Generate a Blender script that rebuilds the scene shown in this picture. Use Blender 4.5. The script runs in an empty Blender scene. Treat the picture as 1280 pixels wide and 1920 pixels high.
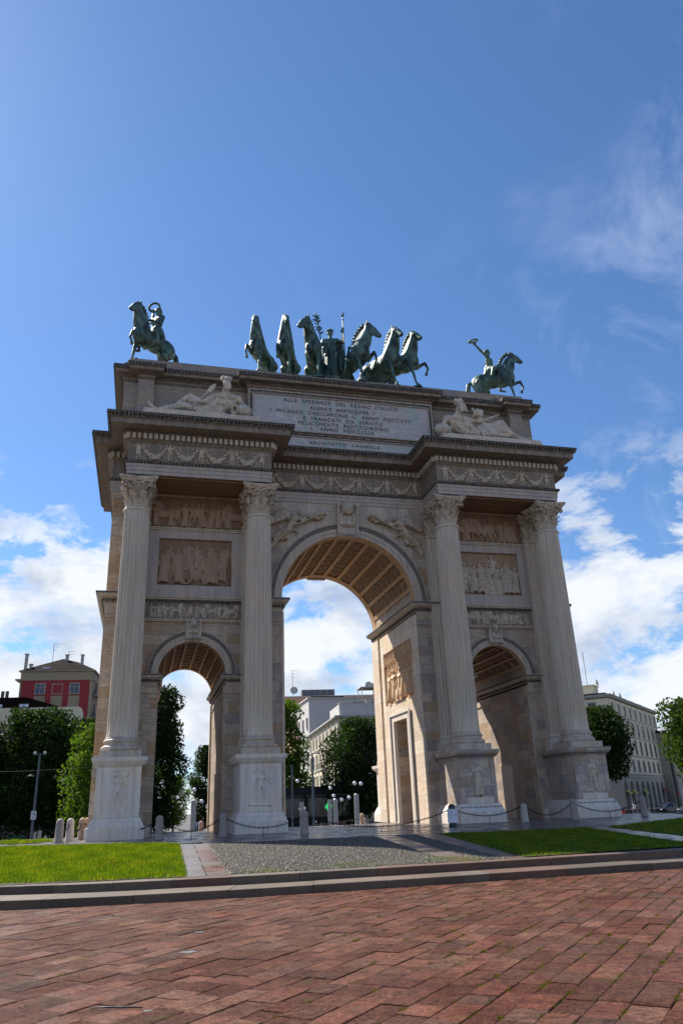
import bpy, bmesh, math, random
import numpy as np
from mathutils import Vector, Matrix
PI = math.pi
rad = math.radians
random.seed(7)
np.random.seed(7)
S = bpy.context.scene
COL = S.collection

# ------------------------------------------------------------------ camera, sky, sun, exposure
cam_d = bpy.data.cameras.new('camera')
cam = bpy.data.objects.new('camera', cam_d)
COL.objects.link(cam)
_y, _t, _r = rad(14.863), rad(21.450), rad(-2.298)
_F = Vector((math.sin(_y) * math.cos(_t), math.cos(_y) * math.cos(_t), math.sin(_t)))
_R0 = Vector((math.cos(_y), -math.sin(_y), 0))
_U0 = _R0.cross(_F)
_R = math.cos(_r) * _R0 + math.sin(_r) * _U0
_U = -math.sin(_r) * _R0 + math.cos(_r) * _U0
_m = Matrix((_R, _U, -_F)).transposed().to_4x4()
_m.translation = Vector((-9.258, -31.33, 0.848))
cam.matrix_world = _m
cam_d.sensor_fit = 'VERTICAL'
cam_d.sensor_height = 36
cam_d.lens = 1405.345 / 1920 * 36
cam_d.clip_start = 0.1
cam_d.clip_end = 3000
S.camera = cam

SUN_EL = rad(46)
SUN_ROT = math.atan2(-0.68, 1.0)          # towards the sun: (sin, cos) of this from +Y
W = bpy.data.worlds.new('World')
S.world = W
W.use_nodes = True
wn, wl = W.node_tree.nodes, W.node_tree.links
wn.clear()


def wnode(t, **k):
    n = wn.new(t)
    for a, b in k.items():
        setattr(n, a, b)
    return n


sky = wnode('ShaderNodeTexSky', sky_type='NISHITA')
sky.sun_disc = False
sky.sun_elevation = SUN_EL
sky.sun_rotation = SUN_ROT
sky.air_density = 1.0
sky.dust_density = 0.2
sky.ozone_density = 4.0
tc = wnode('ShaderNodeTexCoord')
sep = wnode('ShaderNodeSeparateXYZ')
wl.new(tc.outputs['Generated'], sep.inputs[0])


def wmath(op, a, b=None, c=None, clamp=False):
    n = wnode('ShaderNodeMath', operation=op)
    n.use_clamp = clamp
    for i, v in enumerate((a, b, c)):
        if v is None:
            continue
        if isinstance(v, (int, float)):
            n.inputs[i].default_value = v
        else:
            wl.new(v, n.inputs[i])
    return n.outputs[0]


def wramp(fac, stops):
    n = wnode('ShaderNodeValToRGB')
    e = n.color_ramp.elements
    e[0].position, e[0].color = stops[0][0], stops[0][1]
    e[1].position, e[1].color = stops[-1][0], stops[-1][1]
    for p, c in stops[1:-1]:
        q = e.new(p)
        q.color = c
    wl.new(fac, n.inputs[0])
    return n.outputs[0]


def wnoise(scale, sx, sy, sz, loc=(0, 0, 0), detail=8, rough=0.55, dist=0.0):
    mp = wnode('ShaderNodeMapping')
    mp.inputs['Scale'].default_value = (sx, sy, sz)
    mp.inputs['Location'].default_value = loc
    wl.new(tc.outputs['Generated'], mp.inputs[0])
    n = wnode('ShaderNodeTexNoise')
    n.inputs['Scale'].default_value = scale
    n.inputs['Detail'].default_value = detail
    n.inputs['Roughness'].default_value = rough
    n.inputs['Distortion'].default_value = dist
    wl.new(mp.outputs[0], n.inputs['Vector'])
    return n.outputs['Fac']


G = lambda v: (v, v, v, 1)
zc = sep.outputs['Z']
low = wramp(zc, [(0.0, G(1)), (0.20, G(1)), (0.30, G(0.72)), (0.37, G(0.30)), (0.42, G(0.0)), (1, G(0))])
n1 = wnoise(5.6, 1, 1, 2.0, (2.3, 4.6, 0.9), 13, 0.62, 0.2)
n1b = wmath('ADD', n1, wmath('MULTIPLY', low, 0.175))
cum = wramp(n1b, [(0.0, G(0)), (0.57, G(0)), (0.625, G(0.75)), (0.70, G(1)), (1, G(1))])
cum = wmath('MULTIPLY', cum, wramp(zc, [(0, G(1)), (0.32, G(1)), (0.43, G(0)), (1, G(0))]))
n2 = wnoise(5.5, 1.3, 1.0, 0.8, (3.9, 0.6, 5.2), 12, 0.66, 0.5)
rightm = wramp(sep.outputs['X'], [(0.0, G(0.10)), (0.36, G(0.12)), (0.52, G(1)), (1, G(1))])
n2b = wnoise(2.6, 1.0, 1.6, 0.7, (0.4, 7.7, 1.1), 4, 0.5, 0.8)
rightm = wmath('MULTIPLY', rightm, wramp(n2b, [(0, G(0.1)), (0.46, G(0.15)), (0.58, G(1)), (1, G(1))]))
wisp = wmath('MULTIPLY', wramp(n2, [(0, G(0)), (0.50, G(0)), (0.72, G(0.50)), (1, G(0.8))]), rightm)
n3 = wnoise(5.6, 1, 1, 2.0, (2.3, 4.6, 1.02), 12, 0.60, 0.2)
shade = wramp(n3, [(0, G(0.0)), (0.46, G(0.0)), (0.66, G(1)), (1, G(1))])
CLOUD_LIT, CLOUD_SH = (7.2, 7.5, 7.9, 1), (3.9, 4.5, 5.6, 1)
ccol = wnode('ShaderNodeMixRGB')
wl.new(shade, ccol.inputs[0])
ccol.inputs[1].default_value = CLOUD_LIT
ccol.inputs[2].default_value = CLOUD_SH
mx1 = wnode('ShaderNodeMixRGB')
wl.new(cum, mx1.inputs[0])
tint = wnode('ShaderNodeMixRGB', blend_type='MULTIPLY')
tint.inputs[0].default_value = 1.0
tint.inputs[2].default_value = (0.80, 1.00, 1.18, 1)
wl.new(sky.outputs[0], tint.inputs[1])
wl.new(tint.outputs[0], mx1.inputs[1])
wl.new(ccol.outputs[0], mx1.inputs[2])
mx2 = wnode('ShaderNodeMixRGB')
wl.new(wisp, mx2.inputs[0])
wl.new(mx1.outputs[0], mx2.inputs[1])
mx2.inputs[2].default_value = (4.6, 5.4, 7.4, 1)
bg = wnode('ShaderNodeBackground')
bg.inputs['Strength'].default_value = 0.075
wl.new(mx2.outputs[0], bg.inputs['Color'])
wo = wnode('ShaderNodeOutputWorld')
wl.new(bg.outputs[0], wo.inputs[0])

sun_d = bpy.data.lights.new('sun', 'SUN')
sun_d.energy = 5.0
sun_d.angle = rad(0.5)
sun_d.color = (1.0, 0.92, 0.80)
sun = bpy.data.objects.new('sun', sun_d)
COL.objects.link(sun)
_tos = Vector((math.sin(SUN_ROT) * math.cos(SUN_EL), math.cos(SUN_ROT) * math.cos(SUN_EL), math.sin(SUN_EL)))
sun.rotation_euler = _tos.to_track_quat('Z', 'Y').to_euler()
S.view_settings.view_transform = 'Standard'
S.view_settings.look = 'None'
S.view_settings.exposure = 0.80
S.view_settings.gamma = 1.0

# ------------------------------------------------------------------ materials


class NT:
    def __init__(s, name):
        s.m = bpy.data.materials.new(name)
        s.m.use_nodes = True
        s.n, s.l = s.m.node_tree.nodes, s.m.node_tree.links
        s.b = s.n['Principled BSDF']
        s.out = s.n['Material Output']

    def node(s, t, ins=None, **k):
        n = s.n.new(t)
        for a, b in k.items():
            setattr(n, a, b)
        for a, v in (ins or {}).items():
            s.set(n, a, v)
        return n

    def set(s, n, a, v):
        if isinstance(v, bpy.types.NodeSocket):
            s.l.new(v, n.inputs[a])
        else:
            n.inputs[a].default_value = v

    def math(s, op, a, b=0.0, c=0.0, clamp=False):
        n = s.node('ShaderNodeMath', operation=op)
        n.use_clamp = clamp
        for i, v in enumerate((a, b, c)):
            s.set(n, i, v)
        return n.outputs[0]

    def mix(s, f, a, b, blend='MIX'):
        n = s.node('ShaderNodeMixRGB', blend_type=blend)
        s.set(n, 0, f)
        s.set(n, 1, a if not (isinstance(a, tuple) and len(a) == 3) else a + (1,))
        s.set(n, 2, b if not (isinstance(b, tuple) and len(b) == 3) else b + (1,))
        return n.outputs[0]

    def ramp(s, f, stops, interp='LINEAR'):
        n = s.node('ShaderNodeValToRGB')
        n.color_ramp.interpolation = interp
        e = n.color_ramp.elements
        c4 = lambda c: (c, c, c, 1) if isinstance(c, (int, float)) else tuple(c) + (1,)
        e[0].position, e[0].color = stops[0][0], c4(stops[0][1])
        e[1].position, e[1].color = stops[-1][0], c4(stops[-1][1])
        for p, c in stops[1:-1]:
            q = e.new(p)
            q.color = c4(c)
        s.l.new(f, n.inputs[0])
        return n.outputs[0]

    def pos(s, obj=False):
        if obj:
            return s.node('ShaderNodeTexCoord').outputs['Object']
        return s.node('ShaderNodeNewGeometry').outputs['Position']

    def map(s, v, scale=(1, 1, 1), loc=(0, 0, 0), rot=(0, 0, 0)):
        return s.node('ShaderNodeMapping', {'Vector': v, 'Scale': scale, 'Location': loc, 'Rotation': rot}).outputs[0]

    def noise(s, v, scale, detail=5, rough=0.55, dist=0.0):
        return s.node('ShaderNodeTexNoise', {'Vector': v, 'Scale': scale, 'Detail': detail, 'Roughness': rough,
                                             'Distortion': dist}).outputs['Fac']

    def bump(s, h, strength=0.3, dist=0.02, normal=None):
        ins = {'Height': h, 'Strength': strength, 'Distance': dist}
        if normal is not None:
            ins['Normal'] = normal
        return s.node('ShaderNodeBump', ins).outputs[0]

    def fin(s, color, rough=0.7, normal=None, metal=0.0, spec=None):
        c = color + (1,) if isinstance(color, tuple) and len(color) == 3 else color
        s.set(s.b, 'Base Color', c)
        s.set(s.b, 'Roughness', rough)
        s.set(s.b, 'Metallic', metal)
        if spec is not None:
            s.set(s.b, 'Specular IOR Level', spec)
        if normal is not None:
            s.l.new(normal, s.b.inputs['Normal'])
        return s.m


def wall_uv(t):
    """x or y along the wall by which way the wall faces, z up (world metres)"""
    g = t.node('ShaderNodeNewGeometry')
    sp = t.node('ShaderNodeSeparateXYZ', {0: g.outputs['Position']})
    sn = t.node('ShaderNodeSeparateXYZ', {0: g.outputs['Normal']})
    ax = t.math('ABSOLUTE', sn.outputs['X'])
    f = t.math('GREATER_THAN', ax, 0.6)
    u = t.math('ADD', t.math('MULTIPLY', sp.outputs['Y'], f),
               t.math('MULTIPLY', sp.outputs['X'], t.math('SUBTRACT', 1.0, f)))
    return t.node('ShaderNodeCombineXYZ', {'X': u, 'Y': sp.outputs['Z'], 'Z': 0.0}).outputs[0], g, sp


def stain(t, col, amount=0.35, tint=(0.62, 0.58, 0.52)):
    g = t.pos()
    a = t.noise(t.map(g, (1.6, 1.6, 0.22)), 1.6, 6, 0.65)
    c = t.mix(t.ramp(a, [(0.42, 0.0), (0.72, amount)]), col, t.mix(1.0, col, tint, 'MULTIPLY'))
    b = t.noise(g, 9.0, 6, 0.7)
    return t.mix(t.ramp(b, [(0.52, 0.0), (0.8, amount * 0.7)]), c, t.mix(1.0, c, (0.55, 0.53, 0.5), 'MULTIPLY'))


def ashlar(name, palette, bw=1.15, rh=0.44, vein=0.5, mort=(0.16, 0.14, 0.12)):
    t = NT(name)
    av = [sum(c[k] for c in palette) / len(palette) for k in range(3)]
    palette = [tuple(min(.85, (c[k] * .78 + av[k] * .22) * (1.12, 1.05, .96)[k]) for k in range(3)) for c in palette]
    uv, g, sp = wall_uv(t)
    br = t.node('ShaderNodeTexBrick', {'Vector': uv, 'Color1': (0, 0, 0, 1), 'Color2': (1, 1, 1, 1), 'Mortar': (0.5, 0.5, 0.5, 1),
                                       'Scale': 1.0, 'Mortar Size': 0.006, 'Mortar Smooth': 0.1, 'Bias': 0.0,
                                       'Brick Width': bw, 'Row Height': rh})
    br.offset = 0.37
    br.squash = 0.72
    br.squash_frequency = 3
    rnd = t.node('ShaderNodeSeparateColor', {0: br.outputs['Color']}).outputs[0]
    n = len(palette)
    base = t.ramp(rnd, [(i / n, c) for i, c in enumerate(palette)], 'CONSTANT') if n > 1 else palette[0] + (1,)
    # veining, offset from block to block
    off = t.node('ShaderNodeCombineXYZ', {'X': t.math('MULTIPLY', rnd, 37.0), 'Y': t.math('MULTIPLY', rnd, 91.0), 'Z': rnd}).outputs[0]
    vv = t.node('ShaderNodeVectorMath', {0: uv, 1: off}, operation='ADD').outputs[0]
    vn = t.noise(t.map(vv, (0.8, 2.4, 1), rot=(0, 0, 0.35)), 1.5, 7, 0.62, 1.6)
    c = t.mix(t.ramp(vn, [(0.40, 0.0), (0.50, vein), (0.56, 0.1), (0.66, vein * 0.9), (0.8, 0)]), base,
              t.mix(1.0, base, (0.50, 0.50, 0.56), 'MULTIPLY'))
    v2 = t.noise(t.map(vv, (1, 3.2, 1)), 2.2, 5, 0.6, 0.6)
    c = t.mix(t.ramp(v2, [(0.5, 0.0), (0.75, 0.5)]), c, t.mix(1.0, c, (1.08, 0.92, 0.72), 'MULTIPLY'))
    c = stain(t, c, 0.5)
    c = t.mix(t.ramp(t.noise(t.map(vv, (0.6, 1.4, 1), rot=(0, 0, 0.9)), 1.1, 6, 0.6, 2.4), [(0.46, 0.0), (0.50, 0.35), (0.54, 0.0), (1, 0.0)]), c, t.mix(1.0, c, (0.42, 0.42, 0.47), 'MULTIPLY'))
    c = t.mix(t.math('MULTIPLY', br.outputs['Fac'], 0.8), c, mort)
    h = t.math('ADD', t.math('MULTIPLY', br.outputs['Fac'], -1.0), t.math('MULTIPLY', t.noise(g.outputs['Position'], 26, 4, 0.7), 0.35))
    return t.fin(c, 0.62, t.bump(h, 0.5, 0.012))


PAL_GREY = [(0.44, 0.38, 0.32), (0.37, 0.33, 0.30), (0.52, 0.44, 0.35), (0.31, 0.29, 0.30), (0.46, 0.41, 0.37), (0.56, 0.49, 0.42),
            (0.42, 0.31, 0.20), (0.48, 0.43, 0.39)]
PAL_WARM = [(0.52, 0.43, 0.33), (0.50, 0.37, 0.24), (0.56, 0.48, 0.39), (0.44, 0.36, 0.29), (0.58, 0.52, 0.45), (0.48, 0.32, 0.18),
            (0.55, 0.49, 0.43), (0.60, 0.53, 0.44)]
PAL_PALE = [(0.72, 0.66, 0.58), (0.68, 0.61, 0.52), (0.76, 0.71, 0.64), (0.64, 0.58, 0.52), (0.72, 0.62, 0.49)]
M_ASH = ashlar('marble_ashlar_grey', PAL_GREY)
M_ASHW = ashlar('marble_ashlar_warm', PAL_WARM, 1.3, 0.46, 0.6)
M_ASHP = ashlar('marble_ashlar_pale', PAL_PALE, 1.4, 0.6, 0.3)
M_ASHB = ashlar('marble_ashlar_small', [(0.50, 0.46, 0.44), (0.40, 0.38, 0.40), (0.56, 0.52, 0.50), (0.45, 0.41, 0.36), (0.34, 0.33, 0.36),
                                        (0.58, 0.53, 0.47), (0.40, 0.33, 0.26)], 0.62, 0.36, 0.4)


WARM = (1.12, 1.07, 1.0)


def warm(c):
    return tuple(min(.85, x * k) for x, k in zip(c, WARM))


def stone(name, a, b, streak=0.5, rough=0.62, bumps=0.4, dirt=0.35, dscale=26):
    """plain dressed marble: vertical streaks, blotches, fine pitting"""
    t = NT(name)
    a, b = warm(a), warm(b)
    p = t.pos()
    n1 = t.noise(t.map(p, (3, 3, 0.28)), 1.7, 6, 0.6, 0.5)
    c = t.mix(t.ramp(n1, [(0.35, 0.0), (0.65, 1.0)]), a, b)
    n2 = t.noise(t.map(p, (5, 5, 0.5)), 2.3, 6, 0.7, 0.2)
    c = t.mix(t.ramp(n2, [(0.5, 0.0), (0.72, streak)]), c, t.mix(1.0, c, (0.62, 0.60, 0.62), 'MULTIPLY'))
    n4 = t.noise(p, 0.9, 4, 0.6, 1.0)
    c = t.mix(t.ramp(n4, [(0.45, 0.0), (0.7, 0.55)]), c, t.mix(1.0, c, (1.1, 0.92, 0.74), 'MULTIPLY'))
    n3 = t.noise(p, dscale, 5, 0.75)
    c = t.mix(t.ramp(n3, [(0.48, 0.0), (0.64, dirt)]), c, (0.10, 0.09, 0.08))
    return t.fin(c, rough, t.bump(n3, bumps, 0.015))


M_STONE = stone('dressed_marble', (0.54, 0.50, 0.45), (0.38, 0.345, 0.31), 0.6, dirt=0.45, dscale=14)
M_CORN = stone('soot_and_shade_stone', (0.28, 0.235, 0.20), (0.15, 0.125, 0.105), 0.6, dirt=0.6, dscale=9)  # soot, plus under-cornice and relief-ground shade put into the base tone
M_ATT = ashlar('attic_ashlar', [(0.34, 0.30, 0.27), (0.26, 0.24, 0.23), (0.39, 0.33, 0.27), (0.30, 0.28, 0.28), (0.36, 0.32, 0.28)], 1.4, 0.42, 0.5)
M_COL = stone('column_marble', (0.62, 0.58, 0.51), (0.50, 0.465, 0.42), 0.45, dirt=0.2)
M_BLUE = stone('blue_grey_marble', (0.46, 0.42, 0.40), (0.34, 0.32, 0.33), 0.5, dirt=0.25)
M_CARVE = stone('carved_marble', (0.56, 0.51, 0.44), (0.42, 0.37, 0.31), 0.4, dirt=0.8, dscale=10)
M_STAT = stone('statue_marble', (0.68, 0.62, 0.55), (0.48, 0.43, 0.38), 0.5, dirt=0.5, dscale=7)
M_RELW = stone('relief_ochre_marble', (0.66, 0.51, 0.36), (0.54, 0.39, 0.26), 0.3, dirt=0.35)
M_PANEL = stone('panel_ground_shade', (0.36, 0.25, 0.17), (0.27, 0.18, 0.12), 0.3, dirt=0.4)  # darker than the figures: shade behind them is put into this colour
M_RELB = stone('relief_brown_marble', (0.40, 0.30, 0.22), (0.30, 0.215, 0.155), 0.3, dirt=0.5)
M_FRZ = stone('frieze_ground_shade', (0.27, 0.235, 0.205), (0.17, 0.145, 0.125), 0.4, dirt=0.6)  # ground darkened in its colour to give shade behind the garlands
M_PED = stone('pedestal_white_marble', (0.70, 0.69, 0.68), (0.55, 0.54, 0.54), 0.4, dirt=0.2)
M_SOFF = stone('brown_stone_and_shade', (0.26, 0.165, 0.10), (0.18, 0.115, 0.07), 0.3)  # brown stone of rosettes; also painted shade on soffits and relief grounds
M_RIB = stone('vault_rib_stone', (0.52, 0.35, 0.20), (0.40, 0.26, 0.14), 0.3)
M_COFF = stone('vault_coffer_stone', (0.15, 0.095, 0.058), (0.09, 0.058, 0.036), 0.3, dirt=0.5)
M_LET = NT('letter_dark').fin((0.035, 0.035, 0.04), 0.5)


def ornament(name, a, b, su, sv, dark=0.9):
    """carved leaf-and-dart band: repeating cut hollows, darker in the cuts"""
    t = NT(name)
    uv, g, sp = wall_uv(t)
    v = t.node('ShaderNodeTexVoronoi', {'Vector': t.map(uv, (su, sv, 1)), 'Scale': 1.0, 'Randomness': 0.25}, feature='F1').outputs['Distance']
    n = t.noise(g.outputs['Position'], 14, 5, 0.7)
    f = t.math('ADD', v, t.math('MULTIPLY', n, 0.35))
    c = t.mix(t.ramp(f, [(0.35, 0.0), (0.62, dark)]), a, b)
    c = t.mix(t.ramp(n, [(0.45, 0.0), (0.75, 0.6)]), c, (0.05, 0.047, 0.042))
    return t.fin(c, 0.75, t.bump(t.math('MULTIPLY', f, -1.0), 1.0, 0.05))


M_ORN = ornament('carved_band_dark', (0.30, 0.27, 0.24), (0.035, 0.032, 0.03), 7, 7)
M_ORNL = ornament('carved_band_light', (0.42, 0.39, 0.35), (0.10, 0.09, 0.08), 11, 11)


def inscription_mat():
    t = NT('inscription_slab')
    p = t.pos()
    n = t.noise(t.map(p, (0.9, 1, 2.0), rot=(0, 0.5, 0)), 1.3, 7, 0.6, 2.0)
    c = t.mix(t.ramp(n, [(0.35, 0.0), (0.5, 1.0), (0.6, 0.2), (0.8, 0.9)]), (0.58, 0.54, 0.51), (0.42, 0.39, 0.40))
    s = t.noise(t.map(p, (2.4, 1, 0.35)), 1.3, 5, 0.6, 0.2)
    sx = t.node('ShaderNodeSeparateXYZ', {0: p})
    band = t.ramp(t.math('MULTIPLY', t.math('ADD', sx.outputs['X'], 5.0), 0.1), [(0.15, 0.0), (0.3, 1.0), (0.9, 1.0), (1.0, 0.0)])
    c = t.mix(t.math('MULTIPLY', t.ramp(s, [(0.52, 0.0), (0.66, 0.7)]), band), c, (0.26, 0.42, 0.38))
    return t.fin(c, 0.5, t.bump(t.noise(p, 30, 4, 0.7), 0.2, 0.01))


M_INS = inscription_mat()


def bronze():
    t = NT('patinated_bronze')
    p = t.pos(True)
    n = t.noise(t.map(p, (1, 1, 0.55)), 2.6, 6, 0.62, 0.8)
    c = t.mix(t.ramp(n, [(0.40, 0.0), (0.60, 1.0)]), (0.014, 0.026, 0.025), (0.11, 0.20, 0.17))
    n2 = t.noise(t.map(p, (6, 6, 0.8)), 2.0, 4, 0.6)
    c = t.mix(t.ramp(n2, [(0.56, 0.0), (0.74, 0.6)]), c, (0.25, 0.37, 0.32))
    return t.fin(c, 0.5, t.bump(t.noise(p, 12, 5, 0.7), 0.5, 0.03), 0.25)


M_BRZ = bronze()


def simple(name, c, rough=0.6, metal=0.0, var=0.15, scale=6.0, bump=0.15):
    t = NT(name)
    p = t.pos(True)
    n = t.noise(p, scale, 6, 0.65)
    cc = t.mix(t.ramp(n, [(0.35, 0.0), (0.7, 1.0)]), tuple(x * (1 + var) for x in c), tuple(x * (1 - var * 1.6) for x in c))
    return t.fin(cc, rough, t.bump(n, bump, 0.01), metal)


M_GRAN = simple('bollard_granite', (0.30, 0.255, 0.235), 0.7, 0, 0.25, 40, 0.4)
M_GRANP = simple('bollard_pink_granite', (0.42, 0.29, 0.22), 0.7, 0, 0.25, 40, 0.4)
M_GRANL = simple('bollard_pale_granite', (0.42, 0.38, 0.34), 0.7, 0, 0.25, 40, 0.4)
M_IRON = simple('black_iron', (0.02, 0.02, 0.022), 0.45, 0.6)
M_POLE = simple('grey_painted_steel', (0.10, 0.13, 0.16), 0.5, 0.3)
M_POLED = simple('dark_painted_steel', (0.03, 0.035, 0.04), 0.5, 0.2)
M_GLOBE = simple('opal_glass_globe', (0.85, 0.86, 0.86), 0.25, 0, 0.03)
M_SIGNW = simple('sign_white', (0.62, 0.66, 0.76), 0.4, 0, 0.05, 9)
M_SIGNR = simple('sign_red', (0.5, 0.02, 0.02), 0.4)
M_SIGNT = simple('sign_grey_print', (0.30, 0.34, 0.42), 0.5)
M_GLASS = NT('window_glass').fin((0.02, 0.025, 0.03), 0.08)
M_GLASSB = NT('window_glass_bluish').fin((0.03, 0.05, 0.09), 0.05)


def attr_mat(name, stops, rough, bumpscale=30, bstr=0.4, extra=None, bdist=0.01, rlo=None, patch=None):
    """colour picked by the per-face 'rnd' attribute"""
    t = NT(name)
    at = t.node('ShaderNodeAttribute', attribute_name='rnd').outputs['Fac']
    c = t.ramp(at, stops)
    p = t.pos()
    n = t.noise(p, bumpscale, 6, 0.75)
    c = t.mix(t.ramp(n, [(0.4, 0.0), (0.75, 0.7)]), c, t.mix(1.0, c, (0.5, 0.47, 0.46), 'MULTIPLY'))
    if extra:
        c = t.mix(t.ramp(t.noise(p, 0.55, 4, 0.6, 0.8), [(0.4, 0.0), (0.62, extra[1])]), c, extra[0])
    r = rough
    if rlo is not None:
        r = t.ramp(t.noise(p, 1.3, 5, 0.6, 0.4), [(0.4, rlo), (0.62, rough)])
    return t.fin(c, r, t.bump(n, bstr, bdist))




def red_mat():
    t = NT('red_porphyry_slab')
    at = t.node('ShaderNodeAttribute', attribute_name='rnd').outputs['Fac']
    c = t.ramp(at, [(0.0, (0.175, 0.052, 0.030)), (0.3, (0.125, 0.030, 0.018)), (0.5, (0.205, 0.070, 0.042)), (0.7, (0.15, 0.038, 0.022)), (0.88, (0.22, 0.105, 0.072)),
                    (0.95, (0.06, 0.014, 0.010)), (1.0, (0.17, 0.09, 0.062))])
    p = t.pos()
    w = t.node('ShaderNodeTexWhiteNoise', {'Vector': t.node('ShaderNodeCombineXYZ', {'X': at}).outputs[0]}).outputs['Value']
    big = t.noise(p, 0.45, 5, 0.6, 1.2)
    c = t.mix(t.ramp(big, [(0.42, 0.0), (0.62, 0.55)]), c, (0.21, 0.105, 0.070))
    g1 = t.noise(p, 24, 6, 0.85)
    c = t.mix(t.ramp(g1, [(0.42, 0.95), (0.55, 0.0), (1, 0.0)]), c, t.mix(1.0, c, (0.22, 0.18, 0.18), 'MULTIPLY'))
    g2 = t.noise(p, 60, 4, 0.85)
    c = t.mix(t.ramp(g2, [(0.50, 0.0), (0.64, 0.65)]), c, (0.30, 0.17, 0.12))
    mid = t.noise(p, 4.5, 6, 0.75, 1.0)
    c = t.mix(t.ramp(mid, [(0.42, 0.0), (0.62, 0.85)]), c, t.mix(1.0, c, (0.50, 0.42, 0.42), 'MULTIPLY'))
    moss = t.ramp(t.noise(p, 2.2, 6, 0.75, 0.5), [(0.56, 0.0), (0.68, 0.5)])
    c = t.mix(moss, c, (0.10, 0.085, 0.03))
    h = t.math('ADD', t.math('MULTIPLY', g1, 1.0), t.math('MULTIPLY', mid, 1.6))
    h = t.math('ADD', h, t.math('MULTIPLY', g2, 0.35))
    # some slabs tooled rough, some worn smooth
    st = t.ramp(w, [(0.0, 0.35), (0.35, 0.45), (0.5, 1.0), (1.0, 1.0)])
    nrm = t.bump(h, 1.0, 0.03)
    t.n[-1] if False else None
    b = t.node('ShaderNodeBump', {'Height': h, 'Strength': st, 'Distance': 0.03}).outputs[0]
    r = t.ramp(t.noise(p, 0.9, 5, 0.65, 0.6), [(0.38, 0.42), (0.58, 0.8)])
    return t.fin(c, r, b, spec=0.12)


M_RED = red_mat()
M_PAVE = attr_mat('wet_granite_slab', [(0, (0.13, 0.115, 0.11)), (0.5, (0.17, 0.14, 0.13)), (1, (0.10, 0.092, 0.09))], 0.45, 30, 0.35, None, 0.006, 0.12)
M_STRIP = attr_mat('brown_granite_slab', [(0, (0.14, 0.125, 0.12)), (0.45, (0.17, 0.13, 0.115)), (0.55, (0.13, 0.06, 0.045)), (1, (0.16, 0.08, 0.06))], 0.5, 40, 0.4, None, 0.006, 0.2)
M_CURB = attr_mat('weathered_curb_stone', [(0, (0.11, 0.085, 0.065)), (0.6, (0.16, 0.12, 0.09)), (0.85, (0.17, 0.08, 0.055)), (1, (0.23, 0.20, 0.165))], 0.7, 18, 0.8, ((0.05, 0.04, 0.025), 0.5), 0.02)
M_COB = attr_mat('river_pebble', [(0, (0.045, 0.038, 0.030)), (0.3, (0.135, 0.115, 0.088)), (0.6, (0.08, 0.068, 0.054)), (0.85, (0.26, 0.23, 0.18)), (1, (0.03, 0.027, 0.026))], 0.75, 40, 0.2)


def grass_mat(name, stops, tr):
    t = NT(name)
    at = t.node('ShaderNodeAttribute', attribute_name='rnd').outputs['Fac']
    c = t.ramp(at, stops)
    p = t.pos()
    c = t.mix(t.ramp(t.noise(p, 1.1, 5, 0.7, 0.8), [(0.42, 0.0), (0.66, 0.75)]), c, t.mix(1.0, c, (1.45, 1.0, 0.9), 'MULTIPLY'))
    c = t.mix(t.ramp(t.noise(p, 2.7, 5, 0.7), [(0.5, 0.0), (0.7, 0.6)]), c, t.mix(1.0, c, (0.5, 0.6, 0.5), 'MULTIPLY'))
    t.fin(c, 0.6, spec=0.15)
    ts = t.node('ShaderNodeBsdfTranslucent', {'Color': t.mix(1.0, c, tr, 'MULTIPLY')})
    ms = t.node('ShaderNodeMixShader', {0: 0.45, 1: t.b.outputs[0], 2: ts.outputs[0]})
    t.l.new(ms.outputs[0], t.out.inputs[0])
    return t.m


M_GRASS = grass_mat('grass_blade', [(0, (0.010, 0.032, 0.003)), (0.5, (0.055, 0.130, 0.008)), (0.85, (0.12, 0.20, 0.014)), (1, (0.28, 0.25, 0.08))], (2.4, 2.0, 0.4))
M_LEAFD = grass_mat('leaf_dark', [(0, (0.010, 0.024, 0.006)), (0.5, (0.018, 0.042, 0.009)), (1, (0.038, 0.075, 0.014))], (1.2, 1.3, 0.5))
M_LEAFL = grass_mat('leaf_light', [(0, (0.03, 0.07, 0.01)), (0.5, (0.06, 0.13, 0.016)), (1, (0.13, 0.22, 0.03))], (1.7, 1.6, 0.6))
M_LEAFM = grass_mat('leaf_mid', [(0, (0.018, 0.042, 0.008)), (0.5, (0.036, 0.080, 0.012)), (1, (0.08, 0.14, 0.02))], (1.4, 1.4, 0.5))
M_BARK = simple('bark', (0.07, 0.055, 0.045), 0.9, 0, 0.3, 14, 0.8)


def soil():
    t = NT('mossy_joint_soil')
    p = t.pos()
    n = t.noise(p, 3.0, 6, 0.7)
    c = t.mix(t.ramp(n, [(0.42, 0.0), (0.6, 1.0)]), (0.05, 0.024, 0.016), (0.06, 0.075, 0.02))
    return t.fin(c, 0.9, t.bump(t.noise(p, 60, 4, 0.8), 0.8, 0.02))


M_SOIL = soil()


def asphalt():
    t = NT('asphalt')
    p = t.pos()
    n = t.noise(p, 0.6, 6, 0.7)
    c = t.mix(n, (0.045, 0.045, 0.048), (0.075, 0.072, 0.07))
    return t.fin(c, 0.75, t.bump(t.noise(p, 50, 3, 0.8), 0.4, 0.01))


M_ASPH = asphalt()

# ------------------------------------------------------------------ mesh helpers


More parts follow.
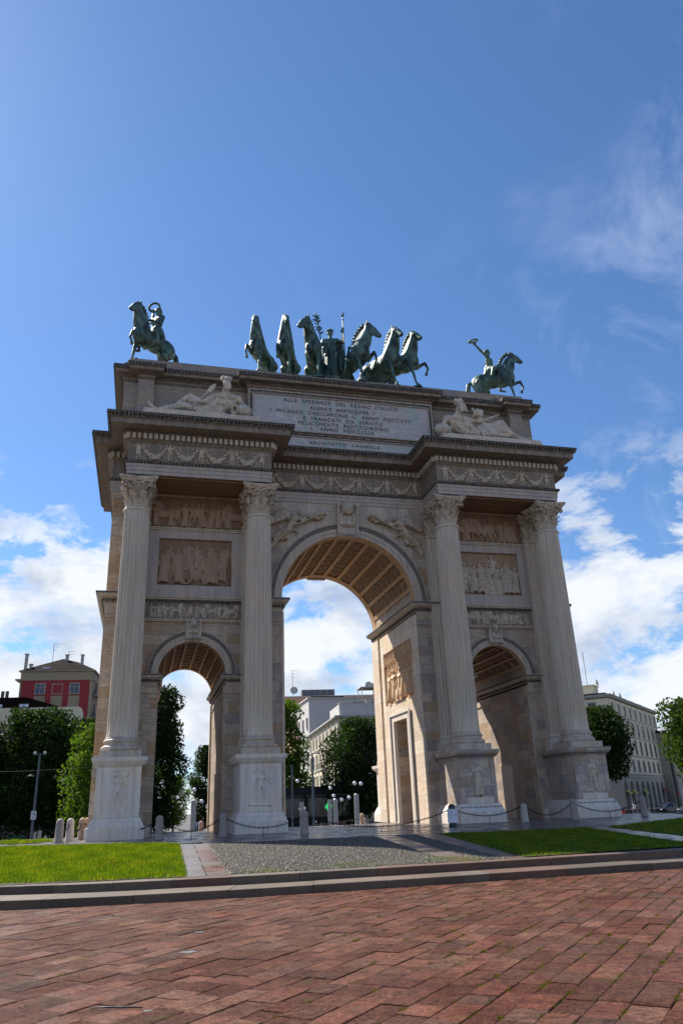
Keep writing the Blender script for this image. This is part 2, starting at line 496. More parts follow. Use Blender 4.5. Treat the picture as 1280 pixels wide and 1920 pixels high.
class MB:
    def __init__(s):
        s.v, s.f, s.rnd = [], [], []

    def add(s, vs, fs, rnd=None):
        o = len(s.v)
        s.v.extend([tuple(p) for p in vs])
        for f in fs:
            s.f.append(tuple(i + o for i in f))
            s.rnd.append(random.random() if rnd is None else rnd)

    def box(s, x0, x1, y0, y1, z0, z1, M=None, rnd=None, bev=0.0):
        if bev:
            b = bev
            vs = []
            for z, e in ((z0, 0), (z1 - b, 0), (z1, b)):
                vs += [(x0 + e, y0 + e, z), (x1 - e, y0 + e, z), (x1 - e, y1 - e, z), (x0 + e, y1 - e, z)]
            fs = [(3, 2, 1, 0), (8, 9, 10, 11)]
            for k in (0, 4):
                fs += [(k + i, k + (i + 1) % 4, k + 4 + (i + 1) % 4, k + 4 + i) for i in range(4)]
        else:
            vs = [(x0, y0, z0), (x1, y0, z0), (x1, y1, z0), (x0, y1, z0), (x0, y0, z1), (x1, y0, z1), (x1, y1, z1), (x0, y1, z1)]
            fs = [(3, 2, 1, 0), (4, 5, 6, 7), (0, 1, 5, 4), (1, 2, 6, 5), (2, 3, 7, 6), (3, 0, 4, 7)]
        if M is not None:
            vs = [M @ Vector(p) for p in vs]
        r = random.random() if rnd is None else rnd
        s.add(vs, fs, r)

    def prism(s, poly, lo, hi, axis='z'):
        """poly: list of 2-D points counter-clockwise; extruded along axis"""
        n = len(poly)
        if axis == 'z':
            f = lambda p, h: (p[0], p[1], h)
        elif axis == 'y':
            f = lambda p, h: (p[0], h, p[1])
        else:
            f = lambda p, h: (h, p[0], p[1])
        vs = [f(p, lo) for p in poly] + [f(p, hi) for p in poly]
        fs = [tuple(range(n))[::-1], tuple(range(n, 2 * n))] + [(i, (i + 1) % n, n + (i + 1) % n, n + i) for i in range(n)]
        s.add(vs, fs, random.random())

    def rings(s, rings, close=True, caps=(True, True)):
        o = len(s.v)
        n = len(rings[0])
        vs = [p for r in rings for p in r]
        fs = []
        for k in range(len(rings) - 1):
            for i in range(n if close else n - 1):
                j = (i + 1) % n
                fs.append((k * n + i, k * n + j, (k + 1) * n + j, (k + 1) * n + i))
        if caps[0]:
            fs.append(tuple(range(n))[::-1])
        if caps[1]:
            fs.append(tuple(range((len(rings) - 1) * n, len(rings) * n)))
        s.add(vs, fs)

    def lathe(s, prof, n=24, c=(0, 0, 0), M=None):
        rs = []
        for r, z in prof:
            ring = [Vector((c[0] + r * math.cos(2 * PI * i / n), c[1] + r * math.sin(2 * PI * i / n), c[2] + z)) for i in range(n)]
            if M is not None:
                ring = [M @ p for p in ring]
            rs.append(ring)
        s.rings(rs)

    def tube(s, pts, r, n=8):
        pts = [Vector(p) for p in pts]
        rr = r if isinstance(r, (list, tuple)) else [r] * len(pts)
        rs = []
        for i, p in enumerate(pts):
            d = (pts[min(i + 1, len(pts) - 1)] - pts[max(i - 1, 0)]).normalized()
            a = d.cross(Vector((0, 0, 1)))
            if a.length < 0.05:
                a = d.cross(Vector((1, 0, 0)))
            a.normalize()
            b = d.cross(a)
            rs.append([p + rr[i] * (a * math.cos(2 * PI * k / n) + b * math.sin(2 * PI * k / n)) for k in range(n)])
        s.rings(rs)

    def ball(s, c, r, n=8, m=5):
        rx, ry, rz = r if isinstance(r, tuple) else (r, r, r)
        rs = []
        for k in range(1, m):
            a = PI * k / m
            rs.append([(c[0] + rx * math.sin(a) * math.cos(2 * PI * i / n), c[1] + ry * math.sin(a) * math.sin(2 * PI * i / n),
                        c[2] - rz * math.cos(a)) for i in range(n)])
        s.rings(rs)

    def sweep(s, poly, prof, top=True, bot=True):
        """right-angled plan polygon (counter-clockwise) offset outwards by each profile step"""
        n = len(poly)
        rs = []
        for d, z in prof:
            ring = []
            for i in range(n):
                p, a, b = Vector(poly[i]), Vector(poly[i - 1]), Vector(poly[(i + 1) % n])
                e1, e2 = (p - a).normalized(), (b - p).normalized()
                n1, n2 = Vector((e1.y, -e1.x)), Vector((e2.y, -e2.x))
                q = p + (n1 + n2) * d if abs(e1.dot(e2)) < 0.5 else p + n1 * d
                ring.append((q.x, q.y, z))
            rs.append(ring)
        s.rings(rs, caps=(bot, top))

    def arc(s, cx, cz, r0, r1, y0, y1, n=40, a0=0.0, a1=PI):
        """half ring in the xz plane, extruded along y"""
        rs = []
        for i in range(n + 1):
            a = a0 + (a1 - a0) * i / n
            c, q = math.cos(a), math.sin(a)
            rs.append([(cx + r0 * c, y0, cz + r0 * q), (cx + r1 * c, y0, cz + r1 * q), (cx + r1 * c, y1, cz + r1 * q), (cx + r0 * c, y1, cz + r0 * q)])
        s.rings(rs)

    def mesh(s, me, M):
        vs = [M @ v.co for v in me.vertices]
        fs = [tuple(p.vertices) for p in me.polygons]
        if M.to_3x3().determinant() < 0:
            fs = [f[::-1] for f in fs]
        s.add(vs, fs, 0.5)

    def build(s, name, mat, parent=None, smooth=False, auto=False):
        me = bpy.data.meshes.new(name)
        me.from_pydata(s.v, [], s.f)
        a = me.attributes.new('rnd', 'FLOAT', 'FACE')
        a.data.foreach_set('value', s.rnd)
        bm = bmesh.new()
        bm.from_mesh(me)
        bmesh.ops.recalc_face_normals(bm, faces=bm.faces)
        bm.to_mesh(me)
        bm.free()
        me.materials.append(mat)
        if smooth:
            me.polygons.foreach_set('use_smooth', [True] * len(me.polygons))
            if auto:
                me.set_sharp_from_angle(angle=rad(38))
        o = bpy.data.objects.new(name, me)
        COL.objects.link(o)
        if parent is not None:
            o.parent = parent
        return o


def tag(o, label=None, cat=None, group=None, kind=None):
    if label:
        o['label'] = label
    if cat:
        o['category'] = cat
    if group:
        o['group'] = group
    if kind:
        o['kind'] = kind
    return o


def empty(name, loc=(0, 0, 0), rz=0.0):
    o = bpy.data.objects.new(name, None)
    COL.objects.link(o)
    o.location = loc
    o.rotation_euler = (0, 0, rz)
    return o


def kids(o):
    return [c for c in list(COL.objects) if c.parent == o]


def copy_tree(o, parent=None):
    c = o.copy()
    COL.objects.link(c)
    c.parent = parent
    for ch in kids(o):
        copy_tree(ch, c)
    return c


def raw_mesh(name, co, faces_flat, nper, rnd, mat, parent=None, kind=None):
    """fast mesh from numpy arrays; every face has nper corners"""
    me = bpy.data.meshes.new(name)
    nf = len(faces_flat) // nper
    me.vertices.add(len(co))
    me.vertices.foreach_set('co', np.asarray(co, np.float32).ravel())
    me.loops.add(nf * nper)
    me.loops.foreach_set('vertex_index', np.asarray(faces_flat, np.int32))
    me.polygons.add(nf)
    me.polygons.foreach_set('loop_start', np.arange(nf, dtype=np.int32) * nper)
    me.polygons.foreach_set('loop_total', np.full(nf, nper, np.int32))
    a = me.attributes.new('rnd', 'FLOAT', 'FACE')
    a.data.foreach_set('value', np.asarray(rnd, np.float32))
    me.update()
    me.materials.append(mat)
    o = bpy.data.objects.new(name, me)
    COL.objects.link(o)
    if parent is not None:
        o.parent = parent
    return o


# ---- sculpting: tapered capsules and ellipsoids fused into one skin by a voxel remesh
def cap(p0, r0, p1, r1=None):
    return ('c', Vector(p0), r0, Vector(p1), r0 if r1 is None else r1)


def ell(c, r, rot=(0, 0, 0)):
    return ('e', Vector(c), r, rot)


def xf(segs, M):
    out = []
    sc = M.to_scale()[0]
    for s in segs:
        if s[0] == 'c':
            out.append(('c', M @ s[1], s[2] * sc, M @ s[3], s[4] * sc))
        else:
            q = (M.to_quaternion() @ __import__('mathutils').Euler(s[3]).to_quaternion()).to_euler()
            out.append(('e', M @ s[1], tuple(k * sc for k in s[2]), tuple(q)))
    return out


def blob(segs, vox, smooth=3, fac=0.5):
    mb = MB()
    for s in segs:
        if s[0] == 'c':
            _, a, ra, b, rb = s
            d = b - a
            L = d.length
            d = d / L if L > 1e-6 else Vector((0, 0, 1))
            u = d.cross(Vector((0, 0, 1)))
            if u.length < 0.1:
                u = d.cross(Vector((1, 0, 0)))
            u.normalize()
            w = d.cross(u)
            rs = []
            for h in (-80, -45, 0):
                rs.append((a + d * ra * math.sin(rad(h)), ra * math.cos(rad(h))))
            for h in (0, 45, 80):
                rs.append((b + d * rb * math.sin(rad(h)), rb * math.cos(rad(h))))
            mb.rings([[c + r * (u * math.cos(2 * PI * k / 10) + w * math.sin(2 * PI * k / 10)) for k in range(10)] for c, r in rs])
        else:
            _, c, r, rot = s
            R = __import__('mathutils').Euler(rot).to_matrix()
            rs = []
            for k in range(8):
                a = PI * (k + 0.35) / 7.7
                rs.append([c + R @ Vector((r[0] * math.sin(a) * math.cos(2 * PI * i / 14), r[1] * math.sin(a) * math.sin(2 * PI * i / 14),
                                           -r[2] * math.cos(a))) for i in range(14)])
            mb.rings(rs)
    me = bpy.data.meshes.new('sculpt')
    me.from_pydata(mb.v, [], mb.f)
    bm = bmesh.new()
    bm.from_mesh(me)
    bmesh.ops.recalc_face_normals(bm, faces=bm.faces)
    bm.to_mesh(me)
    bm.free()
    o = bpy.data.objects.new('sculpt', me)
    COL.objects.link(o)
    m = o.modifiers.new('r', 'REMESH')
    m.mode = 'VOXEL'
    m.voxel_size = vox
    m.use_smooth_shade = True
    if smooth:
        m = o.modifiers.new('s', 'SMOOTH')
        m.factor = fac
        m.iterations = smooth
    dg = bpy.context.evaluated_depsgraph_get()
    out = bpy.data.meshes.new_from_object(o.evaluated_get(dg))
    bpy.data.objects.remove(o)
    bpy.data.meshes.remove(me)
    return out


def put(me, name, mat, parent=None, M=None):
    me.name = name
    me.materials.clear()
    me.materials.append(mat)
    me.polygons.foreach_set('use_smooth', [True] * len(me.polygons))
    o = bpy.data.objects.new(name, me)
    COL.objects.link(o)
    if parent is not None:
        o.parent = parent
    if M is not None:
        o.matrix_local = M
    return o
# ------------------------------------------------------------------ figures (a person faces -Y, a horse faces +X)
HJ = dict(head=(0, -.02, 1.66), neck=(0, 0, 1.48), chest=(0, 0, 1.30), waist=(0, 0, 1.08), pelvis=(0, 0, .95),
          sl=(-.19, 0, 1.41), sr=(.19, 0, 1.41), el=(-.27, .02, 1.13), er=(.27, .02, 1.13), wl=(-.27, -.08, .88), wr=(.27, -.08, .88),
          hl=(-.095, 0, .92), hr=(.095, 0, .92), kl=(-.11, -.03, .50), kr=(.11, -.03, .50), al=(-.11, .01, .08), ar=(.11, .01, .08),
          tl=(-.13, -.15, .03), tr=(.13, -.15, .03))


def hand(w, e, size=1.0, curl=0.25, side=1):
    """palm, four unequal bent fingers and a thumb that leaves the side of the palm"""
    w, e = Vector(w), Vector(e)
    d = (w - e).normalized()
    a = d.cross(Vector((0, 0, 1)))
    if a.length < .2:
        a = d.cross(Vector((0, 1, 0)))
    a.normalize()
    b = d.cross(a)
    out = [cap(w, .03 * size, w + d * .075 * size, .036 * size)]
    for k, L in enumerate((.06, .075, .07, .052)):
        r = w + d * .075 * size + a * (k - 1.5) * .021 * size
        m = r + d * L * .6 * size + b * curl * .02 * size
        t = m + (d * (1 - curl) + b * curl).normalized() * L * .6 * size
        out += [cap(r, .0115 * size, m, .0105 * size), cap(m, .0105 * size, t, .009 * size)]
    r = w + d * .02 * size + a * .03 * size * side
    m = r + (d + a * side).normalized() * .045 * size
    out += [cap(r, .015 * size, m, .012 * size), cap(m, .012 * size, m + d * .035 * size, .01 * size)]
    return out


def human(J=None, hands=True, robe=0, face=True, muscle=1.0, female=False, headdir=(0, -1, 0), hs=1.0):
    j = dict(HJ)
    j.update(J or {})
    V = {k: Vector(v) for k, v in j.items()}
    m = muscle
    S_ = []
    up = (V['head'] - V['neck']).normalized()
    hd = Vector(headdir).normalized()
    h = V['head']
    S_ += [ell(h + up * .02, (.078, .095, .115), (0, 0, math.atan2(-hd.x, -hd.y) * -1)), cap(V['neck'], .058 * m, h - up * .06, .05 * m)]
    S_ += [cap(h - up * .05 + hd * .035, .05, h - up * .075 + hd * .055, .035)]
    if face:
        side = up.cross(hd)
        S_ += [cap(h + hd * .088 + up * .03, .012, h + hd * .112 - up * .012, .017),
               cap(h + hd * .08 + up * .04 - side * .04, .014, h + hd * .08 + up * .04 + side * .04, .014),
               cap(h + hd * .088 - up * .045 - side * .02, .011, h + hd * .088 - up * .045 + side * .02, .011),
               ell(h + side * .08, (.018, .025, .03)), ell(h - side * .08, (.018, .025, .03))]
    cw = .11 if not female else .095
    S_ += [cap(V['sl'], .075 * m, V['sr'], .075 * m), cap(V['neck'] - up * .03, .075, V['chest'], .12 * m),
           cap((V['sl'] + V['chest']) / 2, cw * m, V['waist'] + (V['sl'] - V['sr']) * .14, .10 * m),
           cap((V['sr'] + V['chest']) / 2, cw * m, V['waist'] + (V['sr'] - V['sl']) * .14, .10 * m),
           cap(V['waist'], .115 * m, V['pelvis'], .13), cap(V['hl'], .105, V['hr'], .105)]
    # chest muscles or breasts
    t = V['sr'] - V['sl']
    nrm = t.cross(V['chest'] - V['neck'])
    nrm = nrm.normalized() if nrm.length > 1e-4 else Vector((0, -1, 0))
    if nrm.y > 0:
        nrm = -nrm
    for q in (-1, 1):
        S_.append(ell(V['chest'] + t * .24 * q + nrm * .09, (.085, .05, .07)))
    for a, b, c in (('sl', 'el', 'wl'), ('sr', 'er', 'wr')):
        S_ += [cap(V[a], .062 * m, V[a].lerp(V[b], .5), .053 * m), cap(V[a].lerp(V[b], .5), .053 * m, V[b], .041 * m),
               cap(V[b], .042 * m, V[b].lerp(V[c], .3), .044 * m), cap(V[b].lerp(V[c], .3), .044 * m, V[c], .027 * m)]
        if hands:
            S_ += hand(V[c], V[b], 1.05 * hs, .35, 1 if a == 'sr' else -1)
        else:
            S_.append(ell(V[c] + (V[c] - V[b]).normalized() * .05, (.035, .035, .045)))
    for a, b, c, d in (('hl', 'kl', 'al', 'tl'), ('hr', 'kr', 'ar', 'tr')):
        S_ += [cap(V[a], .095 * m, V[a].lerp(V[b], .55), .078 * m), cap(V[a].lerp(V[b], .55), .078 * m, V[b], .056 * m),
               cap(V[b], .056 * m, V[b].lerp(V[c], .3), .058 * m), cap(V[b].lerp(V[c], .3), .058 * m, V[c], .036 * m),
               cap(V[c], .04, V[d], .033), cap(V[d], .033, V[d] + (V[d] - V[c]).normalized() * .05, .022)]
    if robe:
        # a long garment hanging in folds from the waist
        lo = .12
        for k in range(11):
            a = 2 * PI * k / 11
            b0 = V['pelvis'] + Vector((.11 * math.cos(a), .09 * math.sin(a), .05))
            b1 = Vector((V['pelvis'].x + .21 * math.cos(a + .15), V['pelvis'].y + .17 * math.sin(a + .15), lo))
            S_.append(cap(b0, .05, b1, .045))
        S_.append(cap(V['pelvis'], .13, (V['pelvis'].x, V['pelvis'].y, .25), .14))
        if robe > 1:
            S_ += [cap(V['sl'] + Vector((0, 0, .05)), .05, V['hr'] + Vector((.03, -.06, 0)), .045),
                   cap(V['sl'] + Vector((-.03, .05, .02)), .055, V['hl'] + Vector((-.07, .04, -.3)), .05),
                   cap(V['sl'] + Vector((.04, -.06, .0)), .04, V['hr'] + Vector((.0, -.10, -.1)), .04)]
    return S_


def hair_cap(J=None, long=False, headdir=(0, -1, 0)):
    j = dict(HJ)
    j.update(J or {})
    h, n = Vector(j['head']), Vector(j['neck'])
    up = (h - n).normalized()
    hd = Vector(headdir).normalized()
    sd = up.cross(hd)
    out = [ell(h + up * .055 - hd * .02, (.088, .10, .085)), ell(h - hd * .06 + up * .01, (.08, .06, .10))]
    for k in range(9):
        a = PI * (k / 8 - .5)
        out.append(ell(h + up * .075 + hd * .06 * math.cos(a) + sd * .085 * math.sin(a), (.028, .028, .028)))
    if long:
        out += [cap(h - hd * .08, .05, n - hd * .08, .035), ell(h - hd * .12 + up * .03, (.045, .045, .045))]
    return out


def horse(lift='l', pitch=0.0, turn=0.0, nod=0.0, spread=0.0, low=0):
    """segments of skin, mane, tail. pitch raises the forehand about the hips, turn swings neck and head (left +)"""
    P0 = Vector((-.55, 0, 1.05))
    R = Matrix.Translation(P0) @ Matrix.Rotation(-pitch, 4, 'Y') @ Matrix.Translation(-P0)
    body = [ell((.42, 0, 1.26), (.44, .27, .37), (0, .15, 0)), ell((0, 0, 1.22), (.55, .29, .33)), ell((-.52, 0, 1.29), (.42, .30, .37)),
            ell((.62, 0, 1.22), (.27, .28, .34)), ell((.35, 0, 1.2), (.4, .31, .38)), cap((.45, 0, 1.45), .17, (-.5, 0, 1.47), .19),
            ell((-.62, .14, 1.2), (.27, .16, .34)), ell((-.62, -.14, 1.2), (.27, .16, .34)),
            ell((.55, .15, 1.15), (.17, .11, .26), (0, -.3, 0)), ell((.55, -.15, 1.15), (.17, .11, .26), (0, -.3, 0))]
    front = []
    for s in (1, -1):
        up_ = (s == 1 and lift == 'l') or (s == -1 and lift == 'r')
        y = .16 * s
        if up_:
            front += [cap((.58, y, 1.1), .125, (.68, y, .93), .09), cap((.68, y, .93), .085, (1.04, y * 1.05, .99), .06),
                      cap((1.04, y * 1.05, .99), .063, (1.12, y * 1.05, .70), .04), cap((1.12, y * 1.05, .70), .045, (1.03, y * 1.05, .55), .038),
                      cap((1.03, y * 1.05, .55), .05, (1.0, y * 1.05, .48), .062)]
        else:
            k = Matrix.Identity(4)
            zz = -.0
            front += [cap((.58, y, 1.1), .125, (.60, y, .86), .085), cap((.60, y, .86), .08, (.64, y, .50), .055),
                      cap((.64, y, .50), .06, (.66, y, .14), .038), cap((.66, y, .14), .045, (.70, y, .06), .045),
                      cap((.70, y, .06), .058, (.71, y, .02), .066)]
    # neck and head, swung about the withers
    N0 = Vector((.55, 0, 1.4))
    T = R @ Matrix.Translation(N0) @ Matrix.Rotation(turn * .5, 4, 'Z') @ Matrix.Rotation(-nod, 4, 'Y') @ Matrix.Translation(-N0)
    N1 = Vector((.92, 0, 2.14))
    T2 = T @ Matrix.Translation(N1) @ Matrix.Rotation(turn * .5, 4, 'Z') @ Matrix.Translation(-N1)
    neck = [cap((.52, 0, 1.33), .31, (.74, 0, 1.66), .24), cap((.74, 0, 1.66), .24, (.90, 0, 2.02), .165), cap((.40, 0, 1.52), .19, (.78, 0, 2.06), .12),
            cap((.90, 0, 2.02), .165, (.93, 0, 2.20), .135)]
    head = [cap((.92, 0, 2.24), .135, (1.12, 0, 2.07), .105), cap((1.12, 0, 2.07), .10, (1.26, 0, 1.86), .075), ell((1.28, 0, 1.82), (.08, .07, .08)),
            ell((1.00, 0, 2.09), (.135, .10, .13)), cap((1.04, 0, 1.98), .07, (1.20, 0, 1.80), .048),
            cap((.90, .07, 2.34), .038, (.91, .09, 2.48), .014), cap((.90, -.07, 2.34), .038, (.91, -.09, 2.48), .014),
            ell((1.06, .105, 2.17), (.038, .025, .028)), ell((1.06, -.105, 2.17), (.038, .025, .028)),
            ell((1.32, .05, 1.85), (.028, .022, .028)), ell((1.32, -.05, 1.85), (.028, .022, .028))]
    mane = []
    for k in range(15):
        f = k / 14
        p = Vector((.34, 0, 1.66)).lerp(Vector((.80, 0, 2.34)), f) + Vector((-.07 * math.sin(PI * f), 0, .07 * math.sin(PI * f)))
        mane.append(cap(p, .06, p + Vector((-.08, (.035 if k % 2 else -.035), .04)), .035))
    mane.append(cap((.88, 0, 2.38), .05, (1.02, 0, 2.32), .035))
    hind = []
    for s in (1, -1):
        y = .17 * s
        o = spread * s
        hind += [cap((-.60, y, 1.2), .22, (-.45 + o, y * 1.05, .88), .13), cap((-.45 + o, y * 1.05, .88), .125, (-.78 + o, y, .55), .06),
                 cap((-.78 + o, y, .55), .065, (-.73 + o, y, .16), .042), cap((-.73 + o, y, .16), .048, (-.68 + o, y, .07), .048),
                 cap((-.68 + o, y, .07), .06, (-.67 + o, y, .02), .068)]
    tail = [cap((-.88, 0, 1.42), .06, (-1.05, 0, 1.30), .09), cap((-1.05, 0, 1.30), .10, (-1.14, .02, .95), .11), cap((-1.14, .02, .95), .11, (-1.10, .0, .5), .05)]
    if pitch > .02:
        tail = xf(tail, R)
    return xf(body, R) + xf(front, R) + xf(neck, T) + xf(head, T2) + hind, xf(mane, T), tail, R


def leafstrip(mb, M, w, h, curl, n=6, lob=True):
    """an acanthus leaf: strip rising along +Z, curling outward (-Y) at the tip"""
    rs = []
    for k in range(n + 1):
        f = k / n
        z = h * (f if f < .8 else .8 + (f - .8) * .5)
        y = -curl * (f ** 2.2)
        if f > .9:
            z -= h * .10
        ww = w * (0.75 + .35 * math.sin(PI * f * 1.1)) * (1 if f < .85 else .7)
        if lob and k % 2:
            ww *= .78
        rs.append([M @ Vector((-ww / 2, y + .03, z)), M @ Vector((-ww / 4, y, z)), M @ Vector((0, y - .025, z)), M @ Vector((ww / 4, y, z)),
                   M @ Vector((ww / 2, y + .03, z)), M @ Vector((0, y + .06, z))])
    mb.rings(rs)


def capital(sy=1.0):
    """Corinthian: bell, two rows of leaves, corner volutes, hollow-sided abacus; z 0..1.40"""
    mb = MB()
    mb.lathe([(.50, 0), (.50, .25), (.49, .7), (.55, 1.0), (.66, 1.14), (.66, 1.16)], 20)
    for k in range(8):
        a = 2 * PI * k / 8
        leafstrip(mb, Matrix.Rotation(a, 4, 'Z') @ Matrix.Translation((0, -.50, .03)), .36, .52, .20)
        b = a + PI / 8
        leafstrip(mb, Matrix.Rotation(b, 4, 'Z') @ Matrix.Translation((0, -.50, .18)), .34, .74, .28)
    for k in range(4):
        a = PI / 4 + k * PI / 2
        Mx = Matrix.Rotation(a, 4, 'Z')
        for s in (-1, 1):
            pts, rr = [], []
            for i in range(12):
                f = i / 11
                if f < .45:
                    g = f / .45
                    p = Vector((s * (.20 - .12 * g), -.46 - .36 * g ** 1.6, .62 + .50 * g))
                else:
                    g = (f - .45) / .55 * 1.6 * PI
                    r_ = .11 * (1 - .5 * (f - .45) / .55)
                    p = Vector((s * .075, -.80 + -.03 + r_ * -math.sin(g) * 1.0, 1.02 + r_ * math.cos(g)))
                pts.append(Mx @ p)
                rr.append(.055)
            mb.tube(pts, rr, 5)
        mb.ball(Mx @ Vector((0, -.82, 1.02)), .07, 6, 4)
    for k in range(4):
        Mx = Matrix.Rotation(k * PI / 2, 4, 'Z')
        mb.ball(Mx @ Vector((0, -.62, 1.28)), (.12, .10, .12), 8, 5)
        for s in (-1, 1):
            mb.tube([Mx @ Vector((s * .05, -.52, .72)), Mx @ Vector((s * .12, -.60, .98)), Mx @ Vector((s * .17, -.62, 1.08)),
                     Mx @ Vector((s * .10, -.63, 1.12)), Mx @ Vector((s * .07, -.62, 1.05))], [.03, .035, .04, .035, .02], 5)
    # abacus
    def aba(half, dip, z):
        ring = []
        for k in range(4):
            Mx = Matrix.Rotation(k * PI / 2, 4, 'Z')
            for i in range(8):
                f = i / 7
                x = -half + .05 + (2 * half - .1) * f
                y = -half + dip * math.sin(PI * f)
                ring.append(Mx @ Vector((x, y, z)))
        return ring
    mb.rings([aba(.72, .10, 1.16), aba(.76, .12, 1.22), aba(.78, .12, 1.25), aba(.84, .13, 1.31), aba(.84, .13, 1.40)])
    if sy != 1.0:
        mb.v = [(x, y * sy, z) for x, y, z in mb.v]
    return mb


def shaft_mb(r0, r1, z0, z1, n=20):
    mb = MB()
    rs = []
    for k in range(15):
        f = k / 14
        z = z0 + (z1 - z0) * f
        r = r0 + (r1 - r0) * (f ** 1.6)
        fl = 0.0 if k in (0, 14) else 1.0
        ring = []
        for i in range(n * 6):
            a = 2 * PI * i / (n * 6)
            u = (i % 6) / 6.0
            d = 0 if u < .2 else math.sin(PI * (u - .167) / .833)
            rr = r * (1 - .17 * fl * max(0, d) ** .55)
            ring.append((rr * math.cos(a), rr * math.sin(a), z))
        rs.append(ring)
        if k == 0:
            rs.append([(p[0], p[1], z + .12) for p in ring])
        if k == 13:
            pass
    mb.rings(rs)
    return mb


# ------------------------------------------------------------------ the arch
ARCH = empty('triumphal_arch', (0, 6.3, 0))
tag(ARCH, 'huge marble triumphal arch with three vaulted openings and an inscribed attic', 'triumphal arch')


class A(MB):
    def go(s, name, mat, parent=ARCH, **k):
        o = s.build(name, mat, None, **k)
        if parent is ARCH:
            o.parent = ARCH
            o.matrix_parent_inverse = Matrix.Translation((0, -6.3, 0))
        else:
            o.parent = parent
            o.matrix_parent_inverse = parent.matrix_basis.inverted() if False else Matrix.Identity(4)
        return o


YF, YB = 2.65, 9.95
XA, XB = 10.10, 4.65
R1, ZS1 = 3.32, 10.06
R2, XS, ZS2 = 1.475, 7.355, 6.52
ZT = 15.05


def mir(o, name=None):
    """copy of a part turned half round the arch's middle: the rear face repeats the front"""
    c = o.copy()
    COL.objects.link(c)
    c.parent = ARCH
    c.matrix_parent_inverse = Matrix.Identity(4)
    c.matrix_basis = Matrix.Rotation(PI, 4, 'Z') @ Matrix.Translation((0, -6.3, 0))
    return c


def flipx(o):
    c = o.copy()
    COL.objects.link(c)
    c.parent = ARCH
    c.matrix_parent_inverse = Matrix.Identity(4)
    c.matrix_basis = Matrix.Scale(-1, 4, (1, 0, 0)) @ Matrix.Translation((0, -6.3, 0))
    return c


# piers: outer pair warm-streaked, inner pair grey, with a doorway recess cut in each inner reveal
for s in (-1, 1):
    m = A()
    a, b = sorted((s * 11.25, s * (XS + R2)))
    m.box(a, b, YF, YB, 0, ZT)
    m.go('pier', M_ASHW if s < 0 else M_ASH)
    m = A()
    a, b = sorted((s * (XS - R2), s * R1))
    c, d = (a + .9, b) if s > 0 else (a, b - .9)
    nx0, nx1 = (c, b) if s > 0 else (a, d)
    m.box(a, b, YF, 4.60, 0, ZT)
    m.box(a, b, 6.75, YB, 0, ZT)
    m.box(a, b, 4.60, 6.75, 4.80, ZT)
    if s > 0:
        m.box(R1 + .75, b, 4.60, 6.75, 0, 4.80)
    else:
        m.box(a, -R1 - .75, 4.60, 6.75, 0, 4.80)
    m.go('pier', M_ASH)
    # outer foot course
    m = A()
    a, b = sorted((s * 11.36, s * (XS + R2 + .03)))
    m.box(a, b, YF - .06, YB + .06, 0, .42)
    m.go('foot_course', M_PED)


def wall_arch(cx, zs, r, zt):
    """block over an opening, cut below by a half circle"""
    n = 40
    m = A()
    poly = [(cx - R_, zs) for R_ in ()]
    w = {R1: R1, R2: R2}.get(r, r)
    pts = [(cx + (r + .2) * math.cos(PI * i / n), zs + (r + .2) * math.sin(PI * i / n)) for i in range(n + 1)]
    # build as vertical slices so every face stays simple
    for i in range(n):
        (xa, za), (xb, zb) = pts[i], pts[i + 1]
        xa_, xb_ = max(min(xa, cx + w), cx - w), max(min(xb, cx + w), cx - w)
        if abs(xa_ - xb_) < 1e-5:
            continue
        if xa_ != xa:
            za = zs + math.sqrt(max(0, (r + .2) ** 2 - w * w))
        if xb_ != xb:
            zb = zs + math.sqrt(max(0, (r + .2) ** 2 - w * w))
        xa, xb = xa_, xb_
        m.add([(xa, YF, za), (xb, YF, zb), (xb, YF, zt), (xa, YF, zt), (xa, YB, za), (xb, YB, zb), (xb, YB, zt), (xa, YB, zt)],
              [(0, 1, 2, 3), (7, 6, 5, 4), (0, 4, 5, 1), (2, 6, 7, 3)])
    return m


wall_arch(0, ZS1, R1, ZT).go('arch_wall', M_STONE)
for s in (-1, 1):
    wall_arch(s * XS, ZS2, R2, ZT).go('arch_wall', M_ASHW if s < 0 else M_ASH)


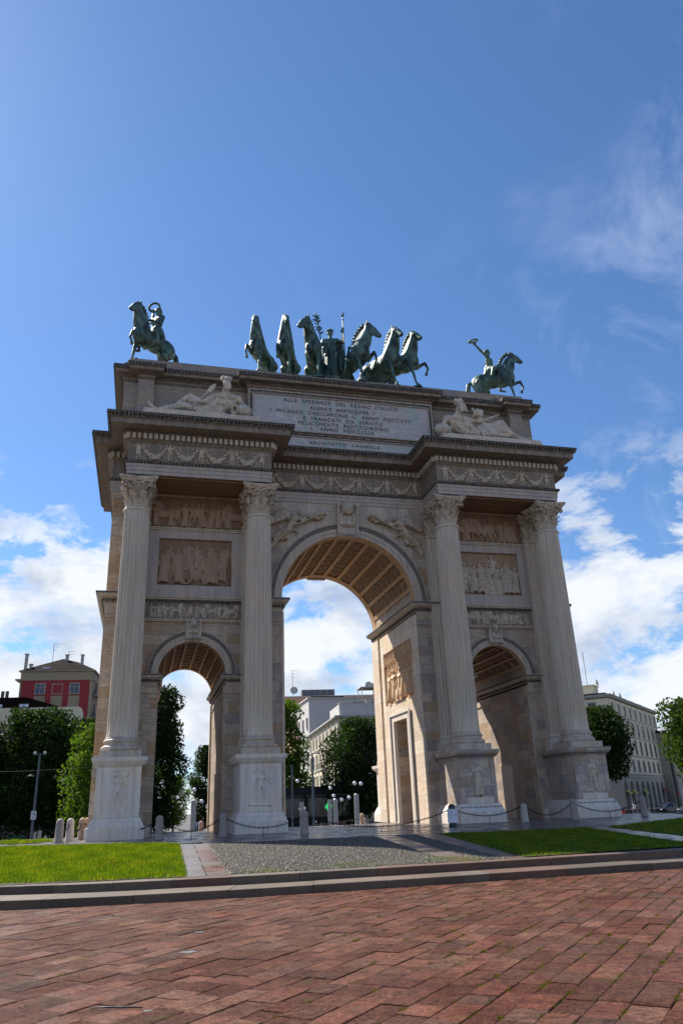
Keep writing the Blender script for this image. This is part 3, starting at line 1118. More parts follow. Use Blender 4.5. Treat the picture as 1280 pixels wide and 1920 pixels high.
def vault(cx, zs, r, nl, nt, ring, ribw, thin):
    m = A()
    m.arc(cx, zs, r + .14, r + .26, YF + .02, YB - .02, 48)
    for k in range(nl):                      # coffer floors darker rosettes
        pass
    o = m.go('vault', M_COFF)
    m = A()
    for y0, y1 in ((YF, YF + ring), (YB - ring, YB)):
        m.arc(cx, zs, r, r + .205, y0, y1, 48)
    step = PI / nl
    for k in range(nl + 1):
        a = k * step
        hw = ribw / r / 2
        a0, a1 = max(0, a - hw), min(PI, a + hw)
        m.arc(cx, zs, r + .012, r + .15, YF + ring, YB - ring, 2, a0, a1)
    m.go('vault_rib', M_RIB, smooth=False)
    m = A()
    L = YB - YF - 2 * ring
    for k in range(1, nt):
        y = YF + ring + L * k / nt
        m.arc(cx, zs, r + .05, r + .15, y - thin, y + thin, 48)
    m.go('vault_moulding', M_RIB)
    m = A()
    for k in range(nl):
        a = (k + .5) * step
        for q in range(nt):
            y = YF + ring + L * (q + .5) / nt
            rr = r + .11
            hh = L / nt * .30
            M_ = Matrix.Translation((cx + rr * math.cos(a), y, zs + rr * math.sin(a))) @ Matrix.Rotation(-a + PI / 2, 4, 'Y')
            w = step * r * .27
            m.box(-w * 1.25, w * 1.25, -hh * 1.3, hh * 1.3, -.02, .03, M_)
            for d in range(5):
                b = d * 2 * PI / 5
                m.add([M_ @ Vector(p) for p in [(0, 0, -.085), (w * math.cos(b), hh * math.sin(b), -.03), (w * .8 * math.cos(b + .6), hh * .8 * math.sin(b + .6), -.055),
                                                (w * math.cos(b + 1.1), hh * math.sin(b + 1.1), -.02)]], [(0, 1, 2), (0, 2, 3)])
    m.go('vault_rosettes', M_SOFF)


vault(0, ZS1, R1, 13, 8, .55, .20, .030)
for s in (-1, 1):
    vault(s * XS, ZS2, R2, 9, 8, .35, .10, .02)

# archivolts
for cx, zs, r, w in ((0, ZS1, R1, .60), (-XS, ZS2, R2, .46), (XS, ZS2, R2, .46)):
    for sgn in (1, -1):
        y = lambda d: (YF - d) if sgn > 0 else (YB + d)
        m = A()
        for r0, r1, d in ((r, r + w * .3, .05), (r + w * .3, r + w * .62, .085), (r + w * .94, r + w, .17)):
            ya, yb = sorted((y(d), y(-.01)))
            m.arc(cx, zs, r0, r1, ya, yb, 56)
        m.go('archivolt', M_STONE)
        m = A()
        ya, yb = sorted((y(.125), y(-.01)))
        m.arc(cx, zs, r + w * .62, r + w * .94, ya, yb, 56)
        nn = int(PI * r / .16)
        for k in range(nn):
            a = PI * (k + .5) / nn
            rr = r + w * .78
            m.ball((cx + rr * math.cos(a), y(.125), zs + rr * math.sin(a)), (.05, .035, .06), 5, 4)
        m.go('archivolt_ornament', M_ORNL)

# imposts
IMP = lambda h, o: [(.0, 0), (.0, h * .18), (o * .25, h * .26), (o * .3, h * .5), (o * .55, h * .58), (o * .8, h * .66), (o, h * .82), (o, h)]


def impost(x0, x1, zt, h, o, mat=M_STONE):
    poly = [(x0, YF - .02), (x1, YF - .02), (x1, YB + .02), (x0, YB + .02)]
    m = A()
    m.sweep(poly, [(d, z + zt - h) for d, z in IMP(h, o)])
    p = m.go('impost', mat)
    m = A()
    m.sweep(poly, [(o * .31, zt - h * .72), (o * .36, zt - h * .72), (o * .36, zt - h * .5), (o * .31, zt - h * .5)], top=False, bot=False)
    m.sweep(poly, [(o * 1.0 + .004, zt - h * .17), (o * 1.0 + .012, zt - h * .15), (o * 1.0 + .012, zt - h * .03), (o * 1.0 + .004, zt - h * .02)], top=False, bot=False)
    n = int((YB - YF) / .13)
    for xx in (x0 - o * .36, x1 + o * .36):
        for k in range(n):
            yy = YF + (k + .5) * (YB - YF) / n
            m.box(xx - .03, xx + .03, yy - .035, yy + .035, zt - h * .70, zt - h * .52)
    n = int((x1 - x0) / .13) or 1
    for k in range(n):
        xx = x0 + (k + .5) * (x1 - x0) / n
        m.box(xx - .035, xx + .035, YF - .02 - o * .36 - .03, YF - o * .36 + .01, zt - h * .70, zt - h * .52)
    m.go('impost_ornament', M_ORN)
    m = A()
    m.sweep(poly, [(.0, zt - h * 1.9), (.05, zt - h * 1.86), (.05, zt - h * 1.8), (0, zt - h * 1.78)])
    m.go('neck_moulding', mat)


impost(3.32, 4.15, ZS1, .58, .33)
impost(-4.15, -3.32, ZS1, .58, .33)
impost(-11.25, -10.7, ZS1 + .06, .58, .40, M_STONE)
impost(10.7, 11.25, ZS1 + .06, .58, .40, M_STONE)
impost(5.22, XS - R2, ZS2, .44, .24)
impost(XS + R2, 9.45, ZS2, .44, .24)
impost(-9.5, -XS - R2, ZS2, .44, .24)
impost(-XS + R2, -5.20, ZS2, .44, .24)

# pedestals
PD = .83
for i, cx in enumerate((-XA, -XB, XB, XA)):
    m = A()
    poly = [(cx - PD, .18), (cx + PD, .18), (cx + PD, YF + .3), (cx - PD, YF + .3)]
    m.sweep(poly, [(.21, 0), (.21, .43), (.17, .46), (.16, .52), (.07, .70), (.02, .76), (0, .80), (0, 2.58), (.03, 2.60), (.05, 2.66), (.14, 2.72), (.20, 2.80),
                   (.21, 2.94)])
    for q in (-1, 1):
        m.box(cx + q * .715 - .105, cx + q * .715 + .105, .15, .19, .93, 2.42)
    m.box(cx - .82, cx + .82, .15, .19, 2.425, 2.575)
    m.box(cx - .82, cx + .82, .15, .19, .80, .925)
    ped = m.go('pedestal', M_PED if i < 2 else M_ASHB)
    if i >= 2:
        m = A()
        m.sweep([(cx - PD, .18), (cx + PD, .18), (cx + PD, YF + .3), (cx - PD, YF + .3)], [(.212, .004), (.212, .43), (.172, .462), (.162, .522), (.074, .70), (.03, .76)], top=False, bot=False)
        m.box(cx - .61, cx + .61, .12, .185, .76, 1.0)
        m.go('base_moulding', M_PED)
    m = A()
    n = 26
    for k in range(n):                     # small teeth under the cornice and leaves on the foot
        x = cx - .9 + 1.8 * (k + .5) / n
        m.box(x - .022, x + .022, .045, .10, 2.655, 2.715)
    for k in range(n):
        yy = .1 + (YF - .1) * (k + .5) / n
        for q in (-1, 1):
            m.box(cx + q * .93 - .03, cx + q * .93 + .03, yy - .03, yy + .03, 2.655, 2.715)
    for k in range(14):
        x = cx - .94 + 1.88 * (k + .5) / 14
        m.ball((x, .075, .60), (.05, .035, .075), 6, 4)
    m.go('pedestal_ornament', M_ORNL if i > 1 else M_PED)
    mir(ped)

RELP = [
    dict(sl=(-.17, 0, 1.42), sr=(.19, 0, 1.38), el=(-.36, 0, 1.36), wl=(-.22, -.04, 1.52), er=(.33, 0, 1.16), wr=(.30, 0, .92), kl=(-.14, -.02, .5), al=(-.15, 0, .07),
         tl=(-.24, -.04, .03), kr=(.18, -.02, .52), ar=(.33, 0, .1), tr=(.42, -.02, .04), head=(-.05, -.02, 1.66)),
    dict(el=(-.38, 0, 1.25), wl=(-.15, 0, 1.42), er=(.34, 0, 1.28), wr=(.5, 0, 1.12), kl=(-.05, 0, .55), al=(-.28, 0, .15), tl=(-.38, 0, .1), kr=(.18, 0, .5), ar=(.12, 0, .08),
         tr=(.22, 0, .03), head=(.08, -.02, 1.66), pelvis=(.04, 0, .95)),
    dict(el=(-.34, 0, 1.2), wl=(-.48, 0, .98), er=(.30, 0, 1.22), wr=(.46, 0, 1.48), head=(-.02, -.02, 1.67)),
    dict(el=(-.26, 0, 1.14), wl=(-.20, -.03, .90), er=(.38, 0, 1.20), wr=(.20, -.03, 1.02), kl=(-.10, 0, .5), kr=(.16, 0, .52), ar=(.26, 0, .09), tr=(.34, 0, .04)),
]
for i, cx in enumerate((-XA, -XB, XB, XA)):
    seg = human(RELP[i], hands=True, robe=(1 if i == 2 else 0), hs=1.2)
    if i == 0:      # club over the shoulder and a hanging skin
        seg += [cap((-.42, -.02, 1.45), .02, (.32, -.02, 1.62), .045), cap((.32, -.02, 1.62), .045, (.45, -.02, 1.66), .055),
                cap((.30, 0, 1.15), .05, (.40, 0, .75), .06), cap((.40, 0, .75), .05, (.36, 0, .55), .03)]
    if i == 1:      # spear held across, cloak behind, rocks below
        seg += [cap((-.1, -.04, 1.72), .016, (.62, -.04, 1.22), .016), cap((-.30, .02, 1.35), .07, (-.38, .02, .75), .05),
                cap((-.55, 0, .12), .08, (.5, 0, .06), .07), cap((-.45, 0, .5), .04, (-.2, 0, .2), .05), cap((-.28, 0, 1.75), .06, (-.38, 0, 1.6), .05)]
    if i == 2:
        seg += [cap((.30, .0, 1.4), .035, (.33, 0, .5), .04)]
    if i == 3:      # cloth trailing from the arm, cast-off arms at the foot
        seg += [cap((.22, 0, 1.3), .05, (.36, 0, .85), .03), cap((.36, 0, .85), .028, (.46, 0, .1), .02), cap((-.45, 0, .14), .05, (-.05, 0, .08), .06),
                cap((-.4, -.03, .2), .02, (-.1, -.03, .12), .02)]
    me = blob(seg, .017, 1, .4)
    o = put(me, 'relief_panel', M_PED if i < 2 else M_STAT, ARCH)
    o.matrix_parent_inverse = Matrix.Identity(4)
    o.matrix_basis = Matrix.Translation((cx, .18 - 6.3, .97 if i < 2 else 1.02)) @ Matrix.Diagonal((.80, .85, .80, 1))

# columns (shaft > base, capital)
CAPM = capital()
cap_me = CAPM.build('capital', M_CARVE, None, smooth=True, auto=True)
m = A()
m.box(-.79, .79, -.79, .79, 2.94, 3.20)
m.lathe([(.74, 3.20), (.785, 3.24), (.80, 3.30), (.785, 3.36), (.73, 3.40), (.68, 3.42), (.655, 3.47), (.66, 3.51), (.70, 3.53), (.715, 3.57), (.70, 3.62), (.66, 3.65),
         (.635, 3.66), (.635, 3.70), (.61, 3.74)], 40)
base_o = m.build('base', M_STONE, None, smooth=True, auto=True)
sh = shaft_mb(.605, .545, 3.72, 13.36)
sh.lathe([(.545, 13.34), (.56, 13.36), (.60, 13.38), (.61, 13.43), (.59, 13.47), (.55, 13.49), (.5, 13.50)], 36)
sh_o = sh.build('column', M_COL, None, smooth=True, auto=True)
cols = []
for rear in (0, 1):
    for cx in (-XA, -XB, XB, XA):
        if cols:
            c, b, k = sh_o.copy(), base_o.copy(), cap_me.copy()
            for q in (c, b, k):
                COL.objects.link(q)
        else:
            c, b, k = sh_o, base_o, cap_me
        c.parent = ARCH
        c.location = (cx, (.99 - 6.3) * (-1 if rear else 1), 0)
        b.parent = c
        k.parent = c
        k.location = (0, 0, 13.50)
        if rear:
            c.rotation_euler = (0, 0, PI)
        cols.append(c)

# fluted pilasters behind the columns (pilaster > capital)
m = A()
pts = []
W_, D_ = 1.14, .34
nf = 7
fw = W_ / nf
front = [(-W_ / 2, 0)]
for k in range(nf):
    x0 = -W_ / 2 + k * fw
    front += [(x0 + fw * .14, 0), (x0 + fw * .28, .045), (x0 + fw * .5, .06), (x0 + fw * .72, .045), (x0 + fw * .86, 0)]
front.append((W_ / 2, 0))
poly = front + [(W_ / 2, D_), (-W_ / 2, D_)]
m.prism(poly, 3.70, 13.42)
m.sweep([(-W_ / 2, 0), (W_ / 2, 0), (W_ / 2, D_), (-W_ / 2, D_)], [(.19, 2.94), (.19, 3.2), (.15, 3.22), (.17, 3.33), (.10, 3.42), (.07, 3.5), (.10, 3.6), (.03, 3.68), (.01, 3.72)])
m.sweep([(-W_ / 2, 0), (W_ / 2, 0), (W_ / 2, D_), (-W_ / 2, D_)], [(.0, 13.38), (.05, 13.42), (.05, 13.47), (.0, 13.52)])
pil_o = m.build('pilaster', M_COL, None)
pc = capital(.42)
pcap = pc.build('capital', M_CARVE, None, smooth=True, auto=True)
first = True
for rear in (0, 1):
    for cx in (-XA, -XB, XB, XA):
        c, k = (pil_o, pcap) if first else (pil_o.copy(), pcap.copy())
        if not first:
            COL.objects.link(c)
            COL.objects.link(k)
        first = False
        c.parent = ARCH
        c.location = (cx, (YF - D_ + .02 - 6.3) * (-1 if rear else 1), 0)
        c.rotation_euler = (0, 0, PI if rear else 0)
        k.parent = c
        k.location = (0, .20, 13.50)

# entablature with a break forward over each pair of columns
def plan(xo, yo, grow=0.0):
    f = [(-11.40, 2.60), (-10.65, 2.60), (-10.65, .43), (-4.15, .43), (-4.15, 2.60), (4.15, 2.60), (4.15, .43), (10.65, .43), (10.65, 2.60), (11.40, 2.60)]
    r = [(-x, 12.6 - y) for x, y in f]
    return f + r


PL = plan(0, 0)
m = A()
m.sweep(PL, [(0, ZT), (0, 15.22), (.03, 15.225), (.03, 15.41), (.06, 15.415), (.06, 15.55)])
m.go('architrave', M_BLUE)
m = A()
m.sweep(PL, [(.06, 15.55), (.10, 15.58), (.15, 15.64), (.15, 15.67), (.0, 15.675)], bot=False)
m.go('architrave_moulding', M_ORN)
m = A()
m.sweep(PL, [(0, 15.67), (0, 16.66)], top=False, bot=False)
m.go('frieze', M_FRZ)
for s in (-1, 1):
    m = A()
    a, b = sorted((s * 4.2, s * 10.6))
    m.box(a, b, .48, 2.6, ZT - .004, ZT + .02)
    m.go('soffit_shade', M_SOFF)  # dark sheet added under the architrave, painting in the shade there
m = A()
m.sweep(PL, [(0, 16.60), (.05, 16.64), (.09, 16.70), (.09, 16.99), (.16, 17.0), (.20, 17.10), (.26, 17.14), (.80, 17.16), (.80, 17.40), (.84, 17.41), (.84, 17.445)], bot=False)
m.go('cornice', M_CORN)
m = A()
m.sweep(PL, [(.84, 17.445), (.86, 17.45), (.89, 17.53), (.96, 17.60), (.985, 17.63), (.985, 17.68)], bot=False)


def along(poly, d, step, f):
    """call f(x, y, tangent angle) at even steps along the offset outline"""
    n = len(poly)
    for i in range(n):
        a, b = Vector(poly[i]), Vector(poly[(i + 1) % n])
        e = (b - a).normalized()
        nn = Vector((e.y, -e.x))
        pa, pb = Vector(poly[i - 1]), Vector(poly[(i + 2) % n])
        e0, e2 = (a - pa).normalized(), (pb - b).normalized()
        sa = 1 if (e0.x * e.y - e0.y * e.x) > 0 else -1       # convex at a
        sb = 1 if (e.x * e2.y - e.y * e2.x) > 0 else -1
        A0 = a - e * d * sa
        B0 = b + e * d * sb
        L = (B0 - A0).length
        if L < step:
            continue
        k = max(1, int(L / step))
        for q in range(k):
            p = A0 + e * (L * (q + .5) / k) + nn * d
            f(p.x, p.y, math.atan2(e.y, e.x), L / k)


def bead(x, y, a, st):
    Mx = Matrix.Translation((x, y, 17.54)) @ Matrix.Rotation(a, 4, 'Z') @ Matrix.Rotation(.55, 4, 'X')
    m.box(-st * .30, st * .30, -.035, .03, -.09, .085, Mx)


along(PL, .93, .19, bead)
m.go('cornice_cymatium', M_ORN)
m = A()


def dent(x, y, a, st):
    Mx = Matrix.Translation((x, y, 0)) @ Matrix.Rotation(a, 4, 'Z')
    m.box(-st * .31, st * .31, -.10, .07, 16.73, 16.985, Mx)


along(PL, .15, .235, dent)
m.go('dentils', M_STONE)
m = A()


def egg(x, y, a, st):
    m.ball((x, y, 17.07), (.06, .06, .07), 6, 4)


along(PL, .225, .16, egg)


def tooth(x, y, a, st):
    Mx = Matrix.Translation((x, y, 0)) @ Matrix.Rotation(a, 4, 'Z')
    m.box(-st * .3, st * .3, -.03, .02, 15.575, 15.65, Mx)


along(PL, .135, .11, tooth)
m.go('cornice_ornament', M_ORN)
# coffered soffits between the columns
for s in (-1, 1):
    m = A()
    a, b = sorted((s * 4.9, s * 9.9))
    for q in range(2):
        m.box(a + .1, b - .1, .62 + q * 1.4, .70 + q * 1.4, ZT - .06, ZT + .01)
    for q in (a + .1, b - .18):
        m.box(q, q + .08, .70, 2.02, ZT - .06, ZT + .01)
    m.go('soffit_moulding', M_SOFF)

# frieze garlands: little standing figures holding swags
put_me = blob(human(dict(el=(-.34, 0, 1.30), wl=(-.42, 0, 1.55), er=(.34, 0, 1.30), wr=(.42, 0, 1.55)), hands=False, face=False, muscle=1.25), .05, 1)


def frieze_rel(x0, x1, y, n, side=1):
    m = A()
    st = (x1 - x0) / n
    for k in range(n + 1):
        x = x0 + st * k
        m.mesh(put_me, Matrix.Translation((x, y, 15.72)) @ Matrix.Diagonal((.62, .55 * side, .50, 1)))
    for k in range(n):
        xa, xb = x0 + st * k + .16, x0 + st * (k + 1) - .16
        for q in range(15):
            f = q / 14
            x = xa + (xb - xa) * f
            z = 16.46 - .56 * math.sin(PI * f) ** .85
            r = .075 + .10 * math.sin(PI * f)
            for w_ in range(3):
                a = q * 1.3 + w_ * 2.1
                m.ball((x + .02 * math.cos(a), y - side * (.02 + .02 * math.sin(a)), z + r * .5 * math.sin(a * 1.7)), (r * .62, r * .55, r * .62), 5, 4)
        for sx in (0, 1):                      # scrolls under the swags, ribbons above
            cx_ = xa + (xb - xa) * (.12 + .76 * sx)
            pts = [(cx_ + (.14 - .011 * t) * math.cos(t * .8) * (1 if sx else -1), y, 15.86 + (.13 - .010 * t) * math.sin(t * .8)) for t in range(11)]
            m.tube(pts, .034, 4)
            pts = [(xa + (xb - xa) * (.5 + (sx - .5) * .5) + (.10 - .009 * t) * math.cos(t * .9) * (1 if sx else -1), y, 16.42 + (.08 - .006 * t) * math.sin(t * .9)) for t in range(10)]
            m.tube(pts, .028, 4)
    m.go('frieze_relief', M_CARVE, smooth=True)


frieze_rel(-10.2, -4.6, .43, 4)
frieze_rel(4.6, 10.2, .43, 4)
frieze_rel(-3.75, 3.75, 2.60, 5)

# attic
AP = [(-11.2, 2.9), (-10.5, 2.9), (-10.5, 2.5), (-9.72, 2.5), (-9.72, 2.92), (-5.05, 2.92), (-5.05, 2.45), (5.05, 2.45), (5.05, 2.92), (9.72, 2.92), (9.72, 2.5), (10.5, 2.5),
      (10.5, 2.9), (11.2, 2.9)]
AP = AP + [(-x, 12.6 - y) for x, y in AP]
m = A()
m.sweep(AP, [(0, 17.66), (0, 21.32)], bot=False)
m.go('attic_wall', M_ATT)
m = A()
m.sweep(AP, [(.0, 21.30), (.03, 21.32), (.05, 21.40), (.12, 21.44), (.15, 21.50), (.44, 21.53), (.44, 21.68), (.46, 21.69)], bot=False)
m.go('attic_cornice', M_CORN)
m = A()
m.sweep(AP, [(.45, 21.685), (.47, 21.70), (.50, 21.78), (.53, 21.84), (.53, 21.90)], bot=False)


def bead2(x, y, a, st):
    Mx = Matrix.Translation((x, y, 21.78)) @ Matrix.Rotation(a, 4, 'Z')
    m.box(-st * .28, st * .28, -.035, .02, -.07, .07, Mx)


along(AP, .51, .17, bead2)


def bead3(x, y, a, st):
    m.ball((x, y, 21.46), (.05, .05, .05), 5, 4)


along(AP, .14, .13, bead3)


def bead4(x, y, a, st):
    Mx = Matrix.Translation((x, y, 21.24)) @ Matrix.Rotation(a, 4, 'Z')
    m.box(-st * .3, st * .3, -.03, .03, -.05, .05, Mx)


along(AP, .0, .14, bead4)
m.go('attic_cymatium', M_ORN)
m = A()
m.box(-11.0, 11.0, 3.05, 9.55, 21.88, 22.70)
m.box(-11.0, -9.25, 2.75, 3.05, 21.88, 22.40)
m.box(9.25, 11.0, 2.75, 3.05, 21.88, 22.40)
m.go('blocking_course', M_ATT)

# inscription slab, its carved frame and the words
m = A()
m.box(-4.86, 4.86, 2.41, 2.47, 18.95, 21.14)
m.box(-4.86, 4.86, 2.41, 2.47, 17.9, 18.58)
m.go('inscription_slab', M_INS)
m = A()
for x0, x1, z0, z1 in ((-4.99, 4.99, 21.10, 21.16), (-4.99, -4.93, 18.9, 21.10), (4.93, 4.99, 18.9, 21.10), (-4.80, 4.80, 20.92, 20.95), (-4.80, -4.77, 18.95, 20.92), (4.77, 4.80, 18.95, 20.92),
                       (-4.86, 4.86, 18.86, 18.90), (-4.86, 4.86, 18.58, 18.62)):
    m.box(x0, x1, 2.33, 2.44, z0, z1)
m.go('slab_moulding', M_STONE)
m = A()
for k in range(62):
    x = -4.87 + 9.74 * (k + .5) / 62
    m.box(x - .055, x + .055, 2.36, 2.43, 20.965, 21.085)
for k in range(13):
    z = 18.98 + 1.95 * (k + .5) / 13
    for s in (-1, 1):
        m.box(s * 4.865 - .05, s * 4.865 + .05, 2.36, 2.43, z - .055, z + .055)
for k in range(90):
    x = -4.8 + 9.6 * (k + .5) / 90
    m.ball((x, 2.41, 18.72 + .03 * math.sin(k * 1.3)), (.05, .05, .07), 5, 4)
    m.ball((x, 2.41, 18.93), (.03, .04, .03), 4, 3)
m.go('slab_ornament', M_ORN)
LINES = [('ALLE SPERANZE DEL REGNO ITALICO', -3.18, 3.05, 20.60, .215), ('AUSPICE NAPOLEONE I', -1.79, 1.70, 20.24, .205),
         ('I MILANESI DEDICARONO L\u2019 ANNO MDCCCVII', -3.85, 3.74, 19.93, .205), ('E FRANCATI DA SERVITU', -2.14, 2.12, 19.62, .205),
         ('FELICEMENTE RESTITUIRONO', -2.40, 2.42, 19.32, .205), ('L\u2019 ANNO MDCCCLIX', -1.76, 1.66, 19.05, .20), ('ARCHITETTO CAGNOLA', -1.86, 1.90, 18.24, .16)]
for txt, x0, x1, z, h in LINES:
    cu = bpy.data.curves.new('inscription', 'FONT')
    cu.body = txt.replace(' ', '  ')
    cu.size = h * 1.40
    cu.extrude = .012
    cu.offset = -.002
    cu.space_character = 1.25
    o = bpy.data.objects.new('inscription', cu)
    COL.objects.link(o)
    bpy.context.view_layer.update()
    me = bpy.data.meshes.new_from_object(o.evaluated_get(bpy.context.evaluated_depsgraph_get()))
    bpy.data.objects.remove(o)
    xs = [v.co.x for v in me.vertices]
    lo, hi = min(xs), max(xs)
    sx = (x1 - x0) / (hi - lo)
    me.materials.clear()
    me.materials.append(M_LET)
    o = bpy.data.objects.new('inscription', me)
    COL.objects.link(o)
    o.parent = ARCH
    o.matrix_basis = Matrix.Translation((x0 - lo * sx, 2.40 - 6.3, z)) @ Matrix.Rotation(PI / 2, 4, 'X') @ Matrix.Diagonal((sx, 1, 1, 1))

# wall between the columns: bands, framed panel, ledges
figs = []
for J, rb in ((RELP[0], 0), (RELP[3], 2), (RELP[2], 1), (dict(er=(.3, 0, 1.2), wr=(.42, 0, 1.5)), 1), (RELP[1], 0),
              (dict(head=(-.1, -.02, 1.62), el=(-.3, 0, 1.25), wl=(-.5, 0, 1.3), kl=(-.2, 0, .55), al=(-.3, 0, .1), kr=(.15, 0, .5), ar=(.3, 0, .12)), 1)):
    figs.append(blob(human(J, hands=False, robe=rb, face=False, muscle=1.1), .034, 1, .3))
_h = horse('l', .1, 0, 0)
horse_me = blob(_h[0] + _h[1] + _h[2], .042, 1, .3)


def crowd(m, x0, x1, y, z0, h, n, depth=.35, seed=1, hf=.25, yy=None, axis='x', face=-1):
    """relief figures standing side by side, some on horseback, overlapping"""
    rg = random.Random(seed)
    for k in range(n):
        x = x0 + (x1 - x0) * (k + .5 + rg.uniform(-.25, .25)) / n
        s = h / 1.82 * rg.uniform(.88, 1.0)
        sx = s * rg.uniform(1.0, 1.25) * rg.choice((-1, 1))
        if rg.random() < hf:
            hs_ = h / 2.5
            Mx = Matrix.Diagonal((hs_ * rg.choice((-1, 1)), hs_ * .8, hs_, 1))
            me = horse_me
        else:
            Mx = Matrix.Rotation(rg.uniform(-.12, .12), 4, 'Y') @ Matrix.Diagonal((sx, s * depth * 2.3, s, 1))
            me = rg.choice(figs)
        if axis == 'x':
            m.mesh(me, Matrix.Translation((x, y, z0)) @ Mx)
        else:
            m.mesh(me, Matrix.Translation((y, x, z0)) @ Matrix.Rotation(face * PI / 2, 4, 'Z') @ Mx)


for s in (-1, 1):
    x0, x1 = sorted((s * 5.20, s * 9.52))
    m = A()
    pa, pb = sorted((s * 5.71, s * 9.06))
    for a, b, z0, z1 in ((x0, pa, 10.0, 13.18), (pb, x1, 10.0, 13.18), (pa, pb, 10.0, 10.54), (pa, pb, 12.79, 13.18)):
        m.box(a, b, YF - .16, YF + .02, z0, z1)
    m.go('panel_frame', M_BLUE)
    m = A()
    for (za, zb_, da), (zc_, zd, db) in (((9.86, 9.93, .20), (9.93, 10.0, .26)), ((8.86, 8.92, .12), (8.92, 8.985, .17)), ((13.18, 13.25, .22), (13.25, 13.31, .27))):
        m = A()
        m.prism([(YF - da, za), (YF - da, zb_), (YF - db, zc_ + .004), (YF - db, zd), (YF + .02, zd), (YF + .02, za)], x0, x1, 'x')
        m.go('string_course', M_STONE)
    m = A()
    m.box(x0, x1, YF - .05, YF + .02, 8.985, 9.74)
    m.go('relief_ground', M_CORN)  # dark tone paints the shade behind the small figures
    m = A()
    crowd(m, x0 + .15, x1 - .15, YF - .05, 9.02, .70, 22, .5, 3 + s, .25)
    m.go('frieze_band_relief', M_CARVE, smooth=True, auto=True)
    m = A()
    m.box(x0, x1, YF - .10, YF + .02, 9.742, 9.858)
    m.go('string_ornament', M_ORN)
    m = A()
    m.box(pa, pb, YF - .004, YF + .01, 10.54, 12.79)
    m.go('relief_ground', M_SOFF if s < 0 else M_PANEL)  # plate coloured dark as shade around the panel figures
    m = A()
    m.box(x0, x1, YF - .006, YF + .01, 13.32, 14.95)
    m.go('relief_ground', M_SOFF)  # shade behind the upper figures, painted in dark brown
    m = A()
    if s < 0:
        crowd(m, pa + .1, pa + 1.1, YF - .02, 10.60, 1.78, 4, .55, 11, 0)
        crowd(m, pa + .2, pb - .2, YF + .03, 10.75, 1.80, 8, .4, 17, 0)
        crowd(m, pa + 1.9, pb - .65, YF - .03, 10.60, 1.72, 3, .55, 15, 0)
        m.mesh(horse_me, Matrix.Translation((pb - .75, YF - .02, 10.58)) @ Matrix.Diagonal((.72, .4, .72, 1)))
        m.mesh(figs[1], Matrix.Translation((pa + 1.35, YF - .03, 11.25)) @ Matrix.Diagonal((.85, .6, .80, 1)))
        m.mesh(figs[2], Matrix.Translation((pa + 1.75, YF, 11.30)) @ Matrix.Diagonal((.7, .5, .70, 1)))
        m.box(pa + .95, pa + 2.0, YF - .10, YF, 11.05, 11.3)
        wx, wz = pa + 1.22, 10.96
        m.arc(wx, wz, .30, .37, YF - .20, YF - .12, 24, 0, 2 * PI)
        for q in range(8):
            a = q * PI / 4
            m.tube([(wx, YF - .16, wz), (wx + .31 * math.cos(a), YF - .16, wz + .31 * math.sin(a))], .022, 5)
        m.ball((wx, YF - .18, wz), .06, 8, 5)
    else:
        crowd(m, pa + .1, pa + 1.3, YF - .02, 10.60, 1.75, 4, .55, 21, 0)
        crowd(m, pa + .2, pb - .2, YF + .03, 10.70, 1.70, 7, .4, 27, 0)
        crowd(m, pb - .9, pb - .1, YF - .02, 10.60, 1.68, 3, .55, 28, 0)
        seat = blob(human(dict(kl=(-.35, -.05, .95), kr=(-.40, -.05, .85), al=(-.42, 0, .5), ar=(-.52, 0, .48), tl=(-.55, 0, .45), tr=(-.62, 0, .42), el=(-.42, 0, 1.38),
                               wl=(-.68, 0, 1.42), er=(.35, 0, 1.2), wr=(.3, 0, .95), head=(-.05, -.02, 1.67)), False, 0, False, 1.1) +
                    [cap((0, 0, .85), .16, (-.35, 0, .8), .10), cap((.1, 0, .9), .1, (.2, 0, .4), .12), cap((-.35, 0, .85), .08, (-.42, 0, .3), .06)], .04, 1)
        m.mesh(seat, Matrix.Translation((pa + 1.95, YF - .03, 11.0)) @ Matrix.Diagonal((.95, .55, .95, 1)))
        m.box(pa + 1.35, pa + 2.35, YF - .14, YF, 10.56, 11.35)
    m.go('relief_panel', M_RELB if s < 0 else M_CARVE, smooth=True, auto=True)
    m = A()
    crowd(m, x0 + .2, x1 - .2, YF - .03, 13.33, 1.35, 13, .55, 40 + s, .35)
    m.go('upper_relief', M_RELB, smooth=True, auto=True)

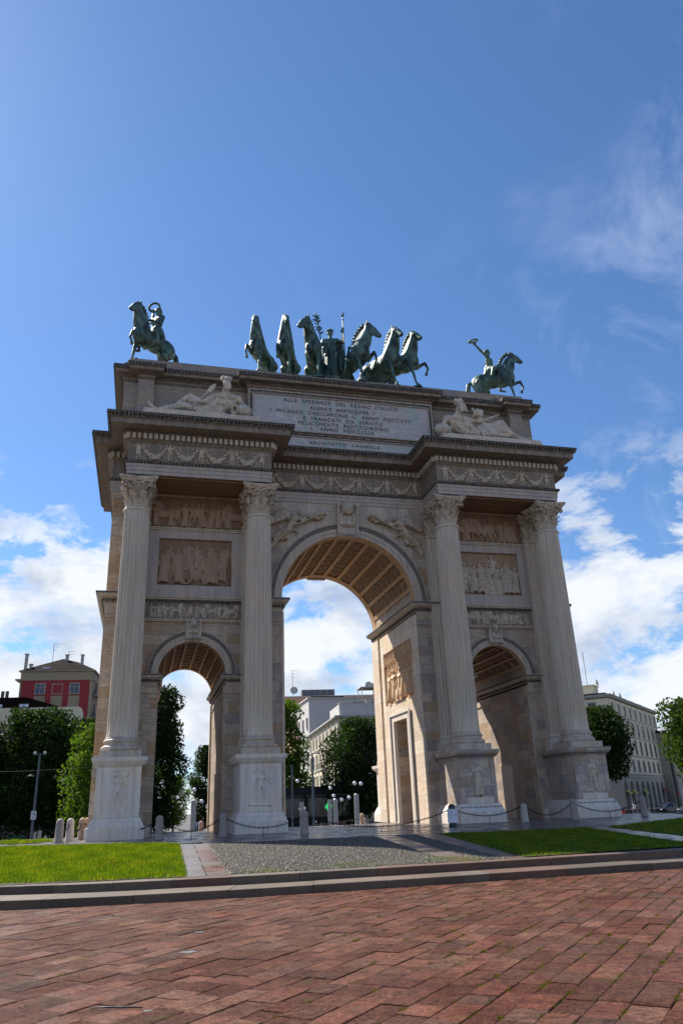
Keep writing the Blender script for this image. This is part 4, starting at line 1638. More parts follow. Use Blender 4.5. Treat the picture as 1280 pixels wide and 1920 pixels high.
# keystones with busts
for cx, zb, zt_, w0, w1, d in ((0, 13.26, 14.98, .86, 1.18, .42), (-XS, 8.03, 8.93, .60, .76, .32), (XS, 8.03, 8.93, .60, .76, .32)):
    m = A()
    H = zt_ - zb
    for q in (-1, 1):
        xa, xb = (-w1 / 2, -w1 / 2 + .14) if q < 0 else (w1 / 2 - .14, w1 / 2)
        prof = [(0, 0), (.55, .02), (.75, .12), (.62, .3), (.60, .6), (.85, .82), (1.1, .92), (1.1, 1.0), (0, 1.0)]
        pl = [(YF - d * a, zb + H * b) for a, b in prof]
        m.prism(pl, cx + xa * .92, cx + xb * .92, 'x')
    m.box(cx - w0 / 2, cx + w0 / 2, YF - d * .5, YF, zb + .02, zt_ - .02)
    for k in range(7):
        m.ball((cx - w0 * .36 + w0 * .12 * k, YF - d * .62, zb + .12), (.05, .08, .10), 6, 4)
    for k in range(2):
        m.arc(cx, zb + H * .9, .0 + .01, .10, YF - d * 1.15, YF - d * 1.0, 12, 0, 2 * PI) if k == 0 else None
    ks = m.go('keystone', M_STONE)
    J = dict(HJ)
    bust = [s_ for s_ in human(J, hands=False, robe=0) if (s_[1].z > 1.50)] + hair_cap(long=False) + [cap((-.085, .02, 1.62), .025, (-.10, .0, 1.46), .028), cap((.085, .02, 1.62), .025, (.10, .0, 1.46), .028), ell((0, 0, 1.80), (.075, .06, .05)), ell((0, .02, 1.42), (.15, .07, .07))]
    me = blob(bust, .022, 1, .4)
    sc = H * 1.70
    o = put(me, 'keystone_bust', M_CARVE, ARCH)
    o.matrix_basis = Matrix.Translation((cx, YF - d * .62 - 6.3, zb + H * .20 - 1.30 * sc)) @ Matrix.Diagonal((sc * (1.25 if cx == 0 else 1.1), sc, sc, 1))
    c = ks.copy()
    COL.objects.link(c)
    c.matrix_parent_inverse = Matrix.Identity(4)
    c.matrix_basis = Matrix.Rotation(PI, 4, 'Z') @ Matrix.Translation((0, -6.3, 0))

# winged victories in the spandrels, carved in one skin each
def victory():
    P = lambda x, z, y=0: (x, y, z)
    J = dict(head=(-2.46, -.12, 14.30), neck=(-2.62, -.05, 14.12), chest=(-2.76, 0, 13.98), waist=(-2.86, 0, 13.76), pelvis=(-2.93, 0, 13.60))
    s = [ell((-2.46, -.14, 14.33), (.12, .12, .15)), cap((-2.52, -.08, 14.22), .07, (-2.66, -.04, 14.08), .09), cap((-2.62, -.06, 14.12), .13, (-2.88, -.05, 13.90), .12),
         cap((-2.74, -.06, 14.0), .17, (-2.90, -.04, 13.72), .14), cap((-2.90, -.04, 13.72), .15, (-2.98, -.03, 13.55), .17),
         ell((-2.64, -.17, 13.98), (.09, .07, .09)), ell((-2.80, -.17, 13.95), (.09, .07, .09)),
         cap((-2.95, -.05, 13.55), .15, (-3.22, -.10, 13.22), .11), cap((-3.22, -.10, 13.22), .10, (-3.62, -.04, 12.86), .055), cap((-3.62, -.04, 12.86), .05, (-3.78, -.03, 12.76), .035),
         cap((-3.02, -.02, 13.5), .14, (-3.38, -.03, 13.34), .10), cap((-3.38, -.03, 13.34), .09, (-3.80, 0, 13.10), .05),
         cap((-2.62, -.08, 14.12), .07, (-2.36, -.12, 13.98), .055), cap((-2.36, -.12, 13.98), .055, (-2.10, -.10, 14.18), .04), ell((-2.05, -.1, 14.22), (.06, .05, .06)),
         cap((-2.85, -.05, 13.95), .065, (-2.72, -.16, 13.72), .05), cap((-2.72, -.16, 13.72), .05, (-2.45, -.14, 13.78), .04)]
    # trumpet and flying scarf
    s += [cap((-2.45, -.14, 13.80), .03, (-1.55, -.08, 14.32), .07), cap((-1.55, -.08, 14.32), .07, (-1.2, -.08, 14.42), .10), cap((-1.75, -.05, 14.2), .05, (-1.45, -.05, 14.12), .04),
          cap((-2.95, 0, 13.62), .06, (-2.5, 0, 13.45), .05), cap((-2.5, 0, 13.45), .05, (-2.62, 0, 13.28), .03), cap((-3.0, -.05, 13.5), .07, (-3.3, -.05, 13.0), .06),
          cap((-3.1, -.06, 13.45), .06, (-3.55, -.05, 12.98), .05), cap((-3.55, 0, 12.86), .07, (-3.86, 0, 12.5), .05), cap((-3.7, 0, 12.9), .06, (-3.9, 0, 12.6), .05)]
    # wing feathers fanning back
    for k in range(9):
        f = k / 8
        a = Vector((-2.85 - .10 * f, .0, 14.35 - .18 * f))
        b = Vector((-3.15 - .75 * f ** .8, .0, 14.62 - 1.15 * f))
        b = Vector((-2.95 - .95 * math.sin(.25 + f * 1.15), 0, 14.1 + .5 * math.cos(.2 + f * 2.0)))
        s.append(cap(a, .09, b, .065))
        s.append(cap(a.lerp(b, .3), .10, a.lerp(b, .75), .085))
    s.append(cap((-2.75, 0, 14.15), .09, (-2.95, -.02, 14.50), .07))
    for k in range(6):                      # skirt blown back in folds
        s.append(cap((-2.92 - .02 * k, -.02, 13.66 - .03 * k), .09, (-3.05 - .13 * k, -.05, 13.05 + .04 * (k % 2) - .03 * k), .06))
        s.append(cap((-2.1 + .12 * k, -.02, 14.25 + .05 * math.sin(k * 2.0)), .06, (-1.95 + .13 * k, -.04, 14.30 + .05 * math.cos(k * 2.0)), .07))
    return [('c', q[1], q[2] * 1.28, q[3], q[4] * 1.28) if q[0] == 'c' else q for q in s]


vm = blob(victory(), .026, 1, .4)
o = put(vm, 'victory_relief', M_CARVE, ARCH, Matrix.Translation((0, YF - .05 - 6.3, 0)) @ Matrix.Diagonal((1, 2.1, 1, 1)))
c = o.copy()
COL.objects.link(c)
c.matrix_basis = Matrix.Translation((0, YF - .05 - 6.3, 0)) @ Matrix.Diagonal((-1, 2.1, 1, 1))

# reveals of the great opening: framed relief above, framed doorway recess below
for s in (-1, 1):
    X = s * R1
    def bx(m, d0, d1, y0, y1, z0, z1):
        a, b = sorted((X - s * d0, X - s * d1))
        m.box(a, b, y0, y1, z0, z1)
    m = A()
    bx(m, -.01, .10, YF + .012, 3.36, 0, 9.48)
    bx(m, -.01, .10, 8.02, 8.50, 0, 9.48)
    bx(m, -.01, .16, 8.72, YB - .012, 0, 9.48)
    bx(m, -.01, .10, 3.36, 8.02, 8.50, 9.48)
    bx(m, -.01, .10, 3.36, 8.02, 5.10, 5.74)
    bx(m, -.01, .10, 3.36, 4.15, 0, 5.10)
    bx(m, -.01, .10, 7.20, 8.02, 0, 5.10)
    m.go('reveal_facing', M_ASHP)
    m = A()
    bx(m, -.01, .16, 4.15, 4.62, .0, 5.10)
    bx(m, -.01, .16, 6.74, 7.20, .0, 5.10)
    bx(m, -.01, .16, 4.62, 6.74, 4.80, 5.10)
    bx(m, .16, .22, 4.06, 4.18, 0, 5.2)
    bx(m, .16, .22, 7.16, 7.28, 0, 5.2)
    bx(m, .16, .22, 4.18, 7.16, 5.08, 5.2)
    m.go('door_frame', M_PED)
    m = A()
    for k in range(44):
        z = .1 + 5.0 * (k + .5) / 44
        bx(m, .15, .19, 4.28, 4.33, z - .035, z + .035)
        bx(m, .15, .19, 7.03, 7.08, z - .035, z + .035)
    m.go('door_frame_ornament', M_ORNL)
    m = A()
    bx(m, -.01, .012, 3.36, 8.02, 5.74, 8.50)
    fx = X - s * .02
    crowd(m, 3.75, 7.7, fx, 5.80, 1.80, 7, .6, 61 + s, 0, axis='y', face=(-1 if s > 0 else 1))
    m.mesh(figs[2], Matrix.Translation((fx, 5.6, 6.25)) @ Matrix.Rotation((-1 if s > 0 else 1) * PI / 2, 4, 'Z') @ Matrix.Diagonal((1.05, .6, 1.0, 1)))
    bx(m, 0, .18, 5.1, 6.1, 5.76, 6.35)
    for k in range(10):                     # hanging cloth behind the figures
        y0 = 3.55 + k * .46
        m.tube([(fx, y0, 8.46), (fx - s * .05, y0 + .10, 8.0), (fx - s * .06, y0 + .23, 7.82), (fx - s * .05, y0 + .36, 8.0), (fx, y0 + .44, 8.46)], .05, 5)
        m.tube([(fx - s * .03, y0, 8.44), (fx - s * .05, y0 + .02, 7.3)], .035, 5)
    m.go('reveal_relief', M_RELW, smooth=True, auto=True)
    # side openings: plain door slab in the inner wall, string course
    for t, XX, dd in ((s, s * (XS + R2), -1), (s, s * (XS - R2), 1)):
        m = A()
        a, b = sorted((XX, XX + s * dd * .05))
        m.box(a, b, 5.3, 6.5, 0, 2.5)
        m.go('side_door', M_PED if dd < 0 else M_STONE)
        a, b = sorted((XX, XX + s * dd * .07))
        for y0, y1 in ((YF + .012, YF + .42), (YB - .42, YB - .012)):
            m = A()
            m.box(a, b, y0, y1, .0, 6.05)
            m.go('side_reveal_strip', M_ASHW)

# ------------------------------------------------------------------ statues
ST = 22.70


def bronze_horse(label, x, y, yaw, sc, pitch, turn, nod, lift, group, spread=.12, name='horse_statue', extra=None):
    root = empty(name, (x, y, ST), yaw)
    tag(root, label, 'horse statue', group)
    body, mane, tail, R = horse(lift, pitch, turn, nod, spread)
    Mx = Matrix.Scale(sc, 4)
    put(blob(body, .026, 3), 'horse', M_BRZ, root, Mx)
    put(blob(mane, .024, 1), 'mane', M_BRZ, root, Mx)
    put(blob(tail, .03, 1), 'tail', M_BRZ, root, Mx)
    m = MB()
    m.box(-1.25 * sc, 1.0 * sc, -.38 * sc, .38 * sc, -.02, .05)
    m.build('plinth', M_BRZ, root)
    return root, R


D2 = lambda d: rad(d - 90)       # heading measured from -Y (towards the viewer), + to the right
GQ = 'six bronze horses drawing the chariot on the arch'
for lab, x, y, yaw, sc, pit, tu, nod, lift in (
        ('leftmost of the six bronze chariot horses, ears pricked, head facing the square', -3.95, 4.7, -30, 1.54, .12, .25, .0, 'r'),
        ('second bronze chariot horse from the left, head held high and foreleg tucked', -2.50, 4.7, -20, 1.62, .12, .35, .0, 'r'),
        ('third bronze chariot horse from the left, head turned left beside the robed figure', -1.00, 4.6, -14, 1.64, .11, -.9, -.05, 'r'),
        ('bronze chariot horse just right of the robed figure, pale green neck and head turned right', 1.30, 4.7, 20, 1.70, .13, 1.0, -.05, 'l'),
        ('fifth bronze chariot horse from the left, chin tucked in above its outstretched foreleg', 3.05, 4.7, 30, 1.64, .13, -.25, -.05, 'l'),
        ('rightmost of the six bronze chariot horses, raised foreleg reaching far out to the right', 3.95, 4.3, 46, 1.54, .12, -.5, -.02, 'l')):
    bronze_horse(lab, x, y, D2(yaw), sc, pit, tu * (1 if True else 1), nod, lift, GQ)


def rider_statue(label, x, y, yaw, sc, arm, lift, turn, group):
    root, R = bronze_horse(label, x, y, yaw, sc, .10, turn, .0, lift, group, .12, 'equestrian_statue')
    root['category'] = 'equestrian statue'
    J = dict(pelvis=(0, 0, .95), hl=(-.12, 0, .95), hr=(.12, 0, .95), kl=(-.36, -.28, .80), kr=(.36, -.28, .80), al=(-.37, -.16, .40), ar=(.37, -.16, .40), tl=(-.40, -.30, .34),
             tr=(.40, -.30, .34), er=(.25, -.05, 1.16), wr=(.18, -.28, 1.10))
    J.update(arm)
    seg = human(J, True, 0, True, 1.0, True)
    # short tunic skirt over the thighs and a cloth flying behind
    seg += [cap((-.10, 0, .98), .13, (-.30, -.2, .84), .10), cap((.10, 0, .98), .13, (.30, -.2, .84), .10), cap((0, .05, 1.1), .13, (0, .10, .85), .17),
            cap((-.3, -.1, .85), .08, (-.36, 0, .6), .06), cap((.3, -.1, .85), .08, (.36, 0, .6), .06)]
    wp = Vector(J['wl'])
    T = Matrix.Scale(sc, 4) @ R @ Matrix.Translation((-.02, 0, .62)) @ Matrix.Rotation(PI / 2, 4, 'Z') @ Matrix.Translation((0, 0, -.16)) @ Matrix.Scale(1.30, 4)
    put(blob(seg, .018, 1, .4), 'rider', M_BRZ, root, T)
    put(blob(hair_cap(J), .016, 1, .4), 'hair', M_BRZ, root, T)
    m = MB()
    d = (wp - Vector(J['el'])).normalized()
    c = wp + d * .10
    pts = [(c.x + .15 * math.cos(a) , c.y + .15 * math.sin(a) * .9 - .0, c.z + .09 + .05 * math.cos(a)) for a in [2 * PI * k / 20 for k in range(21)]]
    m.tube(pts, .028, 8)
    for k in range(20):
        a = 2 * PI * k / 20
        m.ball((c.x + .15 * math.cos(a), c.y + .135 * math.sin(a), c.z + .09 + .05 * math.cos(a)), (.038, .038, .034), 5, 4)
    o = m.build('wreath', M_BRZ, root, smooth=True)
    o.matrix_local = T
    return root


GR = 'horse riders at the corners of the arch'
rider_statue('bronze rider holding a wreath high on a prancing horse, left corner of the arch', -9.95, 4.5, D2(-48), 1.55,
             dict(sl=(-.19, 0, 1.46), el=(-.36, .10, 1.70), wl=(-.44, .16, 2.02)), 'l', .25, GR)
rider_statue('bronze rider stretching a wreath backward, horse stepping right, right corner of the arch', 10.15, 4.5, D2(62), 1.45,
             dict(sl=(-.19, 0, 1.43), el=(-.42, .14, 1.48), wl=(-.62, .30, 1.66)), 'l', .1, GR)

# goddess in the chariot
root = empty('robed_statue', (.12, 5.0, ST))
tag(root, 'bronze helmeted goddess in a robe holding a tall staff, standing among the chariot horses', 'statue')
J = dict(el=(-.30, -.05, 1.16), wl=(-.22, -.26, 1.02), er=(.36, -.02, 1.34), wr=(.36, -.14, 1.58), sr=(.19, 0, 1.42))
seg = human(J, True, 2, True, 1.0, True)
seg += [cap((.30, .05, 1.4), .06, (.34, .12, .8), .08), cap((.2, .12, 1.42), .08, (.28, .16, .5), .10), cap((-.2, .12, 1.42), .08, (-.26, .14, .5), .09)]
T = Matrix.Translation((0, 0, .85)) @ Matrix.Rotation(rad(-12), 4, 'Z') @ Matrix.Scale(2.06, 4)
put(blob(seg, .018, 1, .4), 'body', M_BRZ, root, T)
put(blob(hair_cap(J, True) + [ell((0, .03, 1.80), (.03, .10, .05))], .016, 1, .4), 'helmet', M_BRZ, root, T)
m = MB()
m.tube([(.39, -.20, .15), (.385, -.185, 1.0), (.37, -.17, 2.1)], .017, 8)
m.ball((.37, -.17, 2.16), (.035, .035, .06), 8, 5)
for q in (-1, 1):
    m.tube([(.37, -.17, 2.10), (.37 + q * .05, -.17, 2.2), (.37 + q * .02, -.17, 2.27)], .015, 6)
m.ball((.37, -.17, 2.02), (.03, .03, .02), 8, 5)
m.build('staff', M_BRZ, root, smooth=True).matrix_local = T
m = MB()
m.tube([(.30, -.30, .0), (.42, -.30, .55), (.50, -.30, .93)], [.035, .03, .03], 8)
m.ball((.51, -.30, .97), (.05, .045, .05), 8, 5)
m.build('baton', M_BRZ, root, smooth=True).matrix_local = T
m = MB()
m.lathe([(.55, 0), (.60, .1), (.62, .5), (.70, .75), (.73, .80), (.66, .82)], 20, M=Matrix.Diagonal((1.3, 1.1, 1.15, 1)))
for k in range(14):
    a = 2 * PI * k / 14
    m.ball((.80 * math.cos(a), .68 * math.sin(a), .5), (.09, .09, .16), 6, 4)
m.build('chariot', M_BRZ, root, smooth=True, auto=True)
# branch held near the third horse
m = MB()
rg = random.Random(5)
m.tube([(-.95, -1.55, 2.7), (-1.05, -1.6, 3.4), (-1.25, -1.6, 4.3)], .035, 6)
for k in range(30):
    f = rg.random()
    c = Vector((-1.0 - .25 * f, -1.6, 3.0 + 1.3 * f))
    d = Vector((rg.uniform(-1, 1), rg.uniform(-.4, .4), rg.uniform(-.1, 1))).normalized() * .26
    m.tube([c, c + d * .5, c + d], [.012, .035, .008], 5)
m.build('branch', M_BRZ, root)

# river gods: worked out in metres on the plane just in front of the attic wall
def river_god(kind):
    y = 1.95
    seg, beard, prop, cloth = [], [], [], []
    c2 = lambda a, ra, b, rb: seg.append(cap(a, ra, b, rb))
    if kind == 'L':
        hd = (-6.22, y - .42, 20.93)
        hips, chest, nk = (-7.15, y, 19.35), (-6.25, y - .05, 20.02), (-6.22, y - .15, 20.48)
        shA, shB = (-6.85, y - .12, 20.14), (-5.58, y + .05, 20.22)
        seg += [ell(hd, (.20, .24, .28)), cap(nk, .17, (-6.22, y - .3, 20.75), .15), cap(shA, .21, shB, .22), cap(nk, .20, chest, .32),
                cap((-6.5, y - .1, 19.95), .30, (-6.95, y - .05, 19.5), .30), cap((-5.98, y - .05, 19.95), .30, (-6.55, y, 19.40), .30), cap((-6.7, y, 19.5), .32, hips, .33),
                ell((-6.48, y - .36, 20.10), (.24, .13, .17)), ell((-5.98, y - .32, 20.12), (.24, .13, .17)),
                ell((-6.62, y - .34, 19.72), (.13, .09, .10)), ell((-6.38, y - .34, 19.66), (.13, .09, .10)), ell((-6.78, y - .32, 19.52), (.12, .09, .10))]
        # straight leg, raised leg
        c2(hips, .26, (-8.25, y - .12, 19.52), .17), c2((-8.25, y - .12, 19.52), .16, (-8.75, y - .14, 19.36), .15), c2((-8.75, y - .14, 19.36), .15, (-9.55, y - .18, 19.12), .085)
        c2((-9.55, y - .18, 19.12), .10, (-9.85, y - .2, 19.38), .07), c2((-9.85, y - .2, 19.38), .07, (-9.93, y - .22, 19.50), .05)
        c2((-7.35, y + .1, 19.45), .25, (-8.05, y + .1, 20.10), .17), c2((-8.05, y + .1, 20.10), .16, (-8.40, y + .1, 19.8), .14), c2((-8.40, y + .1, 19.8), .14, (-8.88, y + .1, 19.30), .085)
        c2((-8.88, y + .1, 19.22), .09, (-9.15, y + .05, 19.05), .06)
        # arms
        c2(shB, .17, (-5.28, y - .1, 19.72), .125), c2((-5.28, y - .1, 19.72), .12, (-5.66, y - .38, 19.30), .08)
        seg += hand((-5.66, y - .38, 19.30), (-5.28, y - .1, 19.72), 2.5, .35)
        c2(shA, .16, (-7.28, y - .3, 19.72), .12), c2((-7.28, y - .3, 19.72), .12, (-7.72, y - .42, 19.62), .08)
        seg += hand((-7.72, y - .42, 19.62), (-7.28, y - .3, 19.72), 2.3, .6)
        # face
        seg += [cap((-6.22, y - .66, 21.0), .03, (-6.22, y - .72, 20.90), .045), cap((-6.32, y - .62, 21.02), .035, (-6.12, y - .62, 21.02), .035)]
        for k in range(16):
            a = rg.uniform(-.14, .14)
            beard.append(cap((-6.22 + a, y - .58, 20.80), .06, (-6.22 + a * 1.5, y - .55 - rg.random() * .08, 20.34 + rg.random() * .15), .035))
        for k in range(26):
            a, b = rg.uniform(0, 2 * PI), rg.uniform(0, 1)
            beard.append(ell((-6.22 + .22 * math.cos(a), y - .38 + .20 * math.sin(a) * .8 + .05, 21.02 + .14 * b + .04 * rg.random()), (.075, .075, .075)))
        beard.append(ell((-6.22, y - .30, 21.05), (.22, .22, .22)))
        prop += [cap((-7.95, y - .45, 19.25), .035, (-7.10, y - .40, 20.25), .05), ell((-6.95, y - .38, 20.45), (.14, .05, .36), (0, .6, 0))]
        urn = ((-5.75, y - .55, 19.28), (-5.15, y - .2, 19.42))
        for k in range(9):
            f = k / 8
            cloth.append(cap((-7.95 + .35 * f, y - .05 + .04 * (k % 2), 20.20 - .15 * f), .07, (-7.80 + .75 * f, y - .15 - .06 * (k % 2), 19.30), .06))
        for k in range(5):
            cloth.append(cap((-7.6 + .25 * k, y - .3, 19.15), .09, (-7.25 + .25 * k, y - .4, 19.05), .08))
    else:
        hd = (6.32, y - .42, 20.95)
        hips, chest, nk = (7.5, y, 19.35), (6.30, y - .05, 20.0), (6.28, y - .15, 20.46)
        shA, shB = (5.66, y - .02, 20.18), (6.92, y - .10, 20.12)
        seg += [ell(hd, (.20, .24, .28)), cap(nk, .17, (6.30, y - .3, 20.75), .15), cap(shA, .21, shB, .21), cap(nk, .20, chest, .32),
                cap((6.0, y - .1, 19.95), .30, (6.55, y - .05, 19.45), .30), cap((6.6, y - .1, 19.95), .30, (7.1, y, 19.45), .29), cap((6.8, y, 19.5), .32, hips, .32),
                ell((6.05, y - .36, 20.08), (.24, .13, .17)), ell((6.55, y - .34, 20.06), (.24, .13, .17)), ell((6.55, y - .36, 19.68), (.13, .09, .10)), ell((6.80, y - .34, 19.60), (.13, .09, .10))]
        c2(hips, .27, (8.80, y - .02, 20.12), .20), c2((8.80, y - .02, 20.12), .19, (9.15, y - .05, 19.7), .15), c2((9.15, y - .05, 19.7), .15, (9.50, y - .08, 19.18), .09)
        c2((9.50, y - .08, 19.12), .09, (9.78, y - .18, 19.02), .06)
        c2(hips, .27, (8.75, y - .38, 19.50), .19), c2((8.75, y - .38, 19.50), .18, (9.5, y - .40, 19.20), .11), c2((9.5, y - .40, 19.15), .10, (10.05, y - .42, 19.10), .07)
        c2((10.05, y - .42, 19.10), .07, (10.3, y - .44, 19.16), .05)
        c2(shA, .17, (5.32, y - .12, 19.62), .125), c2((5.32, y - .12, 19.62), .12, (5.80, y - .42, 19.28), .08)
        seg += hand((5.80, y - .42, 19.28), (5.32, y - .12, 19.62), 2.5, .3)
        c2(shB, .16, (7.45, y - .3, 19.98), .115), c2((7.45, y - .3, 19.98), .11, (8.20, y - .45, 20.28), .07)
        seg += hand((8.20, y - .45, 20.28), (7.45, y - .3, 19.98), 2.4, .1)
        seg += [cap((6.38, y - .66, 21.0), .03, (6.40, y - .72, 20.90), .045), cap((6.28, y - .62, 21.02), .035, (6.48, y - .60, 21.02), .035)]
        for k in range(16):
            a = rg.uniform(-.14, .14)
            beard.append(cap((6.40 + a, y - .58, 20.80), .06, (6.46 + a * 1.3, y - .52 - rg.random() * .08, 20.32 + rg.random() * .15), .035))
        for k in range(26):
            a, b = rg.uniform(0, 2 * PI), rg.uniform(0, 1)
            beard.append(ell((6.28 + .22 * math.cos(a), y - .34 + .17 * math.sin(a), 21.02 + .14 * b + .04 * rg.random()), (.075, .075, .075)))
        beard.append(ell((6.28, y - .30, 21.05), (.22, .22, .22)))
        for k in range(34):
            a, b = rg.uniform(0, 2 * PI), rg.uniform(-1, 1)
            prop.append(ell((7.38 + .27 * math.cos(a), y - .25 + .2 * math.sin(a), 20.52 + .30 * b), (.085, .085, .085)))
        prop += [ell((7.38, y - .22, 20.5), (.26, .22, .30)), cap((7.38, y - .2, 20.4), .20, (7.75, y - .25, 19.7), .10)]
        urn = ((5.62, y - .50, 19.22), (5.1, y - .1, 19.45))
        for k in range(13):
            f = k / 12
            cloth.append(cap((7.3 + 1.5 * f, y - .22 - .05 * (k % 2), 19.70 + .42 * f), .07, (7.55 + 2.0 * f, y - .42 - .06 * (k % 2), 19.10 + .05 * f), .055))
        for k in range(6):
            cloth.append(cap((7.35 + .07 * k, y - .25, 19.62 + .06 * k), .075, (8.75 + .07 * k, y - .22 - .04 * (k % 2), 20.22 - .1 * k), .065))
        cloth.append(cap((8.85, y - .1, 20.22), .12, (9.35, y - .35, 19.3), .10))
    loc = Vector(((-7.35 if kind == 'L' else 7.9), 1.95, 18.92))
    root = empty('river_god_statue', loc)
    I = Matrix.Translation(-loc)
    put(blob(seg, .036, 2, .5), 'body', M_STAT, root, I)
    put(blob(beard, .034, 1, .4), 'hair_and_beard', M_STAT, root, I)
    put(blob(prop, .034, 1, .4), 'oar' if kind == 'L' else 'cornucopia', M_STAT, root, I)
    put(blob(cloth, .034, 2, .5), 'drapery', M_STAT, root, I)
    m = MB()
    a, b = Vector(urn[0]), Vector(urn[1])
    q = (a - b).to_track_quat('Z', 'Y').to_matrix().to_4x4()
    L = (a - b).length
    m.lathe([(.05, -.25), (.25, -.1), (.33, .15), (.30, .38), (.20, L - .1), (.19, L - .02), (.27, L + .04), (.27, L + .09), (.17, L + .08), (.15, L - .25), (.02, L - .3)], 20,
            M=Matrix.Translation(b) @ q)
    m.build('urn', M_STAT, root, smooth=True, auto=True).matrix_local = I
    m = MB()
    x0, x1 = (-10.12, -4.60) if kind == 'L' else (5.02, 10.70)
    m.box(x0, x1, 1.22, 2.85, 17.69, 18.92, bev=.03)
    m.box(x0 - .02, x1 + .02, 1.16, 2.85, 18.60, 18.78, bev=.02)
    m.build('plinth', M_ASHP, root).matrix_local = I
    return root


tag(river_god('L'), 'reclining bearded marble river god with oar and urn, on the cornice left of the inscription', 'statue', 'river gods on the arch cornice')
tag(river_god('R'), 'reclining bearded marble river god with horn of plenty, on the cornice right of the inscription', 'statue', 'river gods on the arch cornice')
# ------------------------------------------------------------------ ground
CX, CY, EA, EB, EC = -1.5, 6.3, 16.5, 21.9, 14.0      # plan of the raised platform: centre, half width, depth in front, depth behind
H2 = .60
HB = 1.80                                  # streets behind the arch lie lower than the square before it
SLOPE = .02                                # the paving falls gently from the arch to the steps


def gz(y):
    return SLOPE * min(0.0, y) - .045 * max(0.0, y - 8.0)


def edge(t, d=0.0):
    """point on the platform's rounded outline, d metres outside it"""
    c, s = math.cos(t), math.sin(t)
    q = lambda v: math.copysign(abs(v) ** .5, v)
    return CX + (EA + d) * q(c), CY + ((EB if s < 0 else EC) + d) * q(s)


def on_platform(x, y, d=0.0):
    return ((x - CX) / (EA - d)) ** 4 + ((y - CY) / ((EB if y < CY else EC) - d)) ** 4 < 1


def floor_z(x, y):
    return gz(y) if on_platform(x, y) else (-HB if y > -5 else -H2)


def slope(o):
    for v in o.data.vertices:
        v.co.z += gz(v.co.y)
    return o


m = MB()
m.add([(-900, -300, -HB - .03), (1100, -300, -HB - .03), (1100, 1500, -HB - .03), (-900, 1500, -HB - .03)], [(0, 1, 2, 3)])
tag(m.build('ground', M_ASPH), kind='structure')
m = MB()
N_ = 160
for q in range(N_):
    a, b = 2 * PI * q / N_, 2 * PI * (q + 1) / N_
    P = lambda f, t: (CX + (edge(t, -.3)[0] - CX) * f, CY + (edge(t, -.3)[1] - CY) * f, -.028)
    for f0, f1 in ((0, .15), (.15, .3), (.3, .5), (.5, .7), (.7, .85), (.85, 1)):
        m.add([P(f0, a), P(f1, a), P(f1, b), P(f0, b)] if f0 else [P(0, a), P(f1, a), P(f1, b)], [(0, 1, 2, 3) if f0 else (0, 1, 2)])
tag(slope(m.build('platform_base', M_SOIL)), kind='structure')


def ring_blocks(name, d0, d1, z0, z1, seg_len, mat, a0=-165, a1=-15, sl=True):
    m = MB()
    a = rad(a0)
    while a < rad(a1):
        e0, e1 = edge(a), edge(a + .01)
        rr_ = max(8.0, math.hypot(e1[0] - e0[0], e1[1] - e0[1]) / .01)
        L = seg_len * random.uniform(.75, 1.3) / rr_
        b = a + L
        g = .004 / rr_
        dz, dr = random.uniform(-.003, .003), random.uniform(-.006, .006)
        rs = []
        for f in (0, .5, 1):
            t = a + g + (b - a - 2 * g) * f
            c, s = math.cos(t), math.sin(t)
            P = lambda d, z: edge(t, d + dr) + (z + dz,)
            rs.append([P(d0, z0), P(d1, z0), P(d1, z1 - .018), P(d1 - .006, z1 - .007), P(d1 - .02, z1), P(d0, z1)])
        o = len(m.v)
        m.rings(rs)
        rr = random.random()
        for k in range(len(m.rnd)):
            if m.f[k][0] >= o:
                m.rnd[k] = rr
        a = b
    o = m.build(name, mat)
    if sl:
        slope(o)
    tag(o, kind='structure')


TW = .75
ring_blocks('step_upper', -.36, 0, -.25, .002, 1.15, M_CURB, -175, -5)
ring_blocks('step_lower', -.06, TW, -.40, -.14, 1.1, M_CURB, -175, -5)
ring_blocks('step_upper_rear', -.36, 0, -1.9, .002, 2.5, M_CURB, -5, 185)


def inpoly(p, poly):
    c = False
    j = len(poly) - 1
    for i in range(len(poly)):
        a, b = poly[i], poly[j]
        if (a[1] > p[1]) != (b[1] > p[1]) and p[0] < (b[0] - a[0]) * (p[1] - a[1]) / (b[1] - a[1]) + a[0]:
            c = not c
        j = i
    return c


